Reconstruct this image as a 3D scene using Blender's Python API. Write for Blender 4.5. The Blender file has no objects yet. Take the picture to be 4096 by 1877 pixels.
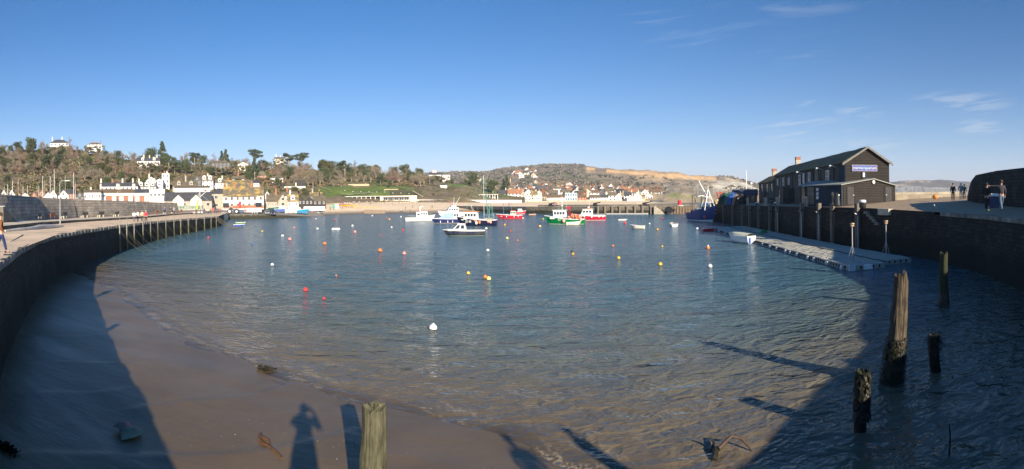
import bpy, bmesh, math, random
import numpy as np
from mathutils import Vector, Matrix, noise
S = bpy.context.scene
C = S.collection
random.seed(7); rng = np.random.default_rng(7)
PI = math.pi
# ------------------------------------------------------------------ camera (a hand-held sweep panorama: central cylinder)
F = 2075.; YC = 799.; RHO = .014; EYE = 5.6
cd = bpy.data.cameras.new('camera'); cam = bpy.data.objects.new('camera', cd); C.objects.link(cam); S.camera = cam
cam.location = (0, 0, EYE)
cd.type = 'PANO'; cd.panorama_type = 'CENTRAL_CYLINDRICAL'
cd.central_cylindrical_range_u_min = -2048/F; cd.central_cylindrical_range_u_max = 2048/F
cd.central_cylindrical_range_v_min = -(1877-YC)/F; cd.central_cylindrical_range_v_max = YC/F
cd.central_cylindrical_radius = 1
cd.clip_start = .05; cd.clip_end = 40000
cam.rotation_euler = (Matrix.Rotation(RHO, 3, 'Y') @ Matrix.Rotation(PI/2, 3, 'X')).to_euler()
# ------------------------------------------------------------------ world and sun
SUN_EL = math.radians(21.5); SUN_AZ = math.radians(156.9)
w = bpy.data.worlds.new('World'); S.world = w; w.use_nodes = True
nt = w.node_tree; bg = nt.nodes['Background']; bg.inputs[1].default_value = .066
sk = nt.nodes.new('ShaderNodeTexSky'); sk.sky_type = 'NISHITA'; sk.sun_disc = False
sk.sun_elevation = SUN_EL; sk.sun_rotation = SUN_AZ; sk.air_density = 1.0; sk.dust_density = 0.0; sk.ozone_density = 3.5
def wn(t, **k):
    n = nt.nodes.new(t)
    for a, b in k.items(): setattr(n, a, b)
    return n
def wmath(op, a, b=None, c=None, clamp=False):
    n = wn('ShaderNodeMath', operation=op, use_clamp=clamp)
    for i, v in enumerate((a, b, c)):
        if v is None: continue
        if isinstance(v, (int, float)): n.inputs[i].default_value = v
        else: nt.links.new(v, n.inputs[i])
    return n.outputs[0]
tc = wn('ShaderNodeTexCoord'); sp = wn('ShaderNodeSeparateXYZ'); nt.links.new(tc.outputs['Generated'], sp.inputs[0])
azn = wmath('ARCTAN2', sp.outputs[0], sp.outputs[1]); eln = wmath('ARCSINE', sp.outputs[2])
def cloud(sc, sx, sy, rot, lo, hi, det, blobs, amount):
    cb = wn('ShaderNodeCombineXYZ')
    r = math.radians(rot)
    u = wmath('ADD', wmath('MULTIPLY', azn, math.cos(r)), wmath('MULTIPLY', eln, -math.sin(r)))
    v = wmath('ADD', wmath('MULTIPLY', azn, math.sin(r)), wmath('MULTIPLY', eln, math.cos(r)))
    nt.links.new(wmath('MULTIPLY', u, sx), cb.inputs[0]); nt.links.new(wmath('MULTIPLY', v, sy), cb.inputs[1])
    nz = wn('ShaderNodeTexNoise'); nz.inputs['Scale'].default_value = sc; nz.inputs['Detail'].default_value = det
    nz.inputs['Distortion'].default_value = .9; nz.inputs['Roughness'].default_value = .55
    nt.links.new(cb.outputs[0], nz.inputs['Vector'])
    mr = wn('ShaderNodeMapRange', interpolation_type='SMOOTHSTEP'); mr.inputs[1].default_value = lo; mr.inputs[2].default_value = hi
    nt.links.new(nz.outputs[0], mr.inputs[0])
    tot = None
    for (bx, by, rx, ry) in blobs:      # where the wisps hang: azimuth, elevation and size
        a0 = (bx-2048)/F; e0 = math.atan((785-by)/F); dx = wmath('DIVIDE', wmath('SUBTRACT', azn, a0), rx/F); dy = wmath('DIVIDE', wmath('SUBTRACT', eln, e0), ry/F)
        g = wmath('SUBTRACT', 1.0, wmath('ADD', wmath('MULTIPLY', dx, dx), wmath('MULTIPLY', dy, dy)), clamp=True)
        tot = g if tot is None else wmath('MAXIMUM', tot, g)
    return wmath('MULTIPLY', wmath('MULTIPLY', mr.outputs[0], tot), amount)
c1 = cloud(3.2, 1.6, 14, -6, .47, .72, 5, [(3000,150,620,70),(3150,35,330,40),(2650,95,280,60),(3250,215,220,40)], .16)
c2 = cloud(7.5, 1.2, 12, -8, .46, .62, 6, [(3200,520,250,70),(3850,420,230,55),(3920,520,120,40),(3440,450,110,40),(3500,580,160,30),(3240,420,90,20)], .32)
mx = wn('ShaderNodeMix', data_type='RGBA'); nt.links.new(wmath('ADD', c1, c2, clamp=True), mx.inputs[0])
hs = wn('ShaderNodeHueSaturation'); hs.inputs['Saturation'].default_value = 1.32; nt.links.new(sk.outputs[0], hs.inputs['Color'])
ht = wn('ShaderNodeMix', data_type='RGBA'); ht.inputs[7].default_value = (2.5, 5.9, 9.0, 1); nt.links.new(hs.outputs[0], ht.inputs[6])
nt.links.new(wmath('MULTIPLY', wmath('EXPONENT', wmath('MULTIPLY', wmath('MAXIMUM', eln, 0.0), -9.0)), .55), ht.inputs[0])      # pale blue air low down
tn = wn('ShaderNodeMix', data_type='RGBA', blend_type='MULTIPLY'); tn.inputs[0].default_value = 1; tn.inputs[7].default_value = (1.28, 1.01, 1.1, 1); nt.links.new(ht.outputs[2], tn.inputs[6]); nt.links.new(tn.outputs[2], mx.inputs[6]); mx.inputs[7].default_value = (6.5, 7.0, 7.6, 1)
nt.links.new(mx.outputs[2], bg.inputs[0])
ld = bpy.data.lights.new('sun', 'SUN'); sun = bpy.data.objects.new('sun', ld); C.objects.link(sun)
ld.energy = 5.0; ld.angle = math.radians(.55); ld.color = (1, .87, .70)
sd = Vector((math.sin(SUN_AZ)*math.cos(SUN_EL), math.cos(SUN_AZ)*math.cos(SUN_EL), math.sin(SUN_EL)))
sun.rotation_euler = sd.to_track_quat('Z', 'Y').to_euler()
S.view_settings.view_transform = 'Standard'; S.view_settings.look = 'None'; S.view_settings.exposure = .8
S.render.engine = 'CYCLES'; S.cycles.max_bounces = 6; S.cycles.transparent_max_bounces = 16; S.cycles.volume_bounces = 0
S.cycles.use_denoising = True; S.cycles.diffuse_bounces = 3; S.cycles.glossy_bounces = 3
# ------------------------------------------------------------------ placing things: a picture direction plus a true height or distance
def ray(x, y):
    a = (x-2048)/F; v = (YC-y)/F; c, s = math.cos(RHO), math.sin(RHO)
    return Vector((math.sin(a)*c + v*s, math.cos(a), v*c - math.sin(a)*s))
def P(x, y, z=0.):
    d = ray(x, y); t = (z-EYE)/d.z; return Vector((d.x*t, d.y*t, z))
def PD(x, y, D):
    d = ray(x, y); t = D/math.hypot(d.x, d.y); return Vector((d.x*t, d.y*t, EYE+d.z*t))
def P2(x, y, z=0.): return P(x*1.59006, y*1.59006, z)
def XD(x, D, z=0.):
    d = ray(x, 800); t = D/math.hypot(d.x, d.y); return Vector((d.x*t, d.y*t, z))
# ------------------------------------------------------------------ materials
def mat(name, col, rough=.75, var=.18, scale=4., metal=0., bump=0., bscale=20., col2=None, spec=.4, lo=.35, hi=.65, coat=0, stretch=None, gen=False):
    m = bpy.data.materials.new(name); m.use_nodes = True; n = m.node_tree.nodes; L = m.node_tree.links; b = n['Principled BSDF']
    b.inputs['Roughness'].default_value = rough; b.inputs['Metallic'].default_value = metal; b.inputs['Specular IOR Level'].default_value = spec
    if coat: b.inputs['Coat Weight'].default_value = coat
    c = tuple(col[:3])
    t = n.new('ShaderNodeTexCoord'); src = t.outputs['Generated' if gen else 'Object']
    if stretch:
        mp = n.new('ShaderNodeMapping'); mp.inputs['Scale'].default_value = stretch; L.new(src, mp.inputs[0]); src = mp.outputs[0]
    z = n.new('ShaderNodeTexNoise'); z.inputs['Scale'].default_value = scale; z.inputs['Detail'].default_value = 5; z.inputs['Roughness'].default_value = .62; L.new(src, z.inputs['Vector'])
    r = n.new('ShaderNodeMapRange'); r.inputs[1].default_value = lo; r.inputs[2].default_value = hi; L.new(z.outputs[0], r.inputs[0])
    x = n.new('ShaderNodeMix'); x.data_type = 'RGBA'; L.new(r.outputs[0], x.inputs[0])
    x.inputs[6].default_value = tuple(v*(1-var) for v in c) + (1,)
    x.inputs[7].default_value = (tuple(col2[:3]) if col2 else tuple(min(1, v*(1+var)) for v in c)) + (1,)
    L.new(x.outputs[2], b.inputs['Base Color'])
    if bump:
        z2 = n.new('ShaderNodeTexNoise'); z2.inputs['Scale'].default_value = bscale; z2.inputs['Detail'].default_value = 4; L.new(src, z2.inputs['Vector'])
        bp = n.new('ShaderNodeBump'); bp.inputs['Distance'].default_value = bump; bp.inputs['Strength'].default_value = .9; L.new(z2.outputs[0], bp.inputs['Height']); L.new(bp.outputs[0], b.inputs['Normal'])
    return m
def brickmat(name, c1, c2, mortar, bw, bh, rough=.85, ms=.015, bump=.02, wet=None, stain=.5, off=.5, attr=False, patches=None):
    """block courses on UVs in metres; wet = (z at which the dark weed starts, colour) follows the real height"""
    m = bpy.data.materials.new(name); m.use_nodes = True; n = m.node_tree.nodes; L = m.node_tree.links; b = n['Principled BSDF']; b.inputs['Roughness'].default_value = rough
    b.inputs['Specular IOR Level'].default_value = .3
    uv = n.new('ShaderNodeUVMap'); uv.uv_map = 'UV'
    ds = n.new('ShaderNodeTexNoise'); ds.inputs['Scale'].default_value = 1.3; L.new(uv.outputs[0], ds.inputs['Vector'])
    ad = n.new('ShaderNodeVectorMath'); ad.operation = 'MULTIPLY_ADD'; L.new(ds.outputs['Color'], ad.inputs[0]); ad.inputs[1].default_value = (.12, .08, 0); L.new(uv.outputs[0], ad.inputs[2])
    br = n.new('ShaderNodeTexBrick'); br.inputs['Scale'].default_value = 1; br.inputs['Brick Width'].default_value = bw; br.inputs['Row Height'].default_value = bh; br.offset = off
    br.inputs['Mortar Size'].default_value = ms; br.inputs['Mortar Smooth'].default_value = .3; br.inputs['Bias'].default_value = 0
    br.inputs['Color1'].default_value = (*c1, 1); br.inputs['Color2'].default_value = (*c2, 1); br.inputs['Mortar'].default_value = (*mortar, 1); L.new(ad.outputs[0], br.inputs['Vector'])
    z = n.new('ShaderNodeTexNoise'); z.inputs['Scale'].default_value = .55; z.inputs['Detail'].default_value = 7; z.inputs['Roughness'].default_value = .65; L.new(uv.outputs[0], z.inputs['Vector'])
    r = n.new('ShaderNodeMapRange'); r.inputs[1].default_value = .3; r.inputs[2].default_value = .7; r.inputs[3].default_value = 1-stain; r.inputs[4].default_value = 1+stain*.5; L.new(z.outputs[0], r.inputs[0])
    mu = n.new('ShaderNodeMix'); mu.data_type = 'RGBA'; mu.blend_type = 'MULTIPLY'; mu.inputs[0].default_value = 1; L.new(br.outputs[0], mu.inputs[6]); L.new(r.outputs[0], mu.inputs[7])
    out = mu.outputs[2]
    if wet:
        g = n.new('ShaderNodeNewGeometry'); s = n.new('ShaderNodeSeparateXYZ'); L.new(g.outputs['Position'], s.inputs[0])
        z3 = n.new('ShaderNodeTexNoise'); z3.inputs['Scale'].default_value = .8; z3.inputs['Detail'].default_value = 5; L.new(g.outputs['Position'], z3.inputs['Vector'])
        ma = n.new('ShaderNodeMath'); ma.operation = 'MULTIPLY_ADD'; L.new(z3.outputs[0], ma.inputs[0]); ma.inputs[1].default_value = 1.6; L.new(s.outputs[2], ma.inputs[2])
        mr = n.new('ShaderNodeMapRange'); mr.inputs[1].default_value = wet[0]+.8+.35; mr.inputs[2].default_value = wet[0]+.8-.35; L.new(ma.outputs[0], mr.inputs[0])
        mw = n.new('ShaderNodeMix'); mw.data_type = 'RGBA'; L.new(mr.outputs[0], mw.inputs[0]); L.new(out, mw.inputs[6])
        z4 = n.new('ShaderNodeTexNoise'); z4.inputs['Scale'].default_value = 2.5; z4.inputs['Detail'].default_value = 6; L.new(g.outputs['Position'], z4.inputs['Vector'])
        cr = n.new('ShaderNodeMix'); cr.data_type = 'RGBA'; L.new(z4.outputs[0], cr.inputs[0]); cr.inputs[6].default_value = tuple(v*.4 for v in wet[1])+(1,); cr.inputs[7].default_value = tuple(v*1.5 for v in wet[1])+(1,)
        L.new(cr.outputs[2], mw.inputs[7]); out = mw.outputs[2]
    L.new(out, b.inputs['Base Color'])
    z2 = n.new('ShaderNodeTexNoise'); z2.inputs['Scale'].default_value = 5; z2.inputs['Detail'].default_value = 6; L.new(uv.outputs[0], z2.inputs['Vector'])
    sb = n.new('ShaderNodeMath'); sb.operation = 'MULTIPLY_ADD'; L.new(br.outputs['Fac'], sb.inputs[0]); sb.inputs[1].default_value = -.8; L.new(z2.outputs[0], sb.inputs[2])
    bp = n.new('ShaderNodeBump'); bp.inputs['Distance'].default_value = bump; L.new(sb.outputs[0], bp.inputs['Height']); L.new(bp.outputs[0], b.inputs['Normal'])
    return m
def attrmat(name, rough=.9, scale=.05, var=.35, bump=0., fine=.4, spec=.2, det=8):
    """surface colour carried by the mesh (what grows or lies there), broken up by noise in world metres"""
    m = bpy.data.materials.new(name); m.use_nodes = True; n = m.node_tree.nodes; L = m.node_tree.links; b = n['Principled BSDF']; b.inputs['Roughness'].default_value = rough; b.inputs['Specular IOR Level'].default_value = spec
    a = n.new('ShaderNodeAttribute'); a.attribute_name = 'col'; g = n.new('ShaderNodeNewGeometry')
    z = n.new('ShaderNodeTexNoise'); z.inputs['Scale'].default_value = scale; z.inputs['Detail'].default_value = det; z.inputs['Roughness'].default_value = .7; L.new(g.outputs['Position'], z.inputs['Vector'])
    r = n.new('ShaderNodeMapRange'); r.inputs[1].default_value = .3; r.inputs[2].default_value = .7; r.inputs[3].default_value = 1-var; r.inputs[4].default_value = 1+var; L.new(z.outputs[0], r.inputs[0])
    mu = n.new('ShaderNodeMix'); mu.data_type = 'RGBA'; mu.blend_type = 'MULTIPLY'; mu.inputs[0].default_value = 1; L.new(a.outputs['Color'], mu.inputs[6]); L.new(r.outputs[0], mu.inputs[7]); L.new(mu.outputs[2], b.inputs['Base Color'])
    if bump:
        z2 = n.new('ShaderNodeTexNoise'); z2.inputs['Scale'].default_value = fine; z2.inputs['Detail'].default_value = 8; z2.inputs['Roughness'].default_value = .7; L.new(g.outputs['Position'], z2.inputs['Vector'])
        bp = n.new('ShaderNodeBump'); bp.inputs['Distance'].default_value = bump; L.new(z2.outputs[0], bp.inputs['Height']); L.new(bp.outputs[0], b.inputs['Normal'])
    return m
_mc = {}
def paint(col, rough=.45, var=.07, **k):
    key = (tuple(round(c, 3) for c in col), rough, var, tuple(sorted(k.items())))
    if key not in _mc: _mc[key] = mat('paint', col, rough, var, **k)
    return _mc[key]
# ------------------------------------------------------------------ mesh building
class MB:
    def __init__(s): s.v = []; s.f = []; s.uv = None
    def add(s, vs, fs):
        o = len(s.v); s.v.extend([tuple(p) for p in vs]); s.f.extend([tuple(i+o for i in f) for f in fs]); return s
    def box(s, c, d, rz=0., rx=0., ry=0., taper=1.):
        M = Matrix.Rotation(rz, 3, 'Z') @ Matrix.Rotation(ry, 3, 'Y') @ Matrix.Rotation(rx, 3, 'X'); c = Vector(c); vs = []
        for sz in (-.5, .5):
            t = taper if sz > 0 else 1
            for sx, sy in ((-.5, -.5), (.5, -.5), (.5, .5), (-.5, .5)): vs.append(c + M @ Vector((sx*d[0]*t, sy*d[1]*t, sz*d[2])))
        return s.add(vs, [(3,2,1,0),(4,5,6,7),(0,1,5,4),(1,2,6,5),(2,3,7,6),(3,0,4,7)])
    def tube(s, pts, r, n=6, caps=True):
        pts = [Vector(p) for p in pts]; k = len(pts); rr = r if hasattr(r, '__len__') else [r]*k; vs = []
        for i, p in enumerate(pts):
            d = (pts[min(i+1, k-1)] - pts[max(i-1, 0)]).normalized()
            u = d.cross(Vector((0, 0, 1)));
            if u.length < .05: u = d.cross(Vector((0, 1, 0)))
            u.normalize(); w_ = d.cross(u)
            for j in range(n):
                a = 2*PI*j/n; vs.append(p + (u*math.cos(a) + w_*math.sin(a))*rr[i])
        fs = [(i*n+j, i*n+(j+1) % n, (i+1)*n+(j+1) % n, (i+1)*n+j) for i in range(k-1) for j in range(n)]
        if caps: fs += [tuple(range(n))[::-1], tuple((k-1)*n+j for j in range(n))]
        return s.add(vs, fs)
    def lathe(s, prof, n=12, c=(0, 0, 0)):
        vs = []; k = len(prof)
        for r, z in prof:
            for j in range(n): a = 2*PI*j/n; vs.append((c[0]+r*math.cos(a), c[1]+r*math.sin(a), c[2]+z))
        fs = [(i*n+j, i*n+(j+1) % n, (i+1)*n+(j+1) % n, (i+1)*n+j) for i in range(k-1) for j in range(n)]
        fs += [tuple(range(n))[::-1], tuple((k-1)*n+j for j in range(n))]
        return s.add(vs, fs)
    def prism(s, poly, z0, z1):
        n = len(poly); a = sum(poly[i][0]*poly[(i+1) % n][1]-poly[(i+1) % n][0]*poly[i][1] for i in range(n))
        if a < 0: poly = poly[::-1]
        return s.add([(p[0], p[1], z0) for p in poly]+[(p[0], p[1], z1) for p in poly],
                     [tuple(range(n))[::-1], tuple(range(n, 2*n))]+[(i, (i+1) % n, n+(i+1) % n, n+i) for i in range(n)])
    def slab(s, poly, axis, a0, a1):
        """prism of a polygon given in a vertical plane, extruded along 'x' or 'y'"""
        n = len(poly); f = (lambda p, a: (a, p[0], p[1])) if axis == 'x' else (lambda p, a: (p[0], a, p[1]))
        return s.add([f(p, a0) for p in poly]+[f(p, a1) for p in poly], [tuple(range(n))[::-1], tuple(range(n, 2*n))]+[(i, (i+1) % n, n+(i+1) % n, n+i) for i in range(n)])
    def loft(s, secs, closed=False, cap=True):
        n = len(secs[0]); k = len(secs); vs = [p for q in secs for p in q]; m = n if closed else n-1
        fs = [(i*n+j, i*n+(j+1) % n, (i+1)*n+(j+1) % n, (i+1)*n+j) for i in range(k-1) for j in range(m)]
        if cap: fs += [tuple(range(n))[::-1], tuple((k-1)*n+j for j in range(n))]
        return s.add(vs, fs)
    def ball(s, c, r, n=10, m=6, sc=(1, 1, 1)):
        prof = [(math.sin(PI*i/m), -math.cos(PI*i/m)) for i in range(m+1)]; prof[0] = (.02, -1); prof[-1] = (.02, 1)
        o = len(s.v); s.lathe([(a*r, b*r) for a, b in prof], n)
        s.v[o:] = [(v[0]*sc[0]+c[0], v[1]*sc[1]+c[1], v[2]*sc[2]+c[2]) for v in s.v[o:]]
        return s
    def build(s, name, m=None, parent=None, smooth=False, loc=None, rz=0, fix=True, **tags):
        me = bpy.data.meshes.new(name); me.from_pydata([tuple(v) for v in s.v], [], s.f); me.update()
        if fix and len(s.f) < 60000:
            b = bmesh.new(); b.from_mesh(me); bmesh.ops.recalc_face_normals(b, faces=b.faces); b.to_mesh(me); b.free()
        if s.uv is not None:
            ul = me.uv_layers.new(name='UV'); vi = np.zeros(len(me.loops), int); me.loops.foreach_get('vertex_index', vi); ul.data.foreach_set('uv', np.array(s.uv, float)[vi].ravel())
        if smooth: me.polygons.foreach_set('use_smooth', [True]*len(me.polygons))
        o = bpy.data.objects.new(name, me); C.objects.link(o)
        if m: me.materials.append(m)
        if parent: o.parent = parent
        if loc is not None: o.location = loc
        if rz: o.rotation_euler = (0, 0, rz)
        for k, v in tags.items(): o[k] = v
        return o
def tag(o, label=None, cat=None, group=None, kind=None):
    for k, v in (('label', label), ('category', cat), ('group', group), ('kind', kind)):
        if v: o[k] = v
    return o
def thing(name, loc, rz=0, label=None, cat=None, group=None):
    o = bpy.data.objects.new(name, None); C.objects.link(o); o.location = loc; o.rotation_euler = (0, 0, rz); o.empty_display_size = .3
    return tag(o, label, cat, group)
KIDS = {}
def dup(o, parent=None, **k):
    c = o.copy(); C.objects.link(c)
    if parent: c.parent = parent
    for ch in o.children: dup(ch, c)
    for a, b in k.items():
        if a == 'rz': c.rotation_euler = (0, 0, b)
        elif a == 'loc': c.location = b
        elif a == 'scale': c.scale = b if hasattr(b, '__len__') else (b, b, b)
        else: c[{'cat': 'category'}.get(a, a)] = b
    return c
def npmesh(name, V, Fq, m, cols=None, uv=None, smooth=False, **tags):
    """big numpy mesh of quads or triangles"""
    me = bpy.data.meshes.new(name); V = np.asarray(V, np.float32); Fq = np.asarray(Fq, np.int32); k = Fq.shape[1]
    me.vertices.add(len(V)); me.vertices.foreach_set('co', V.ravel()); me.loops.add(Fq.size); me.loops.foreach_set('vertex_index', Fq.ravel())
    me.polygons.add(len(Fq)); me.polygons.foreach_set('loop_start', np.arange(0, Fq.size, k, dtype=np.int32)); me.polygons.foreach_set('loop_total', np.full(len(Fq), k, np.int32))
    if smooth: me.polygons.foreach_set('use_smooth', np.ones(len(Fq), bool))
    if cols is not None:
        a = me.color_attributes.new('col', 'FLOAT_COLOR', 'POINT'); cc = np.ones((len(V), 4), np.float32); cc[:, :3] = cols; a.data.foreach_set('color', cc.ravel())
    if uv is not None:
        ul = me.uv_layers.new(name='UV'); ul.data.foreach_set('uv', np.asarray(uv, np.float32)[Fq.ravel()].ravel())
    me.update(calc_edges=True); me.validate()
    o = bpy.data.objects.new(name, me); C.objects.link(o)
    if m: me.materials.append(m)
    for a, b in tags.items(): o[a] = b
    return o
def gridfaces(r, c):
    i = np.arange((r-1)*(c-1)); a = i//(c-1)*c + i % (c-1); return np.stack([a, a+1, a+c+1, a+c], 1)
def fbm(x, y, sc, oct=4, seed=0.):
    out = np.zeros(len(x)); 
    for i in range(len(x)): out[i] = noise.fractal(Vector((x[i]*sc+seed, y[i]*sc-seed, seed)), .7, 2.1, oct)
    return out
def wallstrip(name, pts, z0, z1, m, thick=0., parent=None, batter=0., cap=None, kind='structure', seg=1.5, rough=.0, **tags):
    """a vertical face along a plan line (list of (x,y) or (x,y,ztop)), UV in metres; courses follow the true length"""
    q = []
    for a, b in zip(pts[:-1], pts[1:]):
        n = max(1, int(math.dist(a[:2], b[:2])/seg))
        for i in range(n): t = i/n; q.append([a[j]*(1-t)+b[j]*t for j in range(len(a))])
    q.append(list(pts[-1])); V = []; U = []; L_ = 0; nrm = []
    for i, p in enumerate(q):
        a = q[max(i-1, 0)]; b = q[min(i+1, len(q)-1)]; dx, dy = b[0]-a[0], b[1]-a[1]; l = math.hypot(dx, dy) or 1; nrm.append((-dy/l, dx/l))
    rows = 4 if rough else 2
    for i, p in enumerate(q):
        if i: L_ += math.dist(p[:2], q[i-1][:2])
        zt = p[2] if len(p) > 2 else z1
        for r in range(rows):
            t = r/(rows-1); z = z0*(1-t)+zt*t; off = batter*(1-t) + (random.uniform(-rough, rough) if r < rows-1 else random.uniform(-rough, rough)*.4)
            V.append((p[0]+nrm[i][0]*off, p[1]+nrm[i][1]*off, z)); U.append((L_, z))
    Fq = []
    for i in range(len(q)-1):
        for r in range(rows-1): a = i*rows+r; Fq.append((a, a+rows, a+rows+1, a+1))
    if thick:
        o = len(V)
        for i, p in enumerate(q):
            zt = p[2] if len(p) > 2 else z1
            V.append((p[0]-nrm[i][0]*thick, p[1]-nrm[i][1]*thick, zt)); U.append((i*seg, zt+thick)); V.append((p[0]-nrm[i][0]*thick, p[1]-nrm[i][1]*thick, z0)); U.append((i*seg, z0))
        for i in range(len(q)-1):
            Fq.append((i*rows+rows-1, (i+1)*rows+rows-1, o+(i+1)*2, o+i*2)); Fq.append((o+i*2, o+(i+1)*2, o+(i+1)*2+1, o+i*2+1))
    ob = npmesh(name, V, Fq, m, uv=U, smooth=False, **tags)
    if parent: ob.parent = parent
    elif kind: ob['kind'] = kind
    return ob
# ================================================================== the setting
# ---- harbour edge (plan x, y and top height), from far left round behind the camera to far right
EDGE = [(-68,107,2.5),(-59.8,85,2.72),(-56.3,74,2.8),(-49.7,58.2,2.95),(-42.3,44,3.1),(-36.1,33.2,3.2),(-30.9,25.4,3.27),(-26.4,20.3,3.38),(-20.3,14.5,3.52),(-14.5,9.4,3.66),(-9.5,5.1,3.78),(-5.9,2.3,3.88),(-2.7,-.45,3.96),(0,-.3,4.0),
        (4,-.6,4.0),(8.6,.1,4.1),(12.7,2.8,4.18),(17.6,6.0,4.2),(19.8,8.6,4.2),(23.4,14.0,4.15),(29.0,22.6,4.1),(32.2,30.4,4.1)]
EDGE_R = [(32.2,30.4,4.1),(33.2,35.3,4.15),(33.9,41,4.25),(34.0,46.5,4.28),(35.2,56.5,4.2),(39.3,78.9,4.03),(43.2,96,4.0),(47.5,115,4.0),(49,124,4.0)]
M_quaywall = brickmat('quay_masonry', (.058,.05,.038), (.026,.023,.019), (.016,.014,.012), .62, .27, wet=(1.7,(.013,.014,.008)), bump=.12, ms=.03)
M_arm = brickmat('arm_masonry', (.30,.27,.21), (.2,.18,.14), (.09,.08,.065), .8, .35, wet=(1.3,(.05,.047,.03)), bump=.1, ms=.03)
M_bigwall = brickmat('ashlar_wall', (.50,.42,.32), (.36,.305,.235), (.14,.125,.10), 1.15, .45, bump=.03, ms=.02, stain=.45)
M_conc = mat('quay_paving', (.72,.55,.37), .85, .22, .35, bump=.03, bscale=3)
M_tier = mat('tier_paving', (.60,.52,.40), .85, .2, .3, bump=.03, bscale=3)
M_kerb = brickmat('tier_kerb', (.16,.15,.13), (.1,.095,.085), (.05,.05,.045), 1.2, .4, bump=.03)
M_cap = brickmat('quay_coping', (.36,.32,.25), (.25,.225,.18), (.1,.09,.075), 1.1, .6, bump=.05, ms=.02, stain=.5)
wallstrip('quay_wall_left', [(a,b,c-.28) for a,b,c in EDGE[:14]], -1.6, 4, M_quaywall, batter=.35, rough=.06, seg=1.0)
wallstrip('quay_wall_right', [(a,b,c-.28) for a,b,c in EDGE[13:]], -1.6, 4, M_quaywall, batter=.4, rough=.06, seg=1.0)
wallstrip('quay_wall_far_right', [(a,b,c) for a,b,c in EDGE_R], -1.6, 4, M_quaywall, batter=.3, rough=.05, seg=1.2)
def coping(name, pts, width, h, m):
    q = []
    for a, b in zip(pts[:-1], pts[1:]):
        n = max(1, int(math.dist(a[:2], b[:2])/1.1))
        for i in range(n): t = i/n; q.append([a[j]*(1-t)+b[j]*t for j in range(3)])
    V = []; Fq = []; U = []
    for i in range(len(q)-1):
        a, b = Vector(q[i]), Vector(q[i+1]); d = (b-a); l = d.length; d /= l; nn = Vector((d.y, -d.x, 0)); g = .004
        j1 = random.uniform(-.05, .05); jz = random.uniform(-.012, .012); o = len(V)
        for p, e in ((a, g), (b, -g)):
            p = p + d*e
            for k, (off, zz) in enumerate(((-.04+j1*.6, -h), (-.06+j1, 0), (width, 0), (width, -h))):
                V.append((p.x+nn.x*off, p.y+nn.y*off, p.z+zz+jz)); U.append((i*1.1+(0 if e > 0 else 1.1), k*.4))
        Fq += [(o, o+1, o+5, o+4), (o+1, o+2, o+6, o+5), (o+2, o+3, o+7, o+6), (o, o+3, o+2, o+1), (o+4, o+5, o+6, o+7)]
    return npmesh(name, V, Fq, m, uv=U, kind='structure')
coping('quay_coping_left', EDGE[:14], .75, .3, M_cap)
coping('quay_coping_right', EDGE[13:], .75, .3, M_cap)
# the line runs left to right so the land lies to its right: widths are measured with the sign below
def strip(name, A, B, m, sub=8, jit=.02, **tags):
    """surface between two plan lines with heights; subdivided so it is never perfectly flat"""
    def res(L_, n=60):
        L_ = [Vector(p) for p in L_]; ds = [0]
        for i in range(1, len(L_)): ds.append(ds[-1]+1)
        out = []
        for k in range(n):
            t = ds[-1]*k/(n-1); i = min(int(t), len(L_)-2); out.append(L_[i].lerp(L_[i+1], t-i))
        return out
    a, b = res(A), res(B); V = []
    for p, q in zip(a, b):
        for k in range(sub+1):
            v = p.lerp(q, k/sub); V.append((v.x, v.y, v.z+random.uniform(-jit, jit)*(0 < k < sub)))
    return npmesh(name, V, gridfaces(len(a), sub+1), m, kind='structure', **tags)
ST = [((-9.5,5.1,3.78),(-300,34,3.6),(-300,48)),((-14.5,9.4,3.66),(-120,40,3.5),(-120,55)),((-20.3,14.5,3.52),(20,49,3.35),(20,63)),((-30.9,25.4,3.27),(160,63,3.2),(160,76)),((-36.1,33.2,3.2),(295,76,3.05),(295,89)),
      ((-42.3,44,3.1),(400,84,3.0),(388,95)),((-49.7,58.2,2.95),(545,97,2.93),(500,105)),((-56.3,74,2.8),(640,115,2.85),(612,123)),((-59.8,85,2.72),(680,128,2.8),(709,141)),((-68,107,2.5),(773,150,2.7),(773,160))]
tier_b = [tuple(XD(s[1][0], s[1][1], s[1][2])) for s in ST]; tier_t = [(a, b, c+.36) for a, b, c in tier_b]
foot = [tuple(XD(s[2][0], s[2][1], s[1][2]+.36)) for s in ST]
edge_in = [(s[0][0]-.12, s[0][1]+.16, s[0][2]-.004) for s in ST]
strip('quay_paving', edge_in, tier_b, M_conc)
strip('tier_paving', tier_t, foot, M_tier)
wallstrip('tier_kerb', [t for t in tier_t], 2.0, 4, M_kerb, seg=2)
wallstrip('harbour_back_wall', [(f[0], f[1], f[2]+hh) for f, hh in list(zip(foot[:-1], (3.3,3.3,3.25,3.2,3.2,3.15,3.05,2.9,2.75)))[::-1]], 2.0, 7, M_bigwall, thick=1.6, batter=.75, seg=2.2, kind=None,
          label='long grey ashlar wall with benches at its foot behind the left quay', category='wall')
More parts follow.
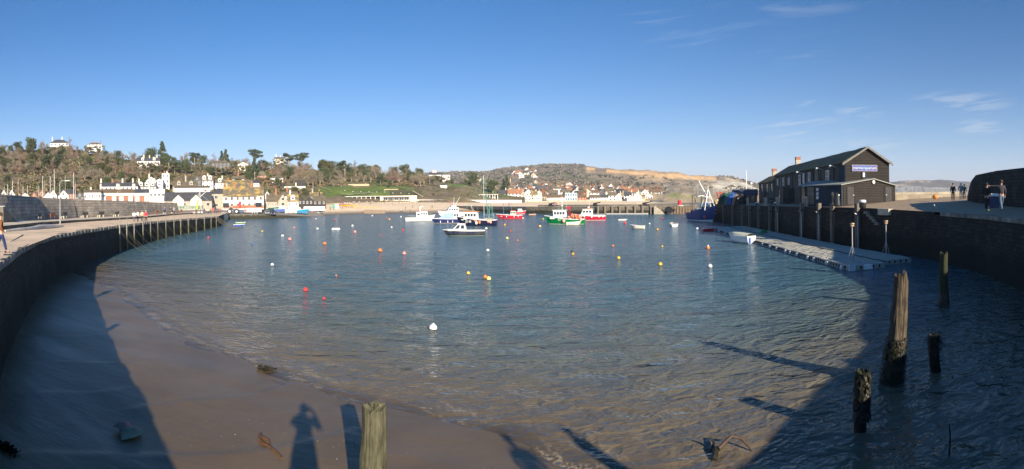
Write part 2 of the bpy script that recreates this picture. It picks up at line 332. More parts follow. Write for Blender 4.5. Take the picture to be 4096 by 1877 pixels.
# quay behind the camera and to the left of it, and the quay end near the slipway
V = []
mbq = MB(); mbq.prism([(-10,4.6),(-6.3,1.6),(-3,-1),(0,-.8),(4,-1.1),(9,-6),(9,-14),(-14,-14),(-40,6),(-46,20),(-31,22.5),(-21.2,13.9),(-15.1,8.9)], 1, 3.5); mbq.build('quay_core', M_conc, kind='structure')
mbq = MB(); mbq.add([(-9.5,5.0,3.77),(-5.9,2.2,3.87),(-2.7,-.5,3.95),(0,-.35,3.99),(4,-.65,3.99),(8.6,0,4.09),(9,-14,4.0),(-6,-14,3.9),(-20,-8,3.75),(-33,11,3.6)], [(0,9,8,7,6,5,4,3,2,1)]); mbq.build('quay_near_paving', M_conc, kind='structure', fix=False)
mbq = MB(); mbq.prism([(-68,106.9),(-59.9,85),(-78.4,101),(-86.5,122.6),(-110,170),(-97,159.5)], -1.5, 2.48); mbq.build('quay_end', M_conc, kind='structure')
wallstrip('quay_end_wall', [(-97.2,159.5,2.47),(-67.9,107,2.48)], -1.6, 2.4, M_quaywall, rough=.05)
# right quay deck (cobbles)
M_cob = mat('cobbled_quay', (.60,.45,.28), .8, .35, 1.6, bump=.16, bscale=3.2, col2=(.36,.27,.18))
EB = EDGE[14:]+EDGE_R
inner = [(4,-14,4.0),(12,-12,4.1),(20,-8,4.3),(32,-2,4.5),(47,10,4.9),(51,22,5.15),(53,32,5.3),(54,42,5.35),(54,50,5.3),(60,62,4.9),(68,80,4.6),(74,96,4.4),(78,115,4.3),(74,132,4.2),(56,132,4.1)]
def resample(L_, n):
    L_ = [Vector(p) for p in L_]; ds = [0]
    for i in range(1, len(L_)): ds.append(ds[-1]+(L_[i]-L_[i-1]).length)
    return [(lambda t: next(L_[i].lerp(L_[i+1], (t-ds[i])/max(1e-6, ds[i+1]-ds[i])) for i in range(len(L_)-1) if t <= ds[i+1]+1e-6))(ds[-1]*k/(n-1)*.99999) for k in range(n)]
A_ = resample([(p[0]+.1, p[1]-.0, p[2]-.004) for p in EB], 110); B_ = resample(inner, 110); V = []
for p, q in zip(A_, B_):
    for k in range(25):
        t = k/24; v = p.lerp(q, t); V.append((v.x, v.y, v.z + (noise.noise(Vector((v.x*.35, v.y*.35, 0)))*.06 if 0 < k < 24 else 0)))
npmesh('cobbled_quay', V, gridfaces(110, 25), M_cob, kind='structure', smooth=True)
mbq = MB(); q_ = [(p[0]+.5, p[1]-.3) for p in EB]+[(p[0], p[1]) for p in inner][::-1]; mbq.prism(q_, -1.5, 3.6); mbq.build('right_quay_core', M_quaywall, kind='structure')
# ---- shoreline, sand and water
SHP = [(215,694),(300,742),(370,792),(430,838),(520,882),(600,908),(740,968),(850,1006),(1000,1042),(1150,1082),(1240,1096),(1330,1134),(1420,1176)]
SH = [tuple(P2(x, y))[:2] for x, y in SHP]
LANDP = [(-60,27),(-34,29)]+SH+[(2.4,9.6),(4.5,7.5),(8,3),(9,-3),(-60,-3)]
def seg_sdf(X, Y, line):
    d = np.full(X.shape, 1e9)
    for (x0, y0), (x1, y1) in zip(line[:-1], line[1:]):
        dx, dy = x1-x0, y1-y0; t = np.clip(((X-x0)*dx+(Y-y0)*dy)/(dx*dx+dy*dy), 0, 1); d = np.minimum(d, np.hypot(X-x0-t*dx, Y-y0-t*dy))
    return d
def inside(X, Y, poly):
    r = np.zeros(X.shape, bool); n = len(poly)
    for i in range(n):
        x0, y0 = poly[i]; x1, y1 = poly[(i+1) % n]
        if y0 == y1: continue
        c = ((y0 > Y) != (y1 > Y)) & (X < (x1-x0)*(Y-y0)/(y1-y0)+x0); r ^= c
    return r
def shore_dist(X, Y):
    d = seg_sdf(X, Y, LANDP[:-2]); return np.where(inside(X, Y, LANDP), -d, d)      # negative on land
gx = np.linspace(-42, 34, 560); gy = np.linspace(-1, 62, 480); GX, GY = np.meshgrid(gx, gy, indexing='ij'); X, Y = GX.ravel(), GY.ravel()
sdv = shore_dist(X, Y)
n1 = fbm(X, Y, .12, 3, 3.); n2 = fbm(X*.3+Y*.9, Y*.25-X*.1, 1.0, 3, 9.)
z = np.where(sdv < 0, -sdv*.028, -sdv*.03) ; z = np.maximum(z, -1.4) + n1*.035*np.clip(np.abs(sdv)/2, 0, 1) + n2*.016
# drainage channels with soft steps, as the ebbing water left them
for (x0, y0, x1, y1, dp) in [(330,1040,740,968,.05),(60,1165,900,1085,.04),(20,925,420,905,.035),(30,860,260,846,.03),(60,1010,330,985,.025)]:
    a = P2(x0, y0); b = P2(x1, y1); dx, dy = b.x-a.x, b.y-a.y; L2 = dx*dx+dy*dy; t = ((X-a.x)*dx+(Y-a.y)*dy)/L2; nd = ((X-a.x)*dy-(Y-a.y)*dx)/math.sqrt(L2)+np.sin(t*7)*.12
    z += dp*np.clip((t+.1)*6, 0, 1)*np.clip((1.1-t)*6, 0, 1)*np.exp(-np.maximum(nd, 0)*1.2)*(1/(1+np.exp(-np.clip(nd*45,-60,60))))
m = bpy.data.materials.new('wet_sand'); m.use_nodes = True; n = m.node_tree.nodes; L = m.node_tree.links; b = n['Principled BSDF']
g = n.new('ShaderNodeNewGeometry'); zz = n.new('ShaderNodeTexNoise'); zz.inputs['Scale'].default_value = .35; zz.inputs['Detail'].default_value = 7; zz.inputs['Distortion'].default_value = .6; L.new(g.outputs['Position'], zz.inputs['Vector'])
cr = n.new('ShaderNodeValToRGB'); cr.color_ramp.elements[0].position = .3; cr.color_ramp.elements[0].color = (.115,.08,.040,1); cr.color_ramp.elements[1].position = .7; cr.color_ramp.elements[1].color = (.165,.116,.062,1); L.new(zz.outputs[0], cr.inputs[0]); L.new(cr.outputs[0], b.inputs['Base Color'])
mr = n.new('ShaderNodeMapRange'); mr.inputs[1].default_value = .35; mr.inputs[2].default_value = .65; mr.inputs[3].default_value = .30; mr.inputs[4].default_value = .42
mp = n.new('ShaderNodeMapping'); mp.inputs['Scale'].default_value = (.12, .55, 1); mp.inputs['Rotation'].default_value = (0,0,.2); L.new(g.outputs['Position'], mp.inputs[0]); z5 = n.new('ShaderNodeTexNoise'); z5.inputs['Scale'].default_value = 1.2; z5.inputs['Detail'].default_value = 4; L.new(mp.outputs[0], z5.inputs['Vector']); L.new(z5.outputs[0], mr.inputs[0]); L.new(mr.outputs[0], b.inputs['Roughness'])
b.inputs['Specular IOR Level'].default_value = .28
z2 = n.new('ShaderNodeTexNoise'); z2.inputs['Scale'].default_value = 3.2; z2.inputs['Detail'].default_value = 8; z2.inputs['Roughness'].default_value = .6; mp2 = n.new('ShaderNodeMapping'); mp2.inputs['Scale'].default_value = (.5, 1.4, 1); L.new(g.outputs['Position'], mp2.inputs[0]); L.new(mp2.outputs[0], z2.inputs['Vector'])
bp = n.new('ShaderNodeBump'); bp.inputs['Distance'].default_value = .018; L.new(z2.outputs[0], bp.inputs['Height']); L.new(bp.outputs[0], b.inputs['Normal'])
SZ = z
npmesh('sand', np.stack([X, Y, z], 1), gridfaces(560, 480), m, smooth=True, kind='structure')
# water: opaque and green-grey offshore, clearing to the sand over the last few metres
azs = np.linspace(-1.9, 1.75, 330); rr = np.exp(np.linspace(math.log(4.0), math.log(12000), 420)); A2, R2 = np.meshgrid(azs, rr, indexing='ij'); X = (R2*np.sin(A2)).ravel(); Y = (R2*np.cos(A2)).ravel()
dep = shore_dist(X, Y)
rip = fbm(X, Y, .35, 3, 5.)*.9
dep = dep + rip*.22
col = np.stack([np.minimum(np.clip(dep/15., 0, 1)**.75, np.clip((Y-6)/23+rip*.05, .12, 1)), np.clip(dep, 0, 1), np.clip(sum(k_*np.exp(-((dep+o_*rip-d_)/.07)**2) for d_, k_, o_ in ((.16,1.,0),(.5,.8,.5),(.95,.6,-.4),(1.5,.45,.6),(2.2,.3,-.5)))*np.clip(rip*1.8+.6, 0, 1), 0, 1)], 1)
fall = np.exp(-np.hypot(X, Y)/45)
Z = np.zeros(len(X))
near = np.hypot(X, Y) < 70
for (kx, ky, A, ph) in [(1.1,2.6,.012,0),(-.7,3.1,.011,2),(2.1,1.9,.009,1),(.3,4.4,.007,4),(-2.6,3.0,.006,5)]:
    Z += A*np.sin(kx*X+ky*Y+ph+1.4*rip)
Z = Z*np.clip(dep/2.5, 0, 1)*fall*near
m = bpy.data.materials.new('harbour_water'); m.use_nodes = True; n = m.node_tree.nodes; L = m.node_tree.links; n.clear()
out = n.new('ShaderNodeOutputMaterial'); at = n.new('ShaderNodeAttribute'); at.attribute_name = 'col'; se = n.new('ShaderNodeSeparateColor'); L.new(at.outputs['Color'], se.inputs[0])
geo = n.new('ShaderNodeNewGeometry')
cr = n.new('ShaderNodeValToRGB'); e = cr.color_ramp.elements; e[0].position = 0; e[0].color = (.155,.118,.078,1); e[1].position = 1; e[1].color = (.068,.15,.185,1); k = e.new(.3); k.color = (.145,.125,.088,1); k = e.new(.62); k.color = (.105,.14,.13,1)
nz = n.new('ShaderNodeTexNoise'); nz.inputs['Scale'].default_value = .16; nz.inputs['Detail'].default_value = 5; nz.inputs['Distortion'].default_value = .5; L.new(geo.outputs['Position'], nz.inputs['Vector'])
mm = n.new('ShaderNodeMath'); mm.operation = 'MULTIPLY_ADD'; L.new(nz.outputs[0], mm.inputs[0]); mm.inputs[1].default_value = .35; ms_ = n.new('ShaderNodeMath'); ms_.operation = 'SUBTRACT'; L.new(se.outputs[0], ms_.inputs[0]); ms_.inputs[1].default_value = .17; L.new(ms_.outputs[0], mm.inputs[2]); L.new(mm.outputs[0], cr.inputs[0])
df = n.new('ShaderNodeBsdfDiffuse'); L.new(cr.outputs[0], df.inputs[0]); tr = n.new('ShaderNodeBsdfTransparent'); tr.inputs[0].default_value = (.93,.9,.84,1)
op = n.new('ShaderNodeMapRange'); op.inputs[1].default_value = 0; op.inputs[2].default_value = 1; op.inputs[3].default_value = .5; op.inputs[4].default_value = .93; L.new(se.outputs[1], op.inputs[0])
m1 = n.new('ShaderNodeMixShader'); L.new(op.outputs[0], m1.inputs[0]); L.new(tr.outputs[0], m1.inputs[1]); L.new(df.outputs[0], m1.inputs[2])
def wave(sc, st, rot, det, rough, dist=0., typ=None):
    mp = n.new('ShaderNodeMapping'); mp.inputs['Scale'].default_value = st; mp.inputs['Rotation'].default_value = (0, 0, rot); L.new(geo.outputs['Position'], mp.inputs[0])
    q = n.new('ShaderNodeTexNoise'); q.inputs['Scale'].default_value = sc; q.inputs['Detail'].default_value = det; q.inputs['Roughness'].default_value = rough; q.inputs['Distortion'].default_value = dist
    L.new(mp.outputs[0], q.inputs['Vector']); return q.outputs[0]
wa = wave(1.15, (.85, 1.25, 1), .12, 3, .5, .35); wb = wave(3.1, (.8, 1.25, 1), -.15, 2, .5, .4); wc = wave(9, (.8, 1.2, 1), .5, 2, .5); wd_ = wave(.34, (.7, 1.5, 1), .1, 3, .55, .6)
def fold(s, p):      # sharp crests, broad troughs
    a = n.new('ShaderNodeMath'); a.operation = 'SUBTRACT'; L.new(s, a.inputs[0]); a.inputs[1].default_value = .5; b_ = n.new('ShaderNodeMath'); b_.operation = 'ABSOLUTE'; L.new(a.outputs[0], b_.inputs[0])
    c = n.new('ShaderNodeMath'); c.operation = 'MULTIPLY'; L.new(b_.outputs[0], c.inputs[0]); c.inputs[1].default_value = -p; return c.outputs[0]
def wadd(a, b_, k):
    q = n.new('ShaderNodeMath'); q.operation = 'MULTIPLY_ADD'; L.new(b_, q.inputs[0]); q.inputs[1].default_value = k; L.new(a, q.inputs[2]); return q.outputs[0]
hgt = wadd(wadd(wadd(wadd(fold(wa, 1.5), wb, .36), wc, .08), wa, .5), wd_, 2.0)
dm = n.new('ShaderNodeMapRange'); dm.inputs[1].default_value = 0; dm.inputs[2].default_value = .45; dm.inputs[3].default_value = .3; dm.inputs[4].default_value = 1; L.new(se.outputs[0], dm.inputs[0])
hm = n.new('ShaderNodeMath'); hm.operation = 'MULTIPLY'; L.new(hgt, hm.inputs[0]); L.new(dm.outputs[0], hm.inputs[1])
bp = n.new('ShaderNodeBump'); bp.inputs['Distance'].default_value = .25; bp.inputs['Strength'].default_value = 1; L.new(hm.outputs[0], bp.inputs['Height'])
gl = n.new('ShaderNodeBsdfGlossy'); gl.inputs['Roughness'].default_value = .12; L.new(bp.outputs[0], gl.inputs['Normal']); L.new(bp.outputs[0], df.inputs['Normal'])
fr = n.new('ShaderNodeFresnel'); fr.inputs[0].default_value = 1.34; L.new(bp.outputs[0], fr.inputs['Normal'])
m2 = n.new('ShaderNodeMixShader'); L.new(fr.outputs[0], m2.inputs[0]); L.new(m1.outputs[0], m2.inputs[1]); L.new(gl.outputs[0], m2.inputs[2])
fo = n.new('ShaderNodeBsdfDiffuse'); fo.inputs[0].default_value = (.50,.41,.28,1); fm = n.new('ShaderNodeMath'); fm.operation = 'MULTIPLY'; L.new(se.outputs[2], fm.inputs[0])
fz = wave(9, (1, 1, 1), 0, 5, .7); fr2 = n.new('ShaderNodeMapRange'); fr2.inputs[1].default_value = .45; fr2.inputs[2].default_value = .6; L.new(fz, fr2.inputs[0]); L.new(fr2.outputs[0], fm.inputs[1]); fm2 = n.new('ShaderNodeMath'); fm2.operation = 'MULTIPLY'; L.new(fm.outputs[0], fm2.inputs[0]); fm2.inputs[1].default_value = .95
m3 = n.new('ShaderNodeMixShader'); L.new(fm2.outputs[0], m3.inputs[0]); L.new(m2.outputs[0], m3.inputs[1]); L.new(fo.outputs[0], m3.inputs[2]); L.new(m3.outputs[0], out.inputs[0])
keep = np.ones(len(X), bool)
npmesh('water', np.stack([X, Y, Z], 1), gridfaces(330, 420)[:, ::-1], m, cols=col, smooth=True, kind='structure')
# ---- land
def terrain(name, cols, m, colour, step=8, sub=8, amp=0., nsc=.02, seed=1., **tags):
    xs0 = np.array([c[0] for c in cols], float); k = len(cols[0][1]); D = np.array([[p[0] for p in c[1]] for c in cols], float); Zt = np.array([[p[1] for p in c[1]] for c in cols], float)
    xs = np.arange(xs0[0], xs0[-1]+.1, step); V = []; PX = []
    for x in xs:
        d = [np.interp(x, xs0, D[:, j]) for j in range(k)]; zt = [np.interp(x, xs0, Zt[:, j]) for j in range(k)]
        for j in range(k-1):
            for s in range(sub if j < k-2 else sub+1):
                t = s/sub; dd = d[j]*(1-t)+d[j+1]*t; z_ = zt[j]*(1-t)+zt[j+1]*t; p = XD(x, dd, z_); V.append((p.x, p.y, p.z)); PX.append((x, (j+t)))
    V = np.array(V); PX = np.array(PX); rows = sub*(k-1)+1
    if amp:
        f = fbm(V[:, 0], V[:, 1], nsc, 5, seed); env = np.clip(PX[:, 1], 0, 1)*np.clip((k-1)-PX[:, 1], 0, 1) if amp > 0 else 1; V[:, 2] += f*amp*env
    hor = YC - np.sin((PX[:, 0]-2048)/F)*29; dist = np.hypot(V[:, 0], V[:, 1]); PY = hor-(V[:, 2]-EYE)/dist*F
    cc = colour(PX[:, 0], PY, PX[:, 1], V)
    return npmesh(name, V, gridfaces(len(xs), rows)[:, ::-1], m, cols=cc, smooth=True, kind='structure', **tags), (xs0, D, Zt)
def zy(x, y, D): return PD(x, y, D).z
ONE = lambda c: np.tile(np.array(c, float), (1, 1))
def base_col(x, y, t, V):
    sand = np.array((.88,.70,.47)); wet = np.array((.26,.2,.14)); grey = np.array((.30,.27,.22)); shing = np.array((.5,.42,.31))
    c = np.tile(sand, (len(x), 1)); f = np.clip((1.5-V[:, 2])/1.1, 0, 1)[:, None]; c = c*(1-f)+wet*f
    g = (x < 1290)[:, None]; c = np.where(g, grey, c); g = (x > 2630)[:, None]; c = np.where(g, shing*.8, c); return c
LAND = [(-700,[(60,2.4),(100,2.9),(150,3),(250,3.2),(300,4)]),(20,[(66,2.4),(100,2.9),(150,3),(250,3.2),(300,4)]),(295,[(92,2.4),(120,2.8),(160,3),(250,3.2),(300,4)]),(500,[(109,2.3),(140,2.6),(170,2.8),(250,3.2),(300,4)]),
        (700,[(144,2.3),(165,2.5),(200,2.7),(250,3.2),(300,5)]),(860,[(158,2.3),(170,2.5),(200,2.65),(250,3),(300,5)]),(912,[(175,2.2),(188,2.3),(210,2.5),(250,3),(300,5)]),(916,[(186,1.6),(192,1.8),(215,2.4),(255,3),(300,5)]),
        (1050,[(187,1.5),(195,1.6),(220,2.4),(255,3),(300,5)]),(1150,[(192,.9),(200,1.1),(225,2.3),(260,3),(310,5)]),(1232,[(200,-.2),(210,.5),(235,2.1),(270,3.2),(330,5)]),
        (1304,[(226,-.3),(240,1.),(262,2.5),(300,3.9),(345,5)]),(1505,[(246,-.3),(258,1.2),(280,2.8),(310,4.),(350,5)]),(1700,[(233,-.3),(250,1.1),(280,2.8),(330,4.2),(375,5)]),(1850,[(235,-.3),(260,1.3),(300,3),(380,4.2),(445,5)]),
        (2000,[(236,-.3),(262,1),(300,2.3),(430,3.3),(490,4.2)]),(2300,[(240,-.3),(270,1),(320,2.2),(490,3.1),(545,3.8)]),(2550,[(300,-.3),(330,1),(400,2),(560,3),(600,3.6)]),(2640,[(440,-.4),(450,.3),(500,1.2),(560,3.2),(600,3.6)]),
        (2760,[(540,-.5),(560,.3),(600,1.5),(650,3),(700,3.4)]),(2850,[(600,-.5),(620,.3),(680,1.5),(760,2.3),(900,3)]),(3000,[(900,-.5),(920,.3),(960,1.),(1000,1.5),(1150,2.5)]),(3200,[(1200,-1),(1250,-.5),(1300,0),(1350,.3),(1400,.5)])]
land_o, LT = terrain('beach_and_foreshore', LAND, attrmat('shore_ground', scale=.3, var=.22, bump=.15, fine=1.2), base_col, step=8, sub=5)
LHp = [(-700,[(250,800),(300,740),(350,690),(410,640),(470,600)]),(0,[(250,795),(290,740),(340,690),(400,640),(460,605)]),(300,[(255,790),(290,745),(340,690),(400,640),(460,600)]),(500,[(260,785),(300,745),(350,700),(410,665),(460,640)]),
       (700,[(260,785),(300,750),(350,715),(410,680),(460,655)]),(900,[(265,790),(300,755),(350,722),(400,695),(460,664)]),(1100,[(268,795),(310,762),(350,735),(410,702),(470,675)]),(1260,[(310,798),(335,775),(375,748),(430,715),(485,682)]),
       (1400,[(350,793),(382,768),(420,743),(462,716),(512,690)]),(1600,[(355,793),(385,770),(422,745),(468,724),(520,703)]),(1700,[(365,793),(392,772),(430,748),(475,731),(530,718)]),(1850,[(385,793),(412,775),(440,758),(490,745),(540,736)]),
       (1980,[(425,793),(440,784),(470,774),(500,767),(560,762)]),(2100,[(445,796),(460,793),(480,792),(520,790),(560,790)])]
LH = [(x, [(r[0][0]-22, 2.)]+[(D, zy(x, y, D)) for D, y in r]+[(r[-1][0]+120, zy(x, r[-1][1], r[-1][0])-18)]) for x, r in LHp]
def blend(c, mask, col): mask = np.clip(mask, 0, 1)[:, None]; return c*(1-mask)+np.array(col)*mask
def lh_col(x, y, t, V):
    t = t-1
    c = np.tile(np.array((.19,.15,.10)), (len(x), 1)); nz_ = fbm(V[:, 0], V[:, 1], .03, 4, 2.)
    c = blend(c, nz_*1.5, (.07,.085,.03)); lawn = np.array((.135,.185,.045))
    c = blend(c, ((x > 1265)*(x < 1660)*(t > .15)*(t < 1.95)).astype(float)*np.clip((x-1265-(1.95-t)*-20)/15, 0, 1), lawn)
    c = blend(c, ((x > 1560)*(x < 1700)*(t > .1)*(t < 1.6)*((y > 748+ (x-1600)*.25))).astype(float)*.8, (.1,.085,.05))
    c = blend(c, np.exp(-((x-1830)/45.)**2-((t-3.)/.5)**2)*1.3, (.13,.2,.05)); c = blend(c, np.exp(-((x-1990)/70.)**2-((t-1.8)/1.2)**2)*1.3, (.12,.17,.05))
    c = blend(c, ((x > 1690)*(x < 1960)*(t < 1.9)).astype(float)*.85*np.clip(nz_*1.5+.5, 0, 1), (.2,.17,.08)); c = blend(c, np.exp(-((x-1540)/55.)**2-((t-2.3)/.35)**2), (.13,.2,.05))
    c = blend(c, ((x > 1130)*(x < 1265)*(t > .2)*(t < 1.9)).astype(float)*.7, (.12,.13,.06)); return c
hillL, HT = terrain('wooded_hill', LH, attrmat('hill_ground', scale=.12, var=.4, bump=.5, fine=.5), lh_col, step=8, sub=8, amp=2., nsc=.03)
def zL(x, D):      # height of the left hill or foreshore at a picture column and distance
    for T in (HT, LT):
        d = [np.interp(x, T[0], T[1][:, j]) for j in range(T[1].shape[1])]; z_ = [np.interp(x, T[0], T[2][:, j]) for j in range(T[1].shape[1])]
        if D >= d[0] or T is LT: return float(np.interp(D, d, z_))
TD = (540,700,900,1150,1450,1800)
THp = [(1560,(797,788,775,757,735,706)),(1750,(797,780,765,748,722,694)),(1850,(797,782,765,745,718,692)),(1950,(797,780,760,738,712,692)),(2000,(796,778,757,732,704,680)),(2100,(795,775,752,724,695,668)),(2200,(794,772,748,720,690,662)),
       (2300,(793,770,745,716,688,661)),(2380,(793,770,744,718,692,669)),(2450,(792,770,745,720,696,676)),(2600,(791,772,750,728,704,685)),(2700,(791,775,756,736,712,692)),(2780,(794,782,766,745,722,700)),(2870,(806,794,778,757,731,704)),
       (2930,(806,801,788,767,740,710)),(2980,(806,801,797,780,752,724)),(3040,(806,801,797,790,767,744)),(3120,(806,801,797,793,784,762)),(3250,(806,801,797,793,790,782))]
TH = [(x, [(500, -4)]+[(D, max(zy(x, y, D), -3)) for D, y in zip(TD, r)]+[(2200, zy(x, r[-1], 1800)-30)]) for x, r in THp]
def th_col(x, y, t, V):
    c = np.tile(np.array((.24,.20,.145)), (len(x), 1)); a = fbm(V[:, 0], V[:, 1], .006, 5, 4.); b_ = fbm(V[:, 0]*.4+V[:, 1]*.2, V[:, 1], .02, 5, 8.)
    c = blend(c, a*1.3, (.085,.08,.055)); hor = YC - np.sin((x-2048)/F)*29
    crest = np.interp(x, [p[0] for p in THp], [p[1][-1] for p in THp])
    for fx, fy, rx, ry in ((2210,708,60,7),(2300,712,40,5),(2380,722,50,5),(2190,732,55,5),(2240,725,60,4),(2260,700,35,4),(2120,716,40,5),(2330,700,25,4)): c = blend(c, 1.6*(1-((x-fx)/rx)**2-((y-fy)/ry)**2), (.19,.19,.085) if fx % 3 else (.24,.2,.11))
    oc = (.80,.50,.23)
    c = blend(c, ((x > 2330)*(y > 690)).astype(float)*np.clip((x-2330)/200., 0, .75), (.34,.27,.18))
    s = np.exp(-((y-crest-11-b_*4)/(8+4*np.exp(-((x-2640)/90.)**2)))**2)*(x > 2345)*(x < 2870)*np.clip(1.6+b_*1.6-(((x-2405)/22.)**2 < 1)*1.5, 0, 1.3); c = blend(c, s, oc)
    s = np.exp(-((y-(712+(x-2450)*.045)-b_*5)/4.5)**2)*(x > 2330)*(x < 2780)*np.clip(.5+b_*3, 0, 1); c = blend(c, s, (.68,.48,.27))
    s = ((x > 2690)*(x < 2960)*(y > 715)*(y < 762)).astype(float)*np.clip(.15+b_*2.4+(x-2800)/200., 0, .9); c = blend(c, s, (.58,.46,.30))
    s = ((x > 2640)*(x < 2900)*(y > 735+(2900-x)*.03)*(y < 800)).astype(float)*np.clip(.35+b_*2, 0, .85); c = blend(c, s, (.36,.33,.28))
    s = ((x > 2850)*(x < 3250)*(y > 724+(x-2850)*.06)*(y < 762+np.clip((2950-x)*.1, -4, 9))).astype(float)*np.clip(.8+b_*1.4, 0, 1); c = blend(c, s, (.62,.58,.46))
    s = np.exp(-((x-2700)/28.)**2-((y-782)/7.)**2)*1.6; c = blend(c, s, (.2,.22,.09)); s = np.exp(-((x-2760)/45.)**2-((y-789)/5.)**2)*1.4; c = blend(c, s, (.22,.22,.11)); return c
hillT, TT = terrain('town_hill', TH, attrmat('town_hill_ground', scale=.03, var=.4, bump=4., fine=.05), th_col, step=5, sub=10, amp=9., nsc=.008, seed=3.)
def zT(x, D):
    T = TT; d = [np.interp(x, T[0], T[1][:, j]) for j in range(T[1].shape[1])]; z_ = [np.interp(x, T[0], T[2][:, j]) for j in range(T[1].shape[1])]; return float(np.interp(D, d, z_))
FD = (3300,3350,3420,3600,3800)
FCp = [(3250,(781,770,762,750,744)),(3450,(780,757,748,742,736)),(3540,(779,755,748,740,732)),(3580,(779,751,746,735,728)),(3606,(779,751,744,730,723)),(3686,(779,752,746,728,720)),(3730,(779,752,748,733,724)),(3800,(778,753,748,733,724)),(3873,(778,756,750,737,729)),(4000,(778,760,755,745,740)),(4400,(777,770,768,765,762))]
FC = [(x, [(D, max(zy(x, y, D), -3) if i else -4) for i, (D, y) in enumerate(zip(FD, r))]+[(4300, zy(x, r[-1], 3800)-60)]) for x, r in FCp]
def fc_col(x, y, t, V):
    b_ = fbm(x*1., t*6., .16, 5, 6.); a = fbm(x*1., t*30., .03, 5, 1.); c = np.tile(np.array((.13,.115,.09)), (len(x), 1)); c = blend(c, (t < 1.9)*np.clip(.75+b_*1.6, 0, 1), (.42,.40,.35)); c = blend(c, (t < .9)*np.clip(.35+b_*2.4, 0, .85), (.24,.235,.22))
    c = blend(c, np.exp(-((y-726)/5.)**2)*(x > 3600)*(x < 3730)*np.clip(.4+a*3, 0, 1), (.55,.38,.22)); c = blend(c, np.exp(-((x-3600)/30.)**2-((y-741)/4.)**2)*1.2, (.5,.38,.25)); return c
terrain('far_cliffs', FC, attrmat('cliff_ground', scale=.012, var=.3, bump=15., fine=.012), fc_col, step=4, sub=9, amp=10., nsc=.004, seed=6.)
# ================================================================== buildings
M_slate = mat('slate_roof', (.075,.078,.085), .6, .3, 1.2, bump=.02, bscale=6)
M_gtile = mat('grey_tile_roof', (.15,.135,.115), .85, .3, .8, col2=(.2,.16,.09))
M_btile = mat('brown_tile_roof', (.16,.10,.065), .85, .3, .8, col2=(.2,.15,.09))
M_otile = mat('orange_tile_roof', (.36,.17,.09), .8, .25, .8)
M_lichen = mat('lichened_stone_roof', (.17,.15,.12), .9, .2, .35, bump=.05, bscale=5, col2=(.50,.34,.08), lo=.43, hi=.61)
M_white = mat('white_render', (.80,.785,.74), .8, .05, .5); M_cream = mat('cream_render', (.72,.65,.50), .85, .08, .4); M_stonew = mat('pale_rubble_stone', (.42,.37,.29), .9, .25, 1.5, bump=.04, bscale=6)
M_brick = mat('red_brick', (.34,.155,.09), .85, .15, 3); M_dgrey = mat('dark_slate_hanging', (.10,.10,.105), .7, .2, 2); M_black = mat('black_boarding', (.035,.033,.032), .7, .3, 2); M_salmon = mat('salmon_render', (.62,.26,.17), .8, .06, 1)
M_pblue = mat('pale_blue_render', (.45,.58,.66), .8, .05, 1); M_tan = mat('tan_stone', (.50,.41,.27), .9, .12, 1); M_pane = mat('window_glass', (.03,.035,.045), .12, .3, .7, spec=.8); M_wood = mat('weathered_wood', (.2,.16,.12), .85, .25, 2)
M_flat = mat('flat_roof_felt', (.2,.19,.18), .9, .15, 1)
WM = {'w': M_white, 'c': M_cream, 's': M_stonew, 'b': M_brick, 'g': M_dgrey, 'k': M_black, 'p': M_salmon, 'l': M_pblue, 't': M_tan}
RM = {'s': M_slate, 'g': M_gtile, 'b': M_btile, 'o': M_otile, 'l': M_lichen, 'f': M_flat}
_wcache = {}
def window(parent, x, y, z, w_, h_, face='y', detail=True):
    """a window proud of the wall: white frame with a dark pane of its own"""
    key = (round(w_, 1), round(h_, 1), face, detail)
    if key not in _wcache:
        f = MB(); t = .09*max(1, w_/1.4)
        if detail:
            for sx in (-1, 1): f.box((sx*(w_/2-t/2), 0, 0), (t, .14, h_))
            for sz in (-1, 1): f.box((0, 0, sz*(h_/2-t/2)), (w_-2*t, .14, t))
            f.box((0, .01, 0), (t*.6, .1, h_-2*t)); fo = f.build('window', M_white); pn = MB().box((0, .02, 0), (w_-2*t, .05, h_-2*t)).build('pane', M_pane, fo)
        else: fo = MB().box((0, 0, 0), (w_, .12, h_)).build('window', M_pane)
        fo.parent = parent; fo.location = (x, y, z); fo.rotation_euler = (0, 0, 0 if face == 'y' else -PI/2 if face == '-x' else PI/2); _wcache[key] = fo; return fo
    fo = dup(_wcache[key], parent); fo.location = (x, y, z); fo.rotation_euler = (0, 0, 0 if face == 'y' else -PI/2 if face == '-x' else PI/2); return fo
_labels = {}
